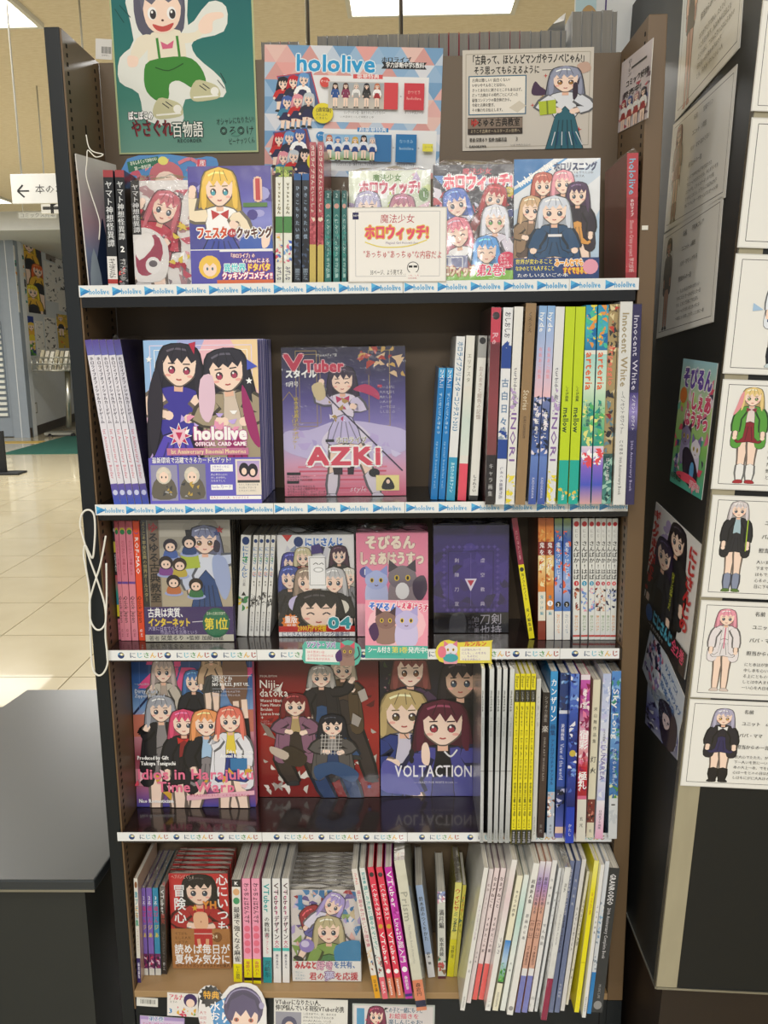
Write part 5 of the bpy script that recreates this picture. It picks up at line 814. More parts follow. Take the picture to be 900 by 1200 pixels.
for i, (a, t_) in enumerate(((286.6, 283.5), (297, 294.5))):
    s5('bright pink paperback spine with dark script and yellow foot, %s of two' % ('left', 'right')[i], a, a+9.6, 1153, t_, 1030, '#f2a0bc', [('r', .04, .42, 'わっちょはなんです', '#4a2a34', .8), ('c', .45, .49, '#e8708a'), ('c', .52, .56, '#e8708a'), ('c', .59, .63, '#e8708a'), ('c', .66, .7, '#e8708a'), ('b', .76, 1, '#ecdf1c'), ('v', .78, .92, '苺鈴ハト', '#b83a4a', .6), ('b', .94, .97, '#222')], fmt=.14)
s5('white paperback spine with teal letters and a solid teal foot', 308.8, 319.2, 1152, 307, 1030, '#e4e6e4', [('r', .05, .32, 'VTuber', '#1fa0a0', .9), ('v', .36, .56, 'の教科書', '#555', .72), ('r', .52, .72, 'なりたい人の', '#d87a90', .35), ('b', .75, 1, '#17939a'), ('v', .78, .95, '河崎翆', '#0a4a54', .7)], fmt=.14)
for i, (a, t_) in enumerate(((320.8, 319), (331.3, 330.3))):
    s5('white design guide spine with pink side text and a teal line, %s of two' % ('left', 'right')[i], a, a+9.2, 1152, t_, 1030, '#e6e6e6', [('r', .04, .34, 'VTuber', '#4a2a34', .8), ('r', .1, .5, 'いろいろなツール', '#e0609a', .3), ('v', .35, .58, 'デザイン', '#4a3a44', .75), ('v', .58, .68, '大全', '#c05a7a', .6), ('b', .66, .69, '#4ac0b8'), ('v', .72, .86, '鷹々あまん', '#667', .5)], fmt=.14)
def c_share(A, W, H):
    A.rect(0, 0, W, H, '#e4dcd8'); A.scatter(120, 0, 0, W, 84, 3, 10, ['#a8343e', '#b8a8d8', '#d8c8e8', '#8aa858', '#4a8ac0', '#e8e4e8', '#c8b48a', '#6a5a9a', '#e8b8b0', '#3a7ab0'], seed=14)
    fig(A, 20, 22, 110, '#a83440', '#e8d8d8', '#a33', 3.6, 1.8, ang=-.5, seed=1, sit=True); fig(A, 56, 6, 90, '#b4a4dc', '#e8e4f4', '#66a', 3.6, 1.6, ang=.5, seed=2); fig(A, 44, 32, 100, '#c8bc94', '#8aa858', '#585', 3.4, 1.1, seed=3, wide=1.15); A.ell(18, 64, 9, 8, '#9a88c8'); A.ell(16, 62, 5, 4, '#d8d0ea'); A.rect(9, 5, 14, 22, '#2a8ac0'); A.blob([(52, 64), (80, 58), (80, 84), (54, 86)], '#3a8ab8'); A.text(76, 34, 6, 'みらい', '#c8d8e8', 'v', wid=20)
    A.rect(0, 82, W, H, '#eceae6'); A.text(3, 82, 10, 'みんなと', '#c83a4a', b=.06, wid=26); A.text(29, 82, 11, '好き', '#f0c8d8', b=.05, wid=20, out='#a85a8a'); A.text(49, 82, 9, 'を共有、', '#2a6ab0', b=.06, wid=30); A.text(20, 95, 10, '君の', '#c83a4a', b=.06, wid=18); A.text(38, 94, 12, '夢', '#d8d8f0', b=.05, out='#8a4a8a'); A.text(50, 95, 10, 'を応援', '#c83a4a', b=.06, wid=28); A.fake(3, 94, 14, 3, 3, 3.6, '#8ab')
fbook('comic_book', 'comic cover crowded with bright drawn figures above a white paper band', 5, 342.5, 424, 1149, 1043, .0135, c_share, band=(.226, '#eceae6'), lean=3, mat=FILM, wrap=True, frill=.006, copies=7, cgap=.0152, clabel='crowded bright comic', cat='comic', col='#e0dcd8', side='#c8c4c0')
LB = [('white paperback spine with pink side title leaning left, first of the leaning group', 439, 446.4, 1170, 411.3, 1019, '#e6e2dc', [('r', .03, .12, 'バーチャル', '#d84a5a', .6), ('r', .16, .6, '魂に萌ゆるたましいの歴史集', '#c87a8a', .8), ('s', .62, .78, ['#8a5a4a', '#3a6a9a', '#e8d0b0']), ('b', .82, 1, '#e8a81e'), ('r', .85, .95, '日本橋', '#5a3a10', .5)]),
 ('white paperback spine with teal title leaning left, second of the leaning group', 448.6, 455.2, 1171, 421, 1018, '#e2e6e2', [('r', .03, .12, '配信者', '#2a9aa0', .6), ('r', .13, .62, '推しのために萌ゆるマリゲン', '#2aa098', .8), ('s', .66, .8, ['#8a5a5a', '#4a4a5a', '#e8b0b0']), ('b', .83, 1, '#e86a7a'), ('r', .86, .96, '日本人え', '#fff', .5)]),
 ('coral red paperback spine with white katakana leaning left, left of the two', 457.2, 464.4, 1170, 430.5, 1017, '#e2405a', [('c', .03, .08, '#333'), ('r', .12, .4, 'しくみのイラスト', '#fff', .8), ('c', .42, .47, '#d8a83a'), ('r', .49, .74, 'VTuber', '#fff', .9), ('c', .77, .81, '#fff'), ('b', .84, 1, '#d87a5a'), ('r', .85, .98, 'ranemona', '#fff', .7)]),
 ('coral red paperback spine with white katakana leaning left, right of the two', 466.2, 473.6, 1170, 440.6, 1017, '#e2405a', [('c', .03, .08, '#333'), ('r', .12, .4, 'しくみのイラスト', '#fff', .8), ('c', .42, .47, '#d8a83a'), ('r', .49, .74, 'VTuber', '#fff', .9), ('c', .77, .81, '#fff'), ('b', .84, 1, '#d87a5a'), ('r', .85, .98, 'ranemona', '#fff', .7)]),
 ('magenta paperback spine with white lettering leaning left beside the cream book', 475.6, 484.4, 1171, 450.6, 1017, '#c83ab0', [('s', .1, .36, ['#a82a90', '#e06ad0']), ('r', .03, .3, 'VTuber', '#fff', .9), ('r', .38, .72, 'Live2D超入門', '#fff', .8), ('c', .74, .8, '#fff'), ('v', .82, .93, '春原彩翠', '#fff', .5), ('b', .96, .98, '#3a2a80')])]
for l, a, b, v, t_, tv, c, ops in LB: s5(l, a, b, v, t_, tv, c, ops, fmt=.16)
s5('thick cream art book leaning left with a peach foot, film wrapped', 488.5, 501, 1185, 461, 1003, '#e8e6d4', [('r', .2, .4, 'Prism', '#b8b8a8', .9), ('r', .42, .68, 'The Music Book Artworks', '#c0c0b4', .35), ('b', .79, 1, '#f09a74'), ('v', .81, .9, '森倉円', '#5a3a30', .5), ('b', .93, .975, '#2a3358')], wrap=True, frill=.006, fmt=.2, name='art_book')
s5('pale blue topped white paperback spine standing alone behind the cream art book', 502, 510.4, 1146, 487, 1038, '#e4e6ea', [('b', 0, .74, '#a8c0e4'), ('v', .12, .6, '鈴木君のつくりかた', '#444', .6), ('v', .72, .86, '鈴木 敏', '#333', .6)], fmt=.128)
s5('grey white paperback spine with a small blue topped portrait, bottom shelf middle', 513.4, 522.8, 1147, 512.5, 1045, '#d8dad2', [('g', 0, .12, ['#8aa0d0', '#c8c0d8']), ('s', 0, .12, ['#7a7aa0', '#fff', '#d8a0b0']), ('v', .2, .42, '満月編', '#444', .7), ('v', .52, .74, '坂本真綾', '#555', .6), ('s', .74, .92, ['#4a8a6a', '#c85a5a', '#e8e0d0', '#8a6a4a']), ('b', .97, 1, '#5a2a34')], fmt=.128)
s5('yellow comic spine with red and black brush title, bottom shelf middle', 524, 532.6, 1145, 534, 1035, '#e4dc4a', [('g', 0, .6, ['#ece88a', '#e8e06a']), ('v', .06, .3, 'ウィビサ', '#c83a2a', .85), ('v', .3, .52, 'ミッチル', '#2a6a5a', .8), ('r', .4, .52, '大キル', '#2a2a2a', .6), ('b', .6, 1, '#e4dc28'), ('v', .66, .8, '浅野漫', '#6a6a2a', .5)], wrap=True, cat='comic', name='comic_book', fmt=.12)
s5('second dull yellow comic spine partly hidden by the leaning white art books', 534, 540.4, 1145, 545, 1038, '#c8c052', [('v', .1, .3, 'ッコイ', '#c83a2a', .8), ('s', .1, .5, ['#a8a03a', '#3a6a5a'])], side='#8a8440', cat='comic', name='comic_book', fmt=.11)
R5 = [(537, 545, 1185, 565, 1018, '#e8e8e4', 'white art book spine with an almost blank face, leftmost of the long right leaning row', [('r', .25, .5, 'らむね時代作品集', '#c8bcc8', .4), ('r', .9, .98, 'KADOKAWA', '#888', .5), ('v', .62, .75, '寿司', '#888', .4)]),
 (546.6, 552, 1176, 573.5, 1019, '#eadfe0', 'very pale pink thin spine in the long leaning row', [('v', .1, .3, '紅白 III', '#8a6a6a', .5), ('v', .6, .7, '花画集', '#999', .4)]),
 (553.4, 559.2, 1172, 580, 1018, '#ecdcdc', 'pale spine with coral red foot, left of two in the leaning row', [('v', .06, .3, 'なまずねごと', '#5a4a4a', .7), ('v', .36, .64, 'するがたこの家', '#5a4a4a', .6), ('b', .72, 1, '#ee6a68')]),
 (560.8, 567, 1172, 587.4, 1018, '#ecdcdc', 'pale spine with coral red foot, right of two in the leaning row', [('v', .06, .3, 'なまずねごと', '#5a4a4a', .7), ('v', .36, .64, 'するがたこの家', '#5a4a4a', .6), ('b', .72, 1, '#ee6a68')]),
 (568.4, 575, 1185, 600.5, 1006, '#ecebe8', 'white spine with pink tinted upper half right of the coral footed pair', [('v', .3, .5, '碧乃サラ画集', '#888', .4), ('g', .0, .5, ['#ecebe8', '#e8d4d8', '#ecebe8']), ('r', .5, .62, 'アスカ', '#667', .5), ('v', .92, .98, '一迅', '#888', .4)]),
 (577, 584, 1185, 606.3, 1027, '#ece8d0', 'cream spine with a blue and green landscape picture on its lower half', [('v', .1, .3, 'キミラの四季', '#5a5a54', .5), ('b', .47, .78, '#5a9ad8'), ('g', .47, .78, ['#3a8ad8', '#b8d4ec', '#4aa03a']), ('s', .64, .78, ['#2f8a2a', '#8ac83a']), ('b', .78, .79, '#333'), ('r', .86, .97, 'KADOKAWA', '#777', .4)]),
 (586, 592.2, 1185, 614.4, 1026, '#e6ebe6', 'thin greenish white spine right of the landscape picture spine', [('v', .1, .3, '風雲流ニ庭画集', '#555', .5), ('g', .0, .6, ['#e6ebe6', '#b8dcd4', '#e6ebe6']), ('v', .62, .72, '花鳥', '#777', .4)]),
 (594, 601.4, 1190, 625.6, 1011, '#ecece8', 'white spine with large dark characters left of the tan and violet pair', [('v', .1, .26, '超絶新人集', '#444', .6), ('v', .32, .5, '原画から本', '#777', .55), ('c', .94, .97, '#999')]),
 (603.4, 610, 1187, 633.2, 1010, '#d8a894', 'tan spine with violet blue foot, left of two', [('g', 0, .3, ['#e8e4e8', '#a88ac8', '#dca898']), ('v', .1, .34, '藤原ミチルを教える', '#4a4a5a', .6), ('r', .38, .5, '[ヒミコ]', '#6a4a4a', .8), ('r', .55, .68, 'TV 色彩紀行', '#5a3a3a', .5), ('b', .7, .75, '#e8e8ea'), ('b', .75, 1, '#7a80c4')]),
 (611.4, 618, 1187, 640.4, 1010, '#d8a894', 'tan spine with violet blue foot, right of two', [('g', 0, .3, ['#e8e4e8', '#a88ac8', '#dca898']), ('v', .1, .34, '藤原ミチルを教える', '#4a4a5a', .6), ('r', .38, .5, '[ヒミコ]', '#6a4a4a', .8), ('r', .55, .68, 'TV 色彩紀行', '#5a3a3a', .5), ('b', .7, .75, '#e8e8ea'), ('b', .75, 1, '#7a80c4')]),
 (619.2, 625, 1186, 648, 1007, '#e6e6e6', 'light grey white spine with brush script just right of the tan pair', [('v', .1, .3, '白蔵画集', '#9a9a9a', .5), ('v', .4, .56, 'せん色彩', '#777', .7), ('s', .9, 1, ['#c8c8c8'])]),
 (626.4, 631, 1186, 655, 1018, '#dfe2e4', 'narrow pale spine tucked left of the crimson footed spine', [('v', .14, .4, '深森ミクリ', '#777', .5), ('r', .9, .98, 'KADOKAWA', '#888', .5)]),
 (632.6, 641, 1196, 661.6, 1015, '#eeeeea', 'white film wrapped spine with a dark crimson foot hanging lowest', [('r', .1, .16, '花火', '#888', .4), ('r', .3, .5, 'FLOWER FLAME', '#aaa', .3), ('b', .72, 1, '#a82a54')]),
 (642.8, 648.4, 1187, 669, 1004, '#6f7ba0', 'slate blue spine, left of the pair', [('r', .05, .35, '極彩色作品展 MIKO ILLUST', '#e8e8f0', .5), ('b', 0, .0, '#fff'), ('r', .35, .6, 'CHRONICLE', '#3a3a4a', .5)]),
 (649.6, 655.6, 1187, 676, 1004, '#6f7ba0', 'slate blue spine, right of the pair', [('v', .1, .3, '鳥乃画集', '#c8ccd8', .5), ('v', .8, .9, '色彩画集', '#c8ccd8', .5)]),
 (656.6, 661.6, 1185, 682.6, 1006, '#dedcda', 'pale spine right of the slate blue pair', [('r', .3, .6, 'ミスティ水彩かなえ', '#8a8a84', .5)]),
 (663.2, 668, 1178, 688.4, 1022, '#e6e2d4', 'shorter ivory spine with dense dark kana beside the yellow spine', [('r', .2, .55, 'アイビスペイント人物', '#333', .7), ('v', .7, .82, '画集', '#777', .5)]),
 (671, 679.6, 1187, 695, 1005, '#eee41c', 'solid yellow art book spine in the leaning row', [('r', .08, .35, 'おえかき作品集', '#d8a83a', .5), ('b', .66, .665, '#c8bc10'), ('g', 0, .2, ['#e8e488', '#eee41c'])]),
 (681.4, 686.6, 1193, 704.3, 1008, '#e8e8e6', 'white spine right of the yellow spine', [('v', .25, .45, 'ぷれみあ画集', '#888', .5), ('r', .86, .96, 'KADOKAWA', '#888', .5)]),
 (688, 693.4, 1188, 710, 1009, '#dfe4ea', 'white spine with light blue writing and a blue foot', [('s', .25, .7, ['#8ac0e0', '#e8e8e8', '#8a9aa8']), ('v', .35, .5, 'キリン画集', '#3a8ac0', .6), ('b', .72, 1, '#2a88d0')]),
 (696, 709.6, 1187, 716.4, 1018, '#34373a', 'thick charcoal spine with white condensed capitals at the right end', [('r', .04, .25, 'GRANRODEO', '#e8e8ea', .72), ('r', .27, .62, '20th Anniversary Complete Book', '#d8d8dc', .42), ('r', .8, .9, 'MUSIC LIFE', '#aaa', .3), ('c', .93, .965, '#9a9a9a')]),
 ]
for a, b, v, t_, tv, c, l, ops in R5: s5(l, a, b, v, t_, tv, c, ops, fmt=.2, name='art_book', wrap=('film' in l), thin=.93)

# keep neighbours on a shelf from cutting into each other
def edge(r, z, side):
    n, x, ex, ey, t, h_, zb = r; px, pz = (x, zb) if side == 0 else (x+ex.x*t, zb+ex.z*t); return px+(z-pz)*ey.x/ey.z
def squeeze(r, f, dx):
    for o in r[0]:
        o.matrix_world = Matrix.Translation((dx, 0, 0))@o.matrix_world@Matrix.Diagonal((f, 1, 1, 1))
    r[1] += dx; r[4] *= f
for k, rows in PACK.items():
    rows.sort(key=lambda r: edge(r, ZS[k]+.05, 0))
    for a, b in zip(rows, rows[1:]):
        z0 = ZS[k]+.001; z1 = min(a[6]+a[5]*a[3].z, b[6]+b[5]*b[3].z); p = max(edge(a, z, 1)-edge(b, z, 0) for z in (z0, z1))+(.0009 if k in (1, 2) else .0005)
        if p > 0 and p < .03:
            q = p/2; fa = max(.6, 1-min(q, a[4]*.3)/a[4]); squeeze(a, fa, 0); q2 = min(q, b[4]*.3); squeeze(b, 1-q2/b[4], q2)
    for r in rows:
        z1 = r[6]+r[5]*r[3].z; lo = min(edge(r, ZS[k], 0), edge(r, z1, 0)); hi = max(edge(r, ZS[k], 1), edge(r, z1, 1))
        if lo < XL+.0015: squeeze(r, 1, XL+.0015-lo)
        if hi > XR-.0015: squeeze(r, 1, XR-.0015-hi)
    for a, b in list(zip(rows, rows[1:]))[::-1]:
        z0 = ZS[k]+.001; z1 = min(a[6]+a[5]*a[3].z, b[6]+b[5]*b[3].z); p = max(edge(a, z, 1)-edge(b, z, 0) for z in (z0, z1))+.0003
        if 0 < p < .02:
            q = min(p, a[4]*.06) if len(a[0]) == 1 else p; squeeze(a, 1-q/a[4], 0)
            if p > q: squeeze(a, 1, q-p)
    z_ = ZS[k]
    for r in rows[:3]:
        lo = min(edge(r, z_, 0), edge(r, r[6]+r[5]*r[3].z, 0))
        if lo < XL+.0012: q = XL+.0012-lo; squeeze(r, 1-min(q/r[4], .45), q)
    for a, b in zip(rows[:12], rows[1:12]):
        z1 = min(a[6]+a[5]*a[3].z, b[6]+b[5]*b[3].z); p = max(edge(a, z, 1)-edge(b, z, 0) for z in (z_+.001, z1))+.0002
        if 0 < p < .01: squeeze(b, 1-min(p/b[4], .4), p)
# ================================================================ posters and cards on the bookcase
YP = YB-.0015
def psheet(name, label, cat, u0, v0, u1, v1, Y, draw, mat=PAPER, shear=(0, 0, 0, 0), **kw):
    """flat card facing the aisle; corners from its picture box"""
    bl, br, tl = at(u0+shear[0], v1+shear[1], Y), at(u1, v1+shear[2], Y), at(u0, v0, Y)
    return sheet(name, label, cat, bl, br, tl, u1-u0-shear[0]/2, v1-v0, draw, mat, **kw)
def d_teal(A):
    W, H = A.pw, A.ph; A.rect(0, 0, W, H, '#b4c090'); A.grad(2, 0, W-2, H-2, ['#1a686c', '#25736f', '#3f8274', '#6f9e8e'])
    A.blob([(22, 0), (26, 60), (8, 80), (6, 108), (28, 122), (36, 154), (78, 160), (84, 130), (130, 128), (128, 106), (100, 80), (98, 62), (134, 52), (138, 24), (118, 18), (92, 44), (88, 0)], '#e9ece6')
    A.blob([(34, 0), (84, 0), (88, 40), (78, 56), (44, 58), (30, 40)], '#5d5c6e'); A.blob([(48, 52), (82, 50), (88, 84), (82, 92), (46, 92), (42, 74)], '#efe7d2')
    A.blob([(30, 58), (46, 54), (46, 66), (26, 86), (20, 80)], '#efe7d2'); A.blob([(80, 54), (100, 52), (112, 40), (114, 48), (100, 62), (84, 64)], '#efe7d2'); A.blob([(18, 78), (30, 80), (28, 90), (18, 90)], SK)
    A.blob([(104, 44), (114, 32), (132, 30), (134, 36), (122, 40), (120, 52), (108, 54)], SK); A.line([(114, 38), (134, 33)], 5, SK)
    A.blob([(44, 84), (86, 80), (104, 92), (110, 112), (96, 118), (78, 108), (66, 112), (64, 128), (52, 132), (38, 120), (36, 100)], '#3f8a36'); A.line(smooth([(50, 92), (66, 96), (84, 88)], 3, False), 1.4, '#23561f'); A.line([(54, 58), (56, 84)], 3, '#3f8a36'); A.line([(78, 56), (80, 82)], 3, '#3f8a36'); A.poly([(58, 62), (66, 66), (74, 61), (72, 70), (60, 71)], '#d8688a')
    for x, y, a in ((60, 140, 1), (106, 120, 1)): A.blob([(x-16, y+2), (x-8, y-12), (x+6, y-10), (x+18, y-4), (x+20, y+8), (x+4, y+12), (x-12, y+12)], '#c9c6a0'); A.line([(x-12, y+8), (x+18, y+6)], 2, '#f4f4ec'); A.line([(x-4, y-6), (x+4, y)], 1.2, '#444'); A.line([(x, y-8), (x+8, y-2)], 1.2, '#444'); A.ell(x+14, y+1, 5, 5, '#f4f4ec')
    A.blob([(40, 14), (52, 6), (74, 6), (84, 18), (82, 38), (72, 50), (54, 52), (42, 40)], SK); A.poly([(34, 0), (88, 0), (86, 26), (80, 12), (70, 18), (60, 10), (50, 20), (42, 14), (38, 30)], '#6b6a7c')
    for x in (50, 73): A.ell(x, 30, 5.5, 7.5, '#f8f8f8'); A.ell(x+1, 31, 3.8, 5.6, '#3a3438'); A.ell(x, 28.5, 1.3, 1.6, '#fff')
    A.ell(62, 38, 1.6, 1.3, '#5a3a34'); A.blob([(50, 42), (62, 45), (75, 41), (70, 49), (60, 51), (53, 48)], '#c8524e')
    A.text(14, 143, 11, 'ぽこぽこの', '#fff', b=.05, wid=30, out='#333'); A.text(17, 153, 22, 'やさぐれ', '#8a2a34', b=.03, wid=50); A.text(16, 152, 22, 'やさぐれ', '#3a1a20', b=.0, wid=50); A.text(66, 156, 20, '百物語', '#f4f4ec', b=.01, wid=38, out='#2a4a44'); A.text(72, 176, 6, 'RECORDER', '#2a3a38', b=.03, wid=30)
    A.text(120, 153, 9, 'オシャレになりたい!', '#1c2422', wid=46, rot=-.06); A.ell(143, 170, 7, 5, '#58907f'); A.text(124, 162, 12, '◎ろ◎け', '#1c2422', wid=42); A.text(134, 177, 8.5, 'ピーナッツくん', '#1c2422', wid=32, rot=-.06); A.line([(128, 100), (134, 112)], .8, '#1c2422'); A.line([(124, 108), (132, 118)], .8, '#1c2422'); A.line([(6, 24), (16, 40)], 1, '#14504f'); A.line([(12, 20), (24, 34)], 1, '#14504f')
bl, br, tl = at(140, 181, YP-.001), at(303, 178, YP-.001), at(125, -14, YP-.001)
ew = (br-bl); sheet('poster', 'large teal poster with a drawn child in green trousers pinned at the bookcase top', 'poster', bl, br, bl+Vector((0, 0, tl.z-bl.z)), 170, 194, d_teal, PAPER)
psheet('notice_card', 'small white card with a barcode sticking up at the top left corner', 'card', 112, 45, 131, 69, .16, lambda A: (A.rect(0, 0, A.pw, A.ph, '#d8d6d2'), [A.rect(7+i*1.3, 9, 7.7+i*1.3, 17, '#333', False) for i in range(9)], A.fake(7, 18, 10, 2.4, 1, 3, '#555')))
def d_holo(A):
    W, H = A.pw, A.ph; A.rect(0, 0, W, H, '#9fc0dc'); r = random.Random(3)
    for i in range(-1, 10):
        for j in range(8):
            x, y = i*26+(13 if j % 2 else 0), j*20; c = r.choice(['#8fb4d8', '#e8a8a4', '#b8cce0', '#e8c4bc', '#7aa4cc', '#dcdfe8']); A.poly([(x, y), (x+26, y), (x+13, y+20)], c, False); c = r.choice(['#9cbcdc', '#e4b4b0', '#c4d2e4', '#d8a09c']); A.poly([(x+13, y+20), (x+26, y), (x+39, y+20)], c, False)
    A.rect(22, 34, 189, 88, '#eceef0'); A.rect(26, 96, 200, 146, '#eceef0'); A.rect(102, 32, 136, 37, '#d85a5a'); A.text(106, 31.5, 5.5, '豪華特典', '#fff', b=.05, wid=26); A.rect(108, 94, 144, 99, '#3a8ac8'); A.text(110, 93.5, 5.5, '超豪華特典', '#fff', b=.05, wid=32)
    A.text(36, 6, 27, 'hololive', '#2f9fd8', b=.035, wid=92, out='#e8f4fa', ow=.04); A.text(134, 11, 7, 'ホロライブ', '#333', b=.06, wid=34); A.poly([(134, 17), (186, 17), (183, 21), (186, 25), (134, 25), (137, 21)], '#2a2c30'); A.text(139, 17, 7, '学力診断中学5教科', '#fff', b=.04, wid=44)
    def mag(x, y, c, seed, ang=.08):
        A.poly([(x, y), (x+40, y-6), (x+54, y+46), (x+14, y+54)], c); A.poly([(x+1, y+1), (x+39, y-5), (x+51, y+40), (x+12, y+44)], '#5a6a98' if seed == 1 else '#8a4a58')
        for k, (dx, dy) in enumerate(((8, 2), (20, 0), (32, -3), (13, 24), (25, 22), (38, 20))): fig(A, x+dx, y+dy, 40, ['#c8d0d8', '#2a2830', '#c8283a', '#6aa0d8', '#4a68b0', '#e89aa8'][(k+seed) % 6], ['#c33', '#334', '#fff', '#48a'][k % 4], '#335', 3, .8, ang=ang, seed=k)
    mag(14, 36, '#c84a5a', 1); mag(10, 102, '#3a6ab0', 2); A.ell(68, 79, 12, 12, '#e8d83a', 18); A.text(60, 72, 6, '(通常版)', '#333', b=.04, wid=18); A.fake(60, 79, 17, 3.4, 2, 4, '#444'); A.ell(62, 136, 12, 12, '#e8d83a', 18); A.text(54, 130, 6, '(豪華版)', '#333', b=.04, wid=18); A.fake(53, 137, 17, 3.4, 2, 4, '#444'); A.ell(70, 43, 6, 6, '#d8504a'); A.ell(66, 106, 5.5, 5.5, '#3a8ac8'); A.text(65, 40, 3.6, 'オール', '#fff', wid=9); A.text(62, 103, 3.6, 'オール', '#fff', wid=9)
    A.rect(74, 42, 154, 73, '#c8c4c0'); A.grad(75, 43, 138, 72, ['#a8b0b8', '#d0c8bc']); A.rect(138, 42, 154, 73, '#d84a52'); A.rect(161, 42, 184, 73, '#d0404c'); A.text(165, 50, 5, 'かつどう', '#f4c8c0', wid=15); A.text(164, 57, 5, 'hololive', '#f4c8c0', wid=17)
    for k in range(5): fig(A, 82+k*12, 44, 28, ['#3a2a24', '#5a3a34', '#c8c0b8', '#2a2a34', '#c87a5a'][k], ['#33589a', '#8a3a5a', '#eee', '#333', '#fff'][k], ['#33589a', '#8a3a5a', '#aaa', '#444', '#a8323a'][k], 4.6, .8, seed=k)
    A.rect(69, 103, 148, 135, '#c8d4dc'); A.grad(70, 104, 128, 134, ['#8ab8e0', '#c8dce8', '#88a858']); A.rect(128, 103, 148, 135, '#3a78b0'); A.rect(153, 102, 177, 135, '#2a78b4'); A.text(157, 108, 5, 'なつきみ', '#a8d0ec', wid=16); A.text(157, 116, 5, 'hololive', '#c8e4f4', wid=17)
    for k in range(6): fig(A, 76+k*10, 105+(k % 2)*2, 28, ['#c87a5a', '#4a8ad0', '#8ac0e8', '#d8b04a', '#2a2a34', '#c8c0c8'][k], '#e8ecf4', '#2a4a8a', 4.2, .8, seed=k)
    A.text(156, 56, 5, '+', '#888'); A.text(149, 116, 5, '+', '#888'); A.text(178, 116, 5, '+', '#888'); A.rect(184, 113, 196, 122, '#e8e050'); A.text(186, 115, 3.6, 'シール', '#886'); A.text(92, 76, 4.2, 'リングリボン型・描き下ろしブックカバー', '#444', wid=48); A.fake(88, 82, 56, 3, 1, 3, '#777'); A.text(162, 75, 4, 'オリジナルノート', '#444', wid=22); A.text(84, 137, 4.2, 'リングリボン型・描き下ろしブックカバー', '#444', wid=48); A.text(154, 137, 4, 'オリジナルノート', '#444', wid=22)
psheet('poster', 'triangle patterned pink and blue poster with two rows of product pictures', 'poster', 310, 52, 514, 205, YP, d_holo, PAPER)
def d_cls(A):
    W, H = A.pw, A.ph; A.rect(0, 0, W, H, '#d2ccc2'); A.frame(4, 5, W-4, H-4, .8, '#a8a090'); A.text(8, 6, 12, '「古典って、ほとんどマンガやラノベじゃん!」', '#25221f', b=.05, wid=136); A.text(13, 19, 10.5, 'そう思ってもらえるように', '#25221f', b=.05, wid=76); A.line([(92, 25), (104, 25)], .8, '#25221f')
    A.rect(7, 30, 74, 76, '#3f6a86'); A.rect(8.3, 31.3, 72.7, 74.7, '#efeae0')
    for i, t_ in enumerate(('古典は難しい? 面白くない?', 'いやいやそんなことはない。', 'きっとあなたに刺さるところもあるはず。', 'だって古典はその時代ごとにバズった', '最強コンテンツの集合体だから。', '令和と古典を繋ぎ、', 'その魅力をお伝えします。')): A.text(11, 33+i*5.8, 4.6, t_, '#2c2926', b=.04, wid=len(t_)*3.15)
    A.poly([(54, 68), (66, 60), (74, 66), (64, 74)], '#d8d0c0'); A.scatter(14, 80, 24, 148, 100, 2, 4, ['#c8504a', '#4a5a98', '#a88a5a'], 's', 4)
    A.blob([(80, 48), (84, 38), (90, 44), (98, 50), (96, 54), (82, 54)], '#4a3450'); A.blob([(132, 20), (144, 17), (148, 26), (136, 30)], '#c8a898')
    fig(A, 119, 24, 150, '#9aa0b8', '#e4e8ee', '#2f6878', 5.4, .55, pose=2, seed=6, long_skirt=True, sleeve='#dfe4ec', wide=1.35, eye='#a8783a'); A.poly([(88, 62), (108, 60), (109, 76), (90, 78)], '#b8c83a'); A.poly([(97, 61), (99, 61), (100, 77), (98, 77)], '#7a8a2a'); A.blob([(128, 42), (133, 42), (133, 56), (128, 60)], '#3c2f3c'); A.poly([(132, 40), (136, 33), (134, 44)], '#3c2f3c')
    for q in range(7): A.line([(108+q*4, 98), (104+q*6, H-4)], 1, '#1f4a78' if q % 2 else '#e0e4ea')
    A.rect(6, 79, 70, 99, '#3a302a'); A.rect(6, 80, 70, 92, '#8a7a6c'); A.text(9, 80, 10.5, 'ゆるゆる古典教室', '#1c1815', b=.04, wid=58); A.text(9, 80, 10.5, 'ゆ', '#b83a34', b=.04); A.text(9, 93, 4.6, 'ようこそ古典オールスターズの世界へ', '#c8b898', wid=58); A.text(8, 103, 5.2, '著者:栞葉るり 監修:加藤昌嘉', '#2c2926', b=.04, wid=44); A.text(8, 111, 4.4, 'KADOKAWA', '#2c2926', b=.04, wid=20); A.fake(56, 111, 26, 3, 1, 3, '#777'); A.text(62, 102, 6, '3', '#333')
psheet('poster', 'white notice about classics with a drawn girl in a kimono holding a green book', 'poster', 542, 59, 693, 177, YP, d_cls, PAPER)
P_, X_ = Vector((XR-.0012, 0, 0)), Vector((-1, 0, 0))
def pR(u, v): return hit(u, v, P_, X_)
def d_unit(A):
    W, H = A.pw, A.ph; A.rect(0, 0, W, H, '#d4ccd0'); A.scatter(30, 2, 40, W-2, H-4, 3, 9, ['#c8707a', '#8a90b8', '#e8dce0', '#7a6a74', '#b85a64'], seed=3); A.text(22, 4, 8, 'ローレン', '#333', 'v', wid=26); A.rect(26, 18, 60, 21, '#444'); A.text(14, 34, 11, 'コミック好評', '#222', b=.07, wid=52); A.text(10, 50, 11, '発売中!', '#222', b=.07, wid=42)
    for i, c in enumerate(('#a8384a', '#5a6aa0', '#c8a0a8', '#4a4a54')): fig(A, 12+i*16, 62, 50, c, '#eee', '#a44', 4.6, .8, seed=i)
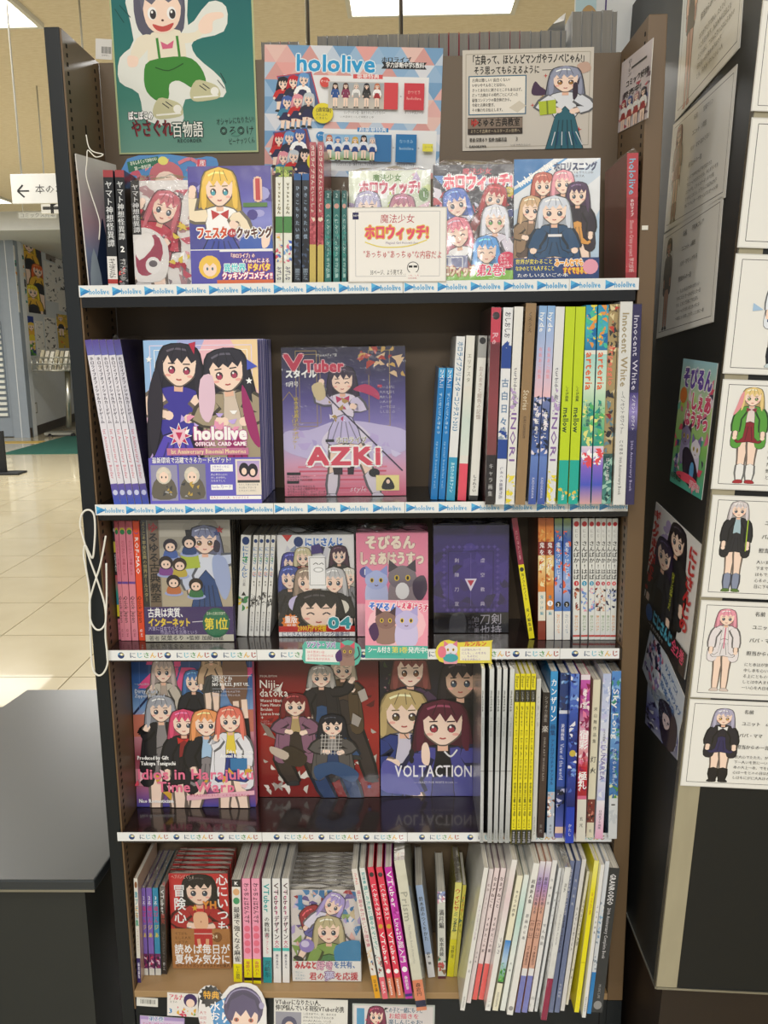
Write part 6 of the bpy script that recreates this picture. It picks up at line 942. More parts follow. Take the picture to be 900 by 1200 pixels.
sheet('poster', 'small pinkish comic flyer taped to the inside of the right side panel', 'poster', pR(724, 156), pR(759, 138), pR(729, 74), 70, 108, d_unit, PAPER, thick=.0008)
def d_pop(A):
    W, H = A.pw, A.ph; A.rect(0, 0, W, H, '#c8c4bc'); A.rect(1.2, 1.2, W-1.2, H-1.2, '#f4f2ee'); A.frame(9, 5, W-8, H-7, .5, '#a8a8b0'); A.rect(6, 6, 13, 14, '#2a2a5a'); A.text(7, 8, 3, 'NEW', '#fff')
    A.text(38, 8, 11, '魔法少女', '#b8384a', b=-.005, wid=40); A.text(20, 20, 18, 'ホロウィッチ!', '#f07a90', b=.07, wid=74, out='#e8d04a', ow=.04); A.text(20, 20, 18, 'ホロウィッチ!', '#e85a78', b=.05, wid=74); A.line(smooth([(20, 40), (40, 46), (70, 45), (92, 38)], 4, False), 1.2, '#e8d85a'); A.text(44, 39, 4, 'Magical Girl Holowitches', '#8a7a9a', wid=38)
    A.text(18, 49, 10, '"あっちゅ"あっちゅ"な内容だよ', '#c03a44', b=.0, wid=92, rot=.015); A.text(26, 72, 7, '35ページ、よう見てる…', '#2a2a2c', b=.0, wid=42); A.ell(76, 70, 7, 7, '#2a2a2c', 16); A.ell(76, 70, 6.2, 6.2, '#f4f2ee', 16); A.rect(71, 67.5, 75.4, 70, '#2a2a2c'); A.rect(76.6, 67.5, 81, 70, '#2a2a2c'); A.blob([(70, 76), (82, 76), (83, 82), (69, 82)], '#f4f2ee'); A.fake(70, 78, 14, 2.6, 2, 3, '#c86a74')
bl, br, tl = at(408, 331, -.008), at(523, 329, -.008), at(407, 243, -.008)
sheet('handwritten_sign', 'white card with red handwritten kana standing at the middle of the top shelf', 'sign', bl, br, tl, 115, 87, d_pop, PAPER, thick=.002)
def d_head(A):
    W, H = A.pw, A.ph; A.scatter(34, 8, 10, W-12, H-4, 4, 10, ['#c8506a', '#e08a9a', '#8a2a44', '#f0c0c8', '#4a9ad0'], seed=2); A.poly([(0, 12), (36, 3), (37, 13), (2, 24)], '#1f6a4a'); A.text(3, 11, 5.5, 'おもしろくってかわいい', '#e8f0e0', b=.04, wid=32, rot=-.24); A.text(8, 17, 5, '第一巻好評', '#e8f0e0', b=.04, wid=20, rot=-.24); A.ell(46, 26, 20, 18, '#c86a74', 16); A.ell(46, 32, 13, 12, SK); A.line(smooth([(60, 10), (74, 4), (88, 14), (80, 22), (70, 16)], 3, False), 4, '#d87a8a'); A.ell(42, 8, 6, 5, '#e8e070'); A.rect(82, 4, 92, 14, '#d8405a'); A.text(84, 4.5, 8, '風', '#fff')
psheet('shelf_topper_card', 'die cut blue and pink promotional card peeking above the pink manga', 'card', 149, 178, 256, 222, .06, d_head, LAMI, outline=[(0, 40), (0, 8), (30, 2), (50, 0), (80, 3), (92, 0), (104, 2), (106, 14), (98, 20), (100, 43)], back='#4a8ac8')
def d_obi(A):
    W, H = A.pw, A.ph; A.rect(0, 0, W, H, '#f2a0b8'); A.ell(W/2, 28, 34, 26, '#f8c4d0'); A.text(4, 2, 10, 'そびるん', '#4a78d8', b=.07, wid=34, rot=.05, out='#fff'); A.text(36, 0, 9, 'しぇあはうす', '#e04a78', b=.07, wid=38, rot=.12, out='#fff')
    plush(A, 24, 26, 24, '#8a6a64', '#9a7a70', '#4a3440'); plush(A, 48, 26, 26, '#c4bce8', '#d0c8f0', '#b0a8e0'); A.blob([(4, 34), (12, 26), (16, 40), (10, 48)], '#4a2a5a'); A.rect(0, 53, W, H, '#4ab8a8'); A.text(3, 54, 8, 'シール付き', '#fff', b=.06, wid=27); A.text(31, 54, 8, '第1巻', '#f0e04a', b=.06, wid=19); A.text(50, 54, 8, '発売中!', '#fff', b=.06, wid=23); A.fake(16, 62, 40, 2.4, 1, 3, '#2a8a7a')
bl, br, tl = at(428, 771, -.009), at(501, 773, -.009), at(428, 703, -.009)
sheet('paper_band', 'pink and teal card band hanging below the pink comic over the shelf edge', 'card', bl, br, tl, 73, 68, d_obi, LAMI, thick=.001)
def d_tag1(A):
    W, H = A.pw, A.ph; A.rect(3, 10, 42, 25, '#f0f0ee'); A.text(4, 1, 8, 'ソフト・ソバ', '#6a4aa0', b=.07, wid=34, out='#e8e0f4'); A.fake(5, 12, 34, 3.4, 3, 4, '#d85a6a', 5); plush(A, 52, 14, 17, '#8a6a64', '#9a7a70', '#d8506a'); A.blob([(38, 16), (44, 10), (46, 22), (40, 24)], '#4a2a6a'); A.line(smooth([(60, 22), (66, 16), (64, 6)], 3, False), 1.4, '#2a2a3a')
def d_tag2(A):
    W, H = A.pw, A.ph; plush(A, 18, 13, 16, '#e8e4f0', '#e8a0b0', '#e07a98'); A.ell(18, 21, 9, 5, '#3aa8b0'); A.ell(8, 14, 5, 7, '#e87a90'); A.rect(29, 8, 64, 24, '#f4f0d8'); A.text(34, 1, 7, 'ルンルン', '#d8503a', b=.07, wid=26); A.fake(31, 10, 30, 3.2, 4, 3.8, '#8a6ab0', 6)
for (u0, u1, v0, v1, dd, lab, outl, bk) in ((355, 423, 750, 779, d_tag1, 'teal die cut shelf tag with a small drawn brown plush', [(2, 27), (0, 14), (2, 2), (30, 1), (44, 2), (52, -1), (62, 2), (68, 8), (67, 22), (60, 29), (40, 28)], '#5ab8a8'), (510, 576, 750, 778, d_tag2, 'yellow die cut shelf tag with a small drawn white plush', [(5, 25), (0, 14), (6, 3), (16, 0), (28, 3), (64, 1), (66, 3), (66, 26), (64, 27), (20, 27)], '#e8d84a')):
    psheet('shelf_tag', lab, 'tag', u0, v0, u1, v1, -.0105, dd, LAMI, thick=.0012, outline=outl, back=bk)
# cards on the kick panel
YK = .0028
psheet('barcode_label', 'small white barcode sticker below the bottom shelf', 'label', 160, 1168.5, 185, 1178.5, YK, lambda A: (A.rect(0, 0, A.pw, A.ph, '#e8e8e2'), [A.rect(4.5+i*.9, 2, 4.5+i*.9+random.choice((.3, .6)), 7, '#333', False) for i in range(20)]))
def d_k1(A):
    W, H = A.pw, A.ph; A.rect(0, 0, W, H, '#f0ece8'); A.text(2, 1, 8, 'アルナ', '#d8506a', b=.05, wid=17); A.fake(3, 9, 14, 3, 1, 3, '#555'); A.ell(27, 8, 8, 8, '#4a3a68'); A.ell(27, 11, 5, 5, SK); A.text(2, 17, 8, '3', '#3a8ac8', b=.08); A.scatter(12, 8, 14, 34, 25, 1, 4, ['#d8506a', '#e8b84a', '#7ab85a'], seed=2)
psheet('promo_card', 'small white and pink promotional card right of the barcode sticker', 'card', 196, 1163, 232, 1190, -.0055, d_k1, thick=.0008)
def d_k2(A):
    W, H = A.pw, A.ph; A.rect(0, 0, W, H, '#b8a0d8'); A.rect(1, 4, W-1, H, '#dcc8ea'); A.text(10, -1, 7, '第2巻', '#2a6ab8', b=.1, wid=18, out='#fff'); A.fake(3, 7, 44, 3.4, 2, 4, '#c84a78')
psheet('promo_card', 'lilac promotional card low at the left of the kick panel', 'card', 164, 1190, 216, 1214, YK-.001, d_k2, thick=.0008)
def d_k3(A):
    W, H = A.pw, A.ph; A.star(19, 17, 14, '#2a2a2a', 14, .8); A.text(10, 10, 10, '特典', '#f0b83a', b=.09, wid=19, out='#222'); A.fake(8, 22, 24, 4, 1, 4, '#222'); A.poly([(18, 28), (44, 12), (56, H), (24, H)], '#3a90d0'); A.text(24, 22, 12, '水おい', '#fff', 'v', .05, wid=34); A.text(36, 18, 12, 'とり', '#fff', 'v', .05, wid=30); A.fake(6, 34, 12, 4, 4, 6, '#c8404a')
    A.ell(57, 28, 23, 25, '#3f2f58', 22); A.ell(57, 27, 19, 18, '#33264c'); A.blob([(42, 36), (50, 28), (66, 28), (74, 36), (70, 52), (58, 58), (46, 52)], SK); A.poly([(38, 38), (42, 20), (56, 12), (70, 18), (76, 36), (70, 32), (66, 40), (60, 30), (54, 38), (48, 32), (44, 44)], '#4a3a68'); A.ell(49, 42, 3, 2.6, '#c86a4a'); A.ell(66, 42, 3, 2.6, '#c86a4a'); A.ell(49, 42, 1.3, 2, '#333', 8); A.ell(66, 42, 1.3, 2, '#333', 8); A.line(smooth([(36, 24), (44, 10), (60, 6), (74, 14), (79, 26)], 4, False), 1.6, '#9a90b8'); A.ell(78, 24, 3, 4, '#a8a0c8')
psheet('promo_card', 'large die cut card with a violet haired drawn head and a gold burst', 'card', 228, 1150, 311, 1206, -.012, d_k3, LAMI, thick=.001, outline=[(4, 40), (6, 22), (4, 14), (12, 5), (24, 5), (32, 14), (40, 4), (56, -1), (72, 2), (82, 18), (84, 36), (80, 56), (40, 56), (12, 56)], back='#f2f0f0')
def d_k4(A):
    W, H = A.pw, A.ph; A.rect(0, 0, W, H, '#efeee8'); A.text(2, 1, 7.4, 'VTuberになりたい人、', '#222', b=.07, wid=56); A.text(2, 7.6, 7.4, '伸び悩んでいる現役VTuber必携', '#222', b=.07, wid=80); A.rect(2, 16, 32, 40, '#a8a8b4'); A.ell(18, 30, 9, 9, '#6a6a80'); A.ell(18, 32, 5, 5, SK); A.fake(34, 16, 48, 3, 6, 4, '#444')
psheet('promo_card', 'white text card about becoming a streamer below the bottom shelf', 'card', 321, 1169, 407, 1210, YK, d_k4, thick=.0008)
def d_k5(A):
    W, H = A.pw, A.ph; A.rect(0, 0, W, H, '#c8d0cc'); A.rect(2, 2, W-2, H, '#e4dfe0'); A.rect(5, 5, 14, H, '#4a9ac8'); A.text(38, 3, 7, 'この子と一緒にもっと', '#3a6a8a', b=.05, wid=44); A.text(42, 10, 7, 'お絵描きを', '#d8506a', b=.06, wid=36); A.text(42, 17, 7, '楽しんじゃお!', '#3a6a8a', b=.05, wid=40); fig(A, 28, 4, 60, '#8a3a5a', '#eac', '#a57', 3, 1.2); A.scatter(8, 16, 4, 40, 30, 1, 4, ['#d8506a', '#333'], seed=4)
psheet('promo_card', 'grey framed drawing card beneath the leaning cream art book', 'card', 413, 1176, 509, 1210, YK, d_k5, LAMI, thick=.0006)
# ================================================================ cards on the pillar
def body(A, x, y, rows, sz, gap, w_, col='#55555a'):
    A.fake(x, y, w_, sz, rows, gap, col, 9)
def card_art(W, H, side, seed):
    def d(A):
        A.rect(0, 0, W, H, '#d8d8d4'); A.rect(1.5, 1.5, W-1.5, H-1.5, '#eeeeea'); A.frame(9, 7, W-8, H-8, .8, '#3a3a40')
        F = FIGS[seed]; F(A, W, H)
        x = W*.40; r = ('名前', 'ユニット', 'パパ・ママ', '担当からの一言'); vals = VALS[seed]
        for i, t_ in enumerate(r): A.text(x-2+[2, 0, -2, -4][i], 14+i*20, 7.5, t_, '#333', b=.02)
        for i, t_ in enumerate(vals): A.text(x+36, 14+i*20, 7.5, t_, '#444')
        for i in range(5): A.fake(x-7, 92+i*9, W-x-8, 6, 1, 9, '#3a3a3e', seed+i)
    return d
def lean_fig(**kw): return lambda A, W, H: fig(A, W*.2, 12, H-22, **kw)
def f_bl(A, W, H): fig(A, W*.33, 10, H-20, hair='#c8d4ec', top='#e8ecf4', bot='#1f3f98', n=5.6, hl=2.2, coat='#e8eef8', sock='#20222c', shoe='#c8d8dc', seed=1, pose=0, eye='#4a7ac8', bow='#2a4aa0'); A.poly([(W*.15, 60), (W*.22, 68), (W*.15, 70)], '#a8c8e8')
def f_gr(A, W, H):
    x = W*.22; fig(A, x, 12, H-22, hair='#ecd08a', top='#e8d8d4', bot='#8a1f28', n=5.6, hl=1.3, coat='#5aa03a', sock='#f0f0f0', shoe='#a82a30', seed=2, eye='#7a9a4a', bow='#8a3040', wide=1.25)
    A.blob([(x-16, 20), (x-12, 16), (x-14, 36), (x-24, 48), (x-20, 34)], '#e89aa0')
def f_bk(A, W, H):
    x = W*.2; fig(A, x, 10, H-20, hair='#dcd4d8', top='#a8c4d0', bot='#2a2a30', n=6, hl=.9, coat='#25262a', sock='#8a94b0', shoe='#5a7a3a', seed=3, wide=1.2); A.line([(x+14, 34), (x+15, 80)], 1.5, '#a8c83a')
def f_pk(A, W, H):
    x = W*.2; fig(A, x, 14, H-26, hair='#eea0b4', top='#ece8ea', bot='#e8e4e8', n=5.4, hl=.5, coat='#ece6ea', sock=None, shoe='#d8c8c0', seed=4, wide=1.2); A.line([(x, 40), (x, 72)], 1.5, '#d86a8a')
def f_hn(A, W, H):
    x = W*.26; fig(A, x, 16, H-26, hair='#b8b4d0', top='#26222e', bot='#2f2a5a', n=4.8, hl=.9, coat='#24222c', sock='#17161c', shoe='#17161c', seed=5, wide=1.25, bow='#e8e8ea', eye='#c89a3a')
def f_pu(A, W, H): fig(A, W*.33, 12, H-20, hair='#4a2a68', top='#5a3a80', bot='#3a2458', n=5.6, hl=1.8, shoe='#333', seed=6)
def f_a1(A, W, H): fig(A, 40, -8, H+4, hair='#5a5a78', top='#b87a68', bot='#2f2a38', n=6.4, hl=.6, shoe='#a83a34', seed=1, sock=None, sleeve=SKD, skin='#c8948a')
def f_a2(A, W, H):
    fig(A, 36, 12, H-20, hair='#8a2a34', top='#7a2a34', bot='#8a2a3a', n=5.8, hl=3.4, shoe='#4a1a20', seed=2, sock='#8a4a4a', sleeve='#6a2028', skin='#d8a898', wide=1.1)
def f_a3(A, W, H): fig(A, 34, 14, H-24, hair='#3a2a24', top='#4a3f44', bot='#4a3f44', n=6, hl=.1, shoe='#2a2024', seed=3, sleeve='#4a3f44', skin='#c08a74', wide=1.0, coat='#4a3f44')
FIGS = [f_a1, f_a2, f_a3, f_pu, f_bl, f_gr, f_bk, f_pk, f_hn]
VALS = [('', '2期生', 'なつき', ''), ('宝鐘マリン', '3期生', 'あかさあい', ''), ('不知火フレア', '3期生', 'レゲちる', ''), ('紫咲シオン', '2期生', '', ''), ('', '', '', ''), ('', '', '', ''), ('獅白ぼたん', '5期生', '', ''), ('', '6期生', '', ''), ('', '6期生', '', '')]
# face A, seen obliquely
for i, (bl, br, tl, lab) in enumerate((((790.8, 142.8), (863, 103), (803, -40), 'framed profile card with a dark skirted drawn figure, topmost on the pillar side'), ((778.5, 272.5), (846.8, 259), (789, 146.5), 'framed profile card with a long red haired drawn figure on the pillar side'), ((769, 397), (833, 407), (778, 275), 'framed profile card with a brown dressed drawn figure, lowest framed card on the pillar side'))):
    a, b, c = pA(*bl), pA(*br), pA(*tl); H_ = (c-a).length; W_ = (b-a).length
    sheet('profile_card', lab, 'card', a, b, c, 150*W_/H_ if i else 210, 150, card_art(150*W_/H_ if i else 210, 150, 'a', i), LAMI, thick=.0012, group=None)
def d_pc1(A):
    W, H = A.pw, A.ph; A.grad(0, 0, W, H, ['#a8d8e8', '#c8e0a0', '#8ac86a', '#4ab0a0']); A.scatter(50, 0, 20, W, H-10, 4, 12, ['#c8e860', '#e87aa0', '#8a6ac8', '#f0e0f0', '#e85a7a', '#6ac0a8', '#4a3a60'], seed=5)
    A.text(8, 8, 24, 'そびるん', '#6a4ab0', b=.08, wid=78, out='#fff'); A.text(36, 34, 20, 'しぇあ', '#e04a78', b=.08, wid=54, out='#fff'); A.text(24, 54, 19, 'はうすっ', '#e04a78', b=.08, wid=64, out='#fff'); A.ell(14, 40, 10, 9, '#e8843a'); plush(A, 34, 86, 26, '#8a80a8', '#a098c0', '#4a3450'); plush(A, 64, 96, 24, '#e8e4f4', '#d8d0f0', '#8a7ab8'); A.blob([(30, 100), (50, 96), (76, 118), (66, 136), (40, 128)], '#2c2438'); A.ell(60, 118, 6, 10, '#5aa0d8'); A.ell(48, 128, 30, 5, '#e8506a'); A.text(14, 90, 9, '第1巻発売', '#2a4a9a', 'v', .04, wid=40); A.text(4, 128, 9, '8月8日', '#222', b=.06, wid=30); A.text(58, 128, 9, '発売!', '#e83a6a', b=.06, wid=28, out='#fff')
def d_pc2(A):
    W, H = A.pw, A.ph; A.rect(0, 0, W, H, '#e8e8e8'); A.scatter(16, 10, 10, W-10, 90, 4, 10, ['#b8a8d8', '#d0c8e4', '#8ac89a'], 'e', 4); fig(A, 56, 4, 150, '#24202a', '#22252a', '#1f1f26', 5.2, .8, coat='#24282c', seed=4, trouser='#222', wide=1.2); fig(A, 34, 30, 150, '#33294a', '#3a3c44', '#2a2a30', 5.0, .5, coat='#2a2c34', seed=5, trouser='#222', wide=1.25)
    A.text(9, 6, 16, 'ギャグまんがです。', '#c8242a', 'v', .07, wid=92); A.text(88, 8, 16, 'にじさんじの', '#c8242a', 'v', .07, wid=86); A.text(58, 50, 6, '公式マンガが帰ってきた', '#d8e04a', 'v', .05, wid=40); A.rect(0, 108, W, H, '#1f1d22'); A.ell(18, 118, 8, 9, '#2a5aa0'); A.text(28, 108, 16, 'にじさんじ', '#5ab8d8', b=.08, wid=44); A.text(72, 110, 15, '全2巻', '#e8507a', b=.08, wid=26); A.fake(20, 126, 60, 5, 1, 5, '#ccc')
def d_pc3(A):
    W, H = A.pw, A.ph; A.rect(0, 0, W, H, '#c8d4e4'); A.scatter(70, 4, 8, W*.42, H-10, 3, 8, ['#3a3a68', '#8a7ab8', '#c87a98', '#6a90c8', '#e8e0f0', '#1f2040'], seed=7); A.text(W*.48, 6, 8, 'リスアニ!', '#2a6ab0', b=.05); A.text(W*.46, 18, 8, 'vol.55 ホロライブ', '#2a6ab0', b=.05, wid=W*.5); A.text(W*.46, 28, 8, '音楽大全', '#2a6ab0', b=.05, wid=40); A.fake(W*.46, 42, W*.48, 4, 6, 6, '#7a8aa0'); A.rect(W*.46, 84, W*.7, 90, '#3a80c0')
def d_pc4(A):
    W, H = A.pw, A.ph; A.grad(0, 0, W, H, ['#c8d0dc', '#8a98c0', '#5a5a98', '#8a90a8']); A.text(8, 10, 20, 'いつか', '#5a80b8', wid=40, slant=.2); A.scatter(40, 0, 40, W, H, 4, 10, ['#3a3a78', '#8a90c8', '#c8ccd8', '#22203a'], seed=9); A.blob([(W*.4, 20), (W*.7, 10), (W*.95, 40), (W*.9, 100), (W*.6, 110), (W*.45, 70)], '#201c34'); A.blob([(W*.55, 40), (W*.72, 40), (W*.74, 60), (W*.64, 72), (W*.55, 62)], '#d8c4c8'); A.ell(W*.6, 54, 2, 3, '#2a2438'); A.ell(W*.7, 54, 2, 3, '#2a2438')
for bl, br, tl, W_, H_, dd, lab, nm_ in (((785, 563.5), (823, 578), (801, 420), 92, 142, d_pc1, 'bright green and pink die cut comic poster on the pillar side', 'mini_poster'), ((752, 721.6), (809, 750), (769, 588), 102, 134, d_pc2, 'comic poster with red vertical kana and two dark suited figures on the pillar side', 'mini_poster'), ((752.7, 783), (802, 832), (764, 728), 100, 62, d_pc3, 'pale blue flyer with small text under the red kana poster', 'flyer'), ((756, 847), (792, 910), (759.5, 796), 84, 110, d_pc4, 'violet grey flyer with a long dark haired drawing, lowest on the pillar side', 'flyer')):
    a, b, c = pA(*bl), pA(*br), pA(*tl); h_ = (c-a).length; w_ = (b-a).length
    sheet(nm_, lab, 'poster', a, b, c, W_, H_, dd, LAMI, thick=.0008)
# face B, square to the camera
for i, (tl, bl, lab) in enumerate((((890, 0), (880, 130), 'framed profile card at the top right, showing only its left edge'), ((884, 137.6), (864, 290), 'framed profile card with a violet haired drawn figure, second from the top'), ((861.4, 296.8), (846.8, 437.6), 'framed profile card with a blue skirted drawn figure'), ((846.8, 444), (833, 573), 'framed profile card with a green jacketed drawn figure'), ((834.4, 579.6), (821.7, 699.4), 'framed profile card with a black jacketed drawn figure'), ((821, 703), (809, 817), 'framed profile card with a pink haired figure in a white coat'), ((808, 819), (797, 920.6), 'framed profile card with a pale violet haired figure in black, lowest on the pillar front'))):
    a, c = pB(*bl), pB(*tl); h_ = (c-a).dot((PM.to_3x3()@Vector((0, 0, 1)))); ex = PM.to_3x3()@Vector((1, 0, 0)); ey = PM.to_3x3()@Vector((0, 0, 1)); w_ = .212 if i not in (3, 4, 5) else .205
    sheet('profile_card', lab, 'card', a, a+ex*w_, a+ey*h_, 150*w_/h_, 150, card_art(150*w_/h_, 150, 'b', [3, 3, 4, 5, 6, 7, 8][i]), LAMI, thick=.0012)
# ================================================================ white cord, strings, brochure
def cord(name, label, cat, pts, Y, r, col='#f0efe6'):
    P = [at(p[0], p[1], Y-(p[2] if len(p) > 2 else 0)) for p in pts]; P = smooth([tuple(p) for p in P], 5, False); o = P[0]
    m = MB(); m.tube([(p[0]-o[0], p[1]-o[1], p[2]-o[2]) for p in P], r, col); c = m.build(name, PAPER); c.location = o; return tag(c, label, cat)
cord('white_cord', 'looped white cord hanging on the left end of the third shelf', 'cord', [(124, 628), (121, 645), (117, 664), (110, 686), (105, 706), (106, 726), (112, 737, .003), (119, 737, .003), (124, 727), (122, 706), (114, 680), (105, 655), (98, 632), (93.8, 614), (97, 601), (104, 597.5), (110, 603), (111.5, 620), (110.5, 640), (108.5, 654), (104, 647, .003), (99.5, 639, .003), (98, 650), (101, 668), (105, 695), (106, 745), (108, 780), (114, 791), (121, 789), (126, 778), (125.5, 764, .002), (123.5, 742), (125, 700), (124.6, 660)], -.014, .0016)
cord('thin_string', 'thin white string tangled near the top left of the bookcase', 'string', [(101, 158), (104, 172), (110, 178), (121, 181), (112, 184), (103, 176), (102, 188), (101, 206), (107, 228), (113, 246), (117, 262), (116, 281)], .002, .0009)
def d_br(A): W, H = A.pw, A.ph; A.grad(0, 0, W, H, ['#dad8d6', '#cfc8cc', '#c8a8b8', '#8a9ac0', '#5a5a78']); A.blob([(10, H), (24, H*.6), (30, H*.45), (34, H*.62), (48, H)], '#2c3a58'); A.blob([(2, H), (12, H*.7), (20, H)], '#b8c8d8'); A.blob([(44, H), (50, H*.85), (58, H)], '#8a1f28')
a = Vector((-.428, .006, ZS[1]+.001)); b = Vector((-.396, .10, ZS[1]+.001)); c = a+Vector((-.006, 0, .2)); sheet('brochure', 'white and pink clear file standing obliquely at the left end of the top shelf', 'brochure', a, b, c, 60, 150, d_br, GLOSS, thick=.002)
# ================================================================ signs and the far wall
def hang(name, label, u0, v0, u1, v1, Y, draw, pole=True, ext=0):
    bl, br, tl = at(u0, v1, Y), at(u1, v1, Y), at(u0, v0, Y); br = bl+(br-bl); o = empty(name, loc=bl); tag(o, label, 'sign'); w_, h_ = (br.x-bl.x)+ext, tl.z-bl.z
    box('sign_board', (0, 0, 0), (w_, .02, h_), WHITEP, o, .003); A = Art((u1-u0)*w_/(br.x-bl.x), v1-v0, w_, h_); draw(A)
    p = A.build('sign_print', PAPER, o, .001); p.matrix_local = Matrix(((1, 0, 0, 0), (0, 0, -1, 0), (0, 1, 0, 0), (0, 0, 0, 1)))
    if pole:
        for x in (w_*.12, w_*.88): m = MB(); m.tube([(x, .01, h_), (x, .01, CEIL-bl.z)], .006, '#b8b8b0'); m.build('hanger', PAPER, o)
def d_s1(A): A.line([(8, 20), (21, 20)], 1.8, '#333'); A.line([(14, 13), (7.5, 20), (15, 27.5)], 2, '#333'); A.text(28, 12.5, 11.5, '本のお会計', '#2c2c2c', b=.0)
hang('hanging_sign', 'white hanging sign with a left pointing arrow beyond the bookcase', 14.5, 204, 70, 239, 4.2, d_s1, ext=.28)
def d_s2(A): A.text(2, -6, 22, '子供', '#1c1c1c', b=.08)
hang('hanging_sign', 'small white sign with heavy black lettering below the arrow sign', 48.5, 239, 72, 250.5, 6, d_s2, ext=.2)
def d_s3(A): A.rect(0, 0, 90, 8, '#b8bab4'); A.text(1, .5, 6, 'コミックス売場文芸', '#7a7a74', b=.03)
hang('hanging_sign', 'long faint grey lettered sign far beyond the bookcase', 22, 249, 66, 256, 10.5, d_s3)
# white banner beyond the rear row at the upper right
bl, br, tl = at(673, 62, .62), at(900, 62, .62), at(673, -60, .62)
wb = empty('hanging_banner', loc=bl); tag(wb, 'large white banner board with dark strokes above the right end', 'banner')
box('banner_board', (0, 0, 0), (br.x-bl.x, .012, tl.z-bl.z), solid('banner_white', '#e6eaec', .8, 0, .06, 8), wb)
A = Art(227, 122, br.x-bl.x, tl.z-bl.z); A.rect(0, 0, 24, 122, '#b8d4dc'); A.blob([(8, 72), (14, 66), (20, 68), (24, 76), (10, 78)], '#b8986a'); A.line([(36, 0), (35, 76)], 1.8, '#4a3a78'); A.text(38, 42, 20, 'ノ', '#2a3a78', b=.04); A.ell(60, 34, 8, 9, '#c8d0d8')
p = A.build('banner_print', PAPER, wb, .001); p.matrix_local = Matrix(((1, 0, 0, 0), (0, 0, -1, 0), (0, 1, 0, 0), (0, 0, 0, 1)))
for x in (.02, .4): m = MB(); m.tube([(x, .006, tl.z-bl.z), (x, .006, CEIL-bl.z)], .004, '#999'); m.build('hanger', PAPER, wb)
for u, v1 in ((361, 47), (470, 42)):
    p1 = at(u, v1, .6); t = MB(); t.tube([(0, 0, -.08), (0, 0, CEIL-p1.z)], .0045, '#5a5048'); o = t.build('hanging_pole', STEEL); o.location = p1; tag(o, 'thin dark rod hanging from the ceiling behind the %s' % ('triangle patterned poster' if u < 400 else 'rear row near the ceiling light'), 'rod')
# far wall posters
def wsheet(name, label, u0, v0, u1, v1, draw, cat='poster', sh=0):
    bl, br, tl = wallpt(u0+sh, v1), wallpt(u1+sh, v1), wallpt(u0, v0)
    for q in (bl, br, tl): q += wn*.006
    br.z = bl.z; sheet(name, label, cat, bl, br, bl+Vector((0, 0, tl.z-bl.z)), u1-u0, v1-v0, draw, PAPER, thick=.004)
def busy(cols, n, seed, bg='#e8e4dc', hair=None):
    def d(A):
        A.rect(0, 0, A.pw, A.ph, bg); A.scatter(n, 0, 0, A.pw, A.ph, A.pw*.06, A.pw*.22, cols, seed=seed)
        if hair:
            for k, hc in enumerate(hair): fig(A, A.pw*(.3+.4*(k % 2)), A.ph*(.04+.3*k), A.ph*.62, hc, cols[0], cols[1], 4, 1.0, seed=k)
    return d
YEL = ['#e8b83a', '#2a2a30', '#d8702a', '#f0d85a', '#8a8a90', '#e8e4dc', '#c84a2a']
wsheet('wall_poster', 'orange and black figure poster nearest the grey door', 22, 290, 33, 366, lambda A: (A.rect(0, 0, A.pw, A.ph, '#dcdcd8'), A.scatter(26, 2, 4, A.pw-2, A.ph*.9, 2, 7, ['#e8a03a', '#1f1f24', '#2a2a30', '#2f8a7a', '#f0d0a0'], seed=3)))
wsheet('wall_poster', 'large yellow and orange comic poster in the middle of the far wall', 33.5, 278, 53.5, 366, busy(YEL, 60, 4, '#3a3a40', ('#f0c83a', '#e86a2a', '#f0d83a')))
wsheet('wall_poster', 'white lettered banner above the yellow poster on the far wall', 30, 262, 52, 276, lambda A: (A.rect(0, 0, A.pw, A.ph, '#d8dad8'), A.text(3, 1, 6, 'ホロコメ', '#666', b=.04, wid=18), A.text(2, 8, 8, '公式コミック', '#6a9a7a', b=.05, wid=22)))
wsheet('wall_poster', 'dark brown comic poster at the upper right of the far wall', 53.5, 272, 72, 304, busy(['#5a4438', '#2a2428', '#c8845a', '#8a8078'], 30, 5, '#8a8078'))
wsheet('wall_poster', 'black and white comic page poster on the far wall', 54, 306, 68, 352, busy(['#3a3a3a', '#e8e8e4', '#8a8a88', '#c8c8c4'], 40, 6)); wsheet('wall_poster', 'second black and white comic page poster closer to the bookcase', 69, 304, 84, 364, busy(['#4a4a4a', '#e8e8e4', '#8a8a88', '#d8d8d4'], 40, 7))
wsheet('wall_poster', 'navy poster with a yellow figure low on the far wall', 31, 370, 42.5, 417, lambda A: (A.rect(0, 0, A.pw, A.ph, '#243a8a'), A.scatter(12, 2, 2, A.pw, 30, 1, 3, ['#4a68c8', '#8aa0e0'], seed=2), fig(A, 8, 8, 34, '#e8c84a', '#e8b03a', '#e8d03a', 4, .8), A.scatter(12, 2, 32, A.pw-1, A.ph-1, 2, 4, ['#5a9a3a', '#e8d04a', '#3a7a3a'], seed=4)))
wsheet('wall_poster', 'sketchy black and white poster beside the navy poster', 44, 376, 53, 416, busy(['#3a3a3a', '#e8e8e4', '#9a9a98'], 30, 8)); wsheet('wall_poster', 'grey sketch poster above the wire rack', 54.5, 372, 67, 412, busy(['#4a4a4a', '#e8e8e4', '#8a8a88'], 36, 9)); wsheet('wall_poster', 'yellow and orange poster above the wire rack', 68.5, 368, 84, 408, busy(YEL, 30, 11, '#c8a83a', ('#e8b84a',)))
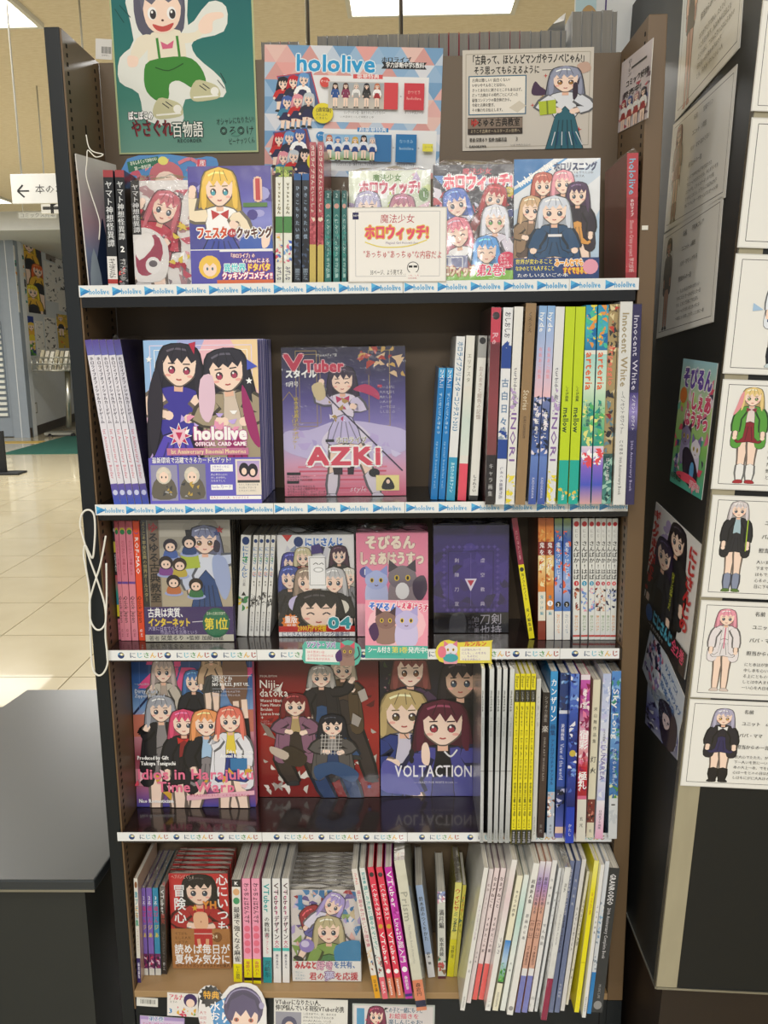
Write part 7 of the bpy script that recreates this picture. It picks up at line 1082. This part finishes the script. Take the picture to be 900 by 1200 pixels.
wsheet('wall_poster', 'small round prohibition sign on the wall by the grey door', 22.5, 270, 28, 282, lambda A: (A.rect(0, 0, A.pw, A.ph, '#ecebe8'), A.ell(3.7, 6, 3, 4.6, '#b83a44', 14), A.ell(3.7, 6, 2.2, 3.5, '#ecebe8', 12), A.line([(2, 3), (5.4, 9)], .8, '#b83a44'), A.line([(3.7, 3), (3.7, 9)], 1, '#3a3a5a')), 'sign')
wsheet('outlet_plate', 'small wall outlet plate above the dark baseboard', 40, 472, 44, 485, lambda A: (A.rect(0, 0, A.pw, A.ph, '#8a8a84'), A.rect(.8, 1.5, A.pw-.8, A.ph-1.5, '#d8d8d4')), 'outlet')
# wire rack
p0 = atz(77, 511, 0); rk = empty('wire_rack', loc=p0); tag(rk, 'steel magazine stand with a wire tray by the far wall', 'rack'); sc = (p0.y+DC)/FPX
def rp(u, v, dy=0): q = at(u, v, p0.y+dy); return (q.x-p0.x, q.y-p0.y, q.z)
m = MB(); m.tube([rp(81, 501), rp(79, 434)], .05, '#a8a59a'); m.build('pole', STEEL, rk)
m = MB(); m.box((-.3, -.2, .04), (.2, .12, .08)); m.build('foot_plate', STEEL, rk)
for s in (-1, 1): m = MB(); m.tube([(s*.2, -.2, .035), (s*.2, -.14, .035)], .035, '#222'); m.build('castor', PAPER, rk)
m = MB(); z0 = rp(60, 434)[2]; z1 = rp(60, 419)[2]; xl, xr_ = rp(46, 430)[0], rp(90, 430)[0]
for z in (z0, (z0+z1)/2, z1): m.tube([(xl, -.3, z), (xr_, -.3, z), (xr_, .1, z), (xl, .1, z), (xl, -.3, z)], .014, '#aaa79a', 6)
for i in range(8): x = xl+(xr_-xl)*i/7; m.tube([(x, -.3, z1), (x, -.3, z0), (x, .1, z0)], .01, '#aaa79a', 5)
m.build('wire_tray', STEEL, rk)
m = MB(); m.box((xl+.03, -.27, z0+.005), (xr_-.03, .08, z0+.02), '#c8c4b4'); o = m.build('tray_floor', PAPER, rk)
for i in range(7):
    x = xl+.06+i*.085; t = MB(); t.prism([(-.2, 0), (.02, .30+random.uniform(-.03, .05)), (.05, .29), (-.17, 0)], 0, 0, .06, random.choice(['#cfc8b8', '#e0dccf', '#a8a498', '#b8b098'])); o = t.build('leaflet', PAPER); o.location = (p0.x+x, p0.y-.02, z0+.021); tag(o, 'pale leaflet standing in the wire tray by the far wall', 'leaflet', 'leaflets in the wire tray')
# black sign stand at the far left
p0 = atz(8, 556, 0); ss = empty('sign_stand', loc=(p0.x, p0.y, 0)); tag(ss, 'black metal stand with a flat base on the tiles at the left edge', 'stand')
w1 = (p0.y+DC)/FPX; m = MB(); m.box((-.3, -.12, .006), (w1*19, .14, .03), '#1c1e20'); m.build('base_plate', PAPER, ss, .004); m = MB(); m.box((-.3, -.02, .03), (0, .03, w1*52), '#17191b'); m.build('upright_panel', PAPER, ss, .004)

# loose white film on the rear row
p0 = at(641, 36, .22); m = MB(); q = [at(*a) for a in ((640, 37, .22), (662, 37, .22), (663, 15, .24), (655, 21, .2), (648, 28, .19))]
q = [v-p0 for v in q]; c = q[3]*.5+q[1]*.5+Vector((0, -.02, 0))
for a, b in zip(q, q[1:]+q[:1]): m.face([a, b, c], '#eef0f2')
o = m.build('plastic_bag', PAPER); o.location = p0; tag(o, 'crumpled white plastic bag beside the taller grey books above the back board', 'bag')
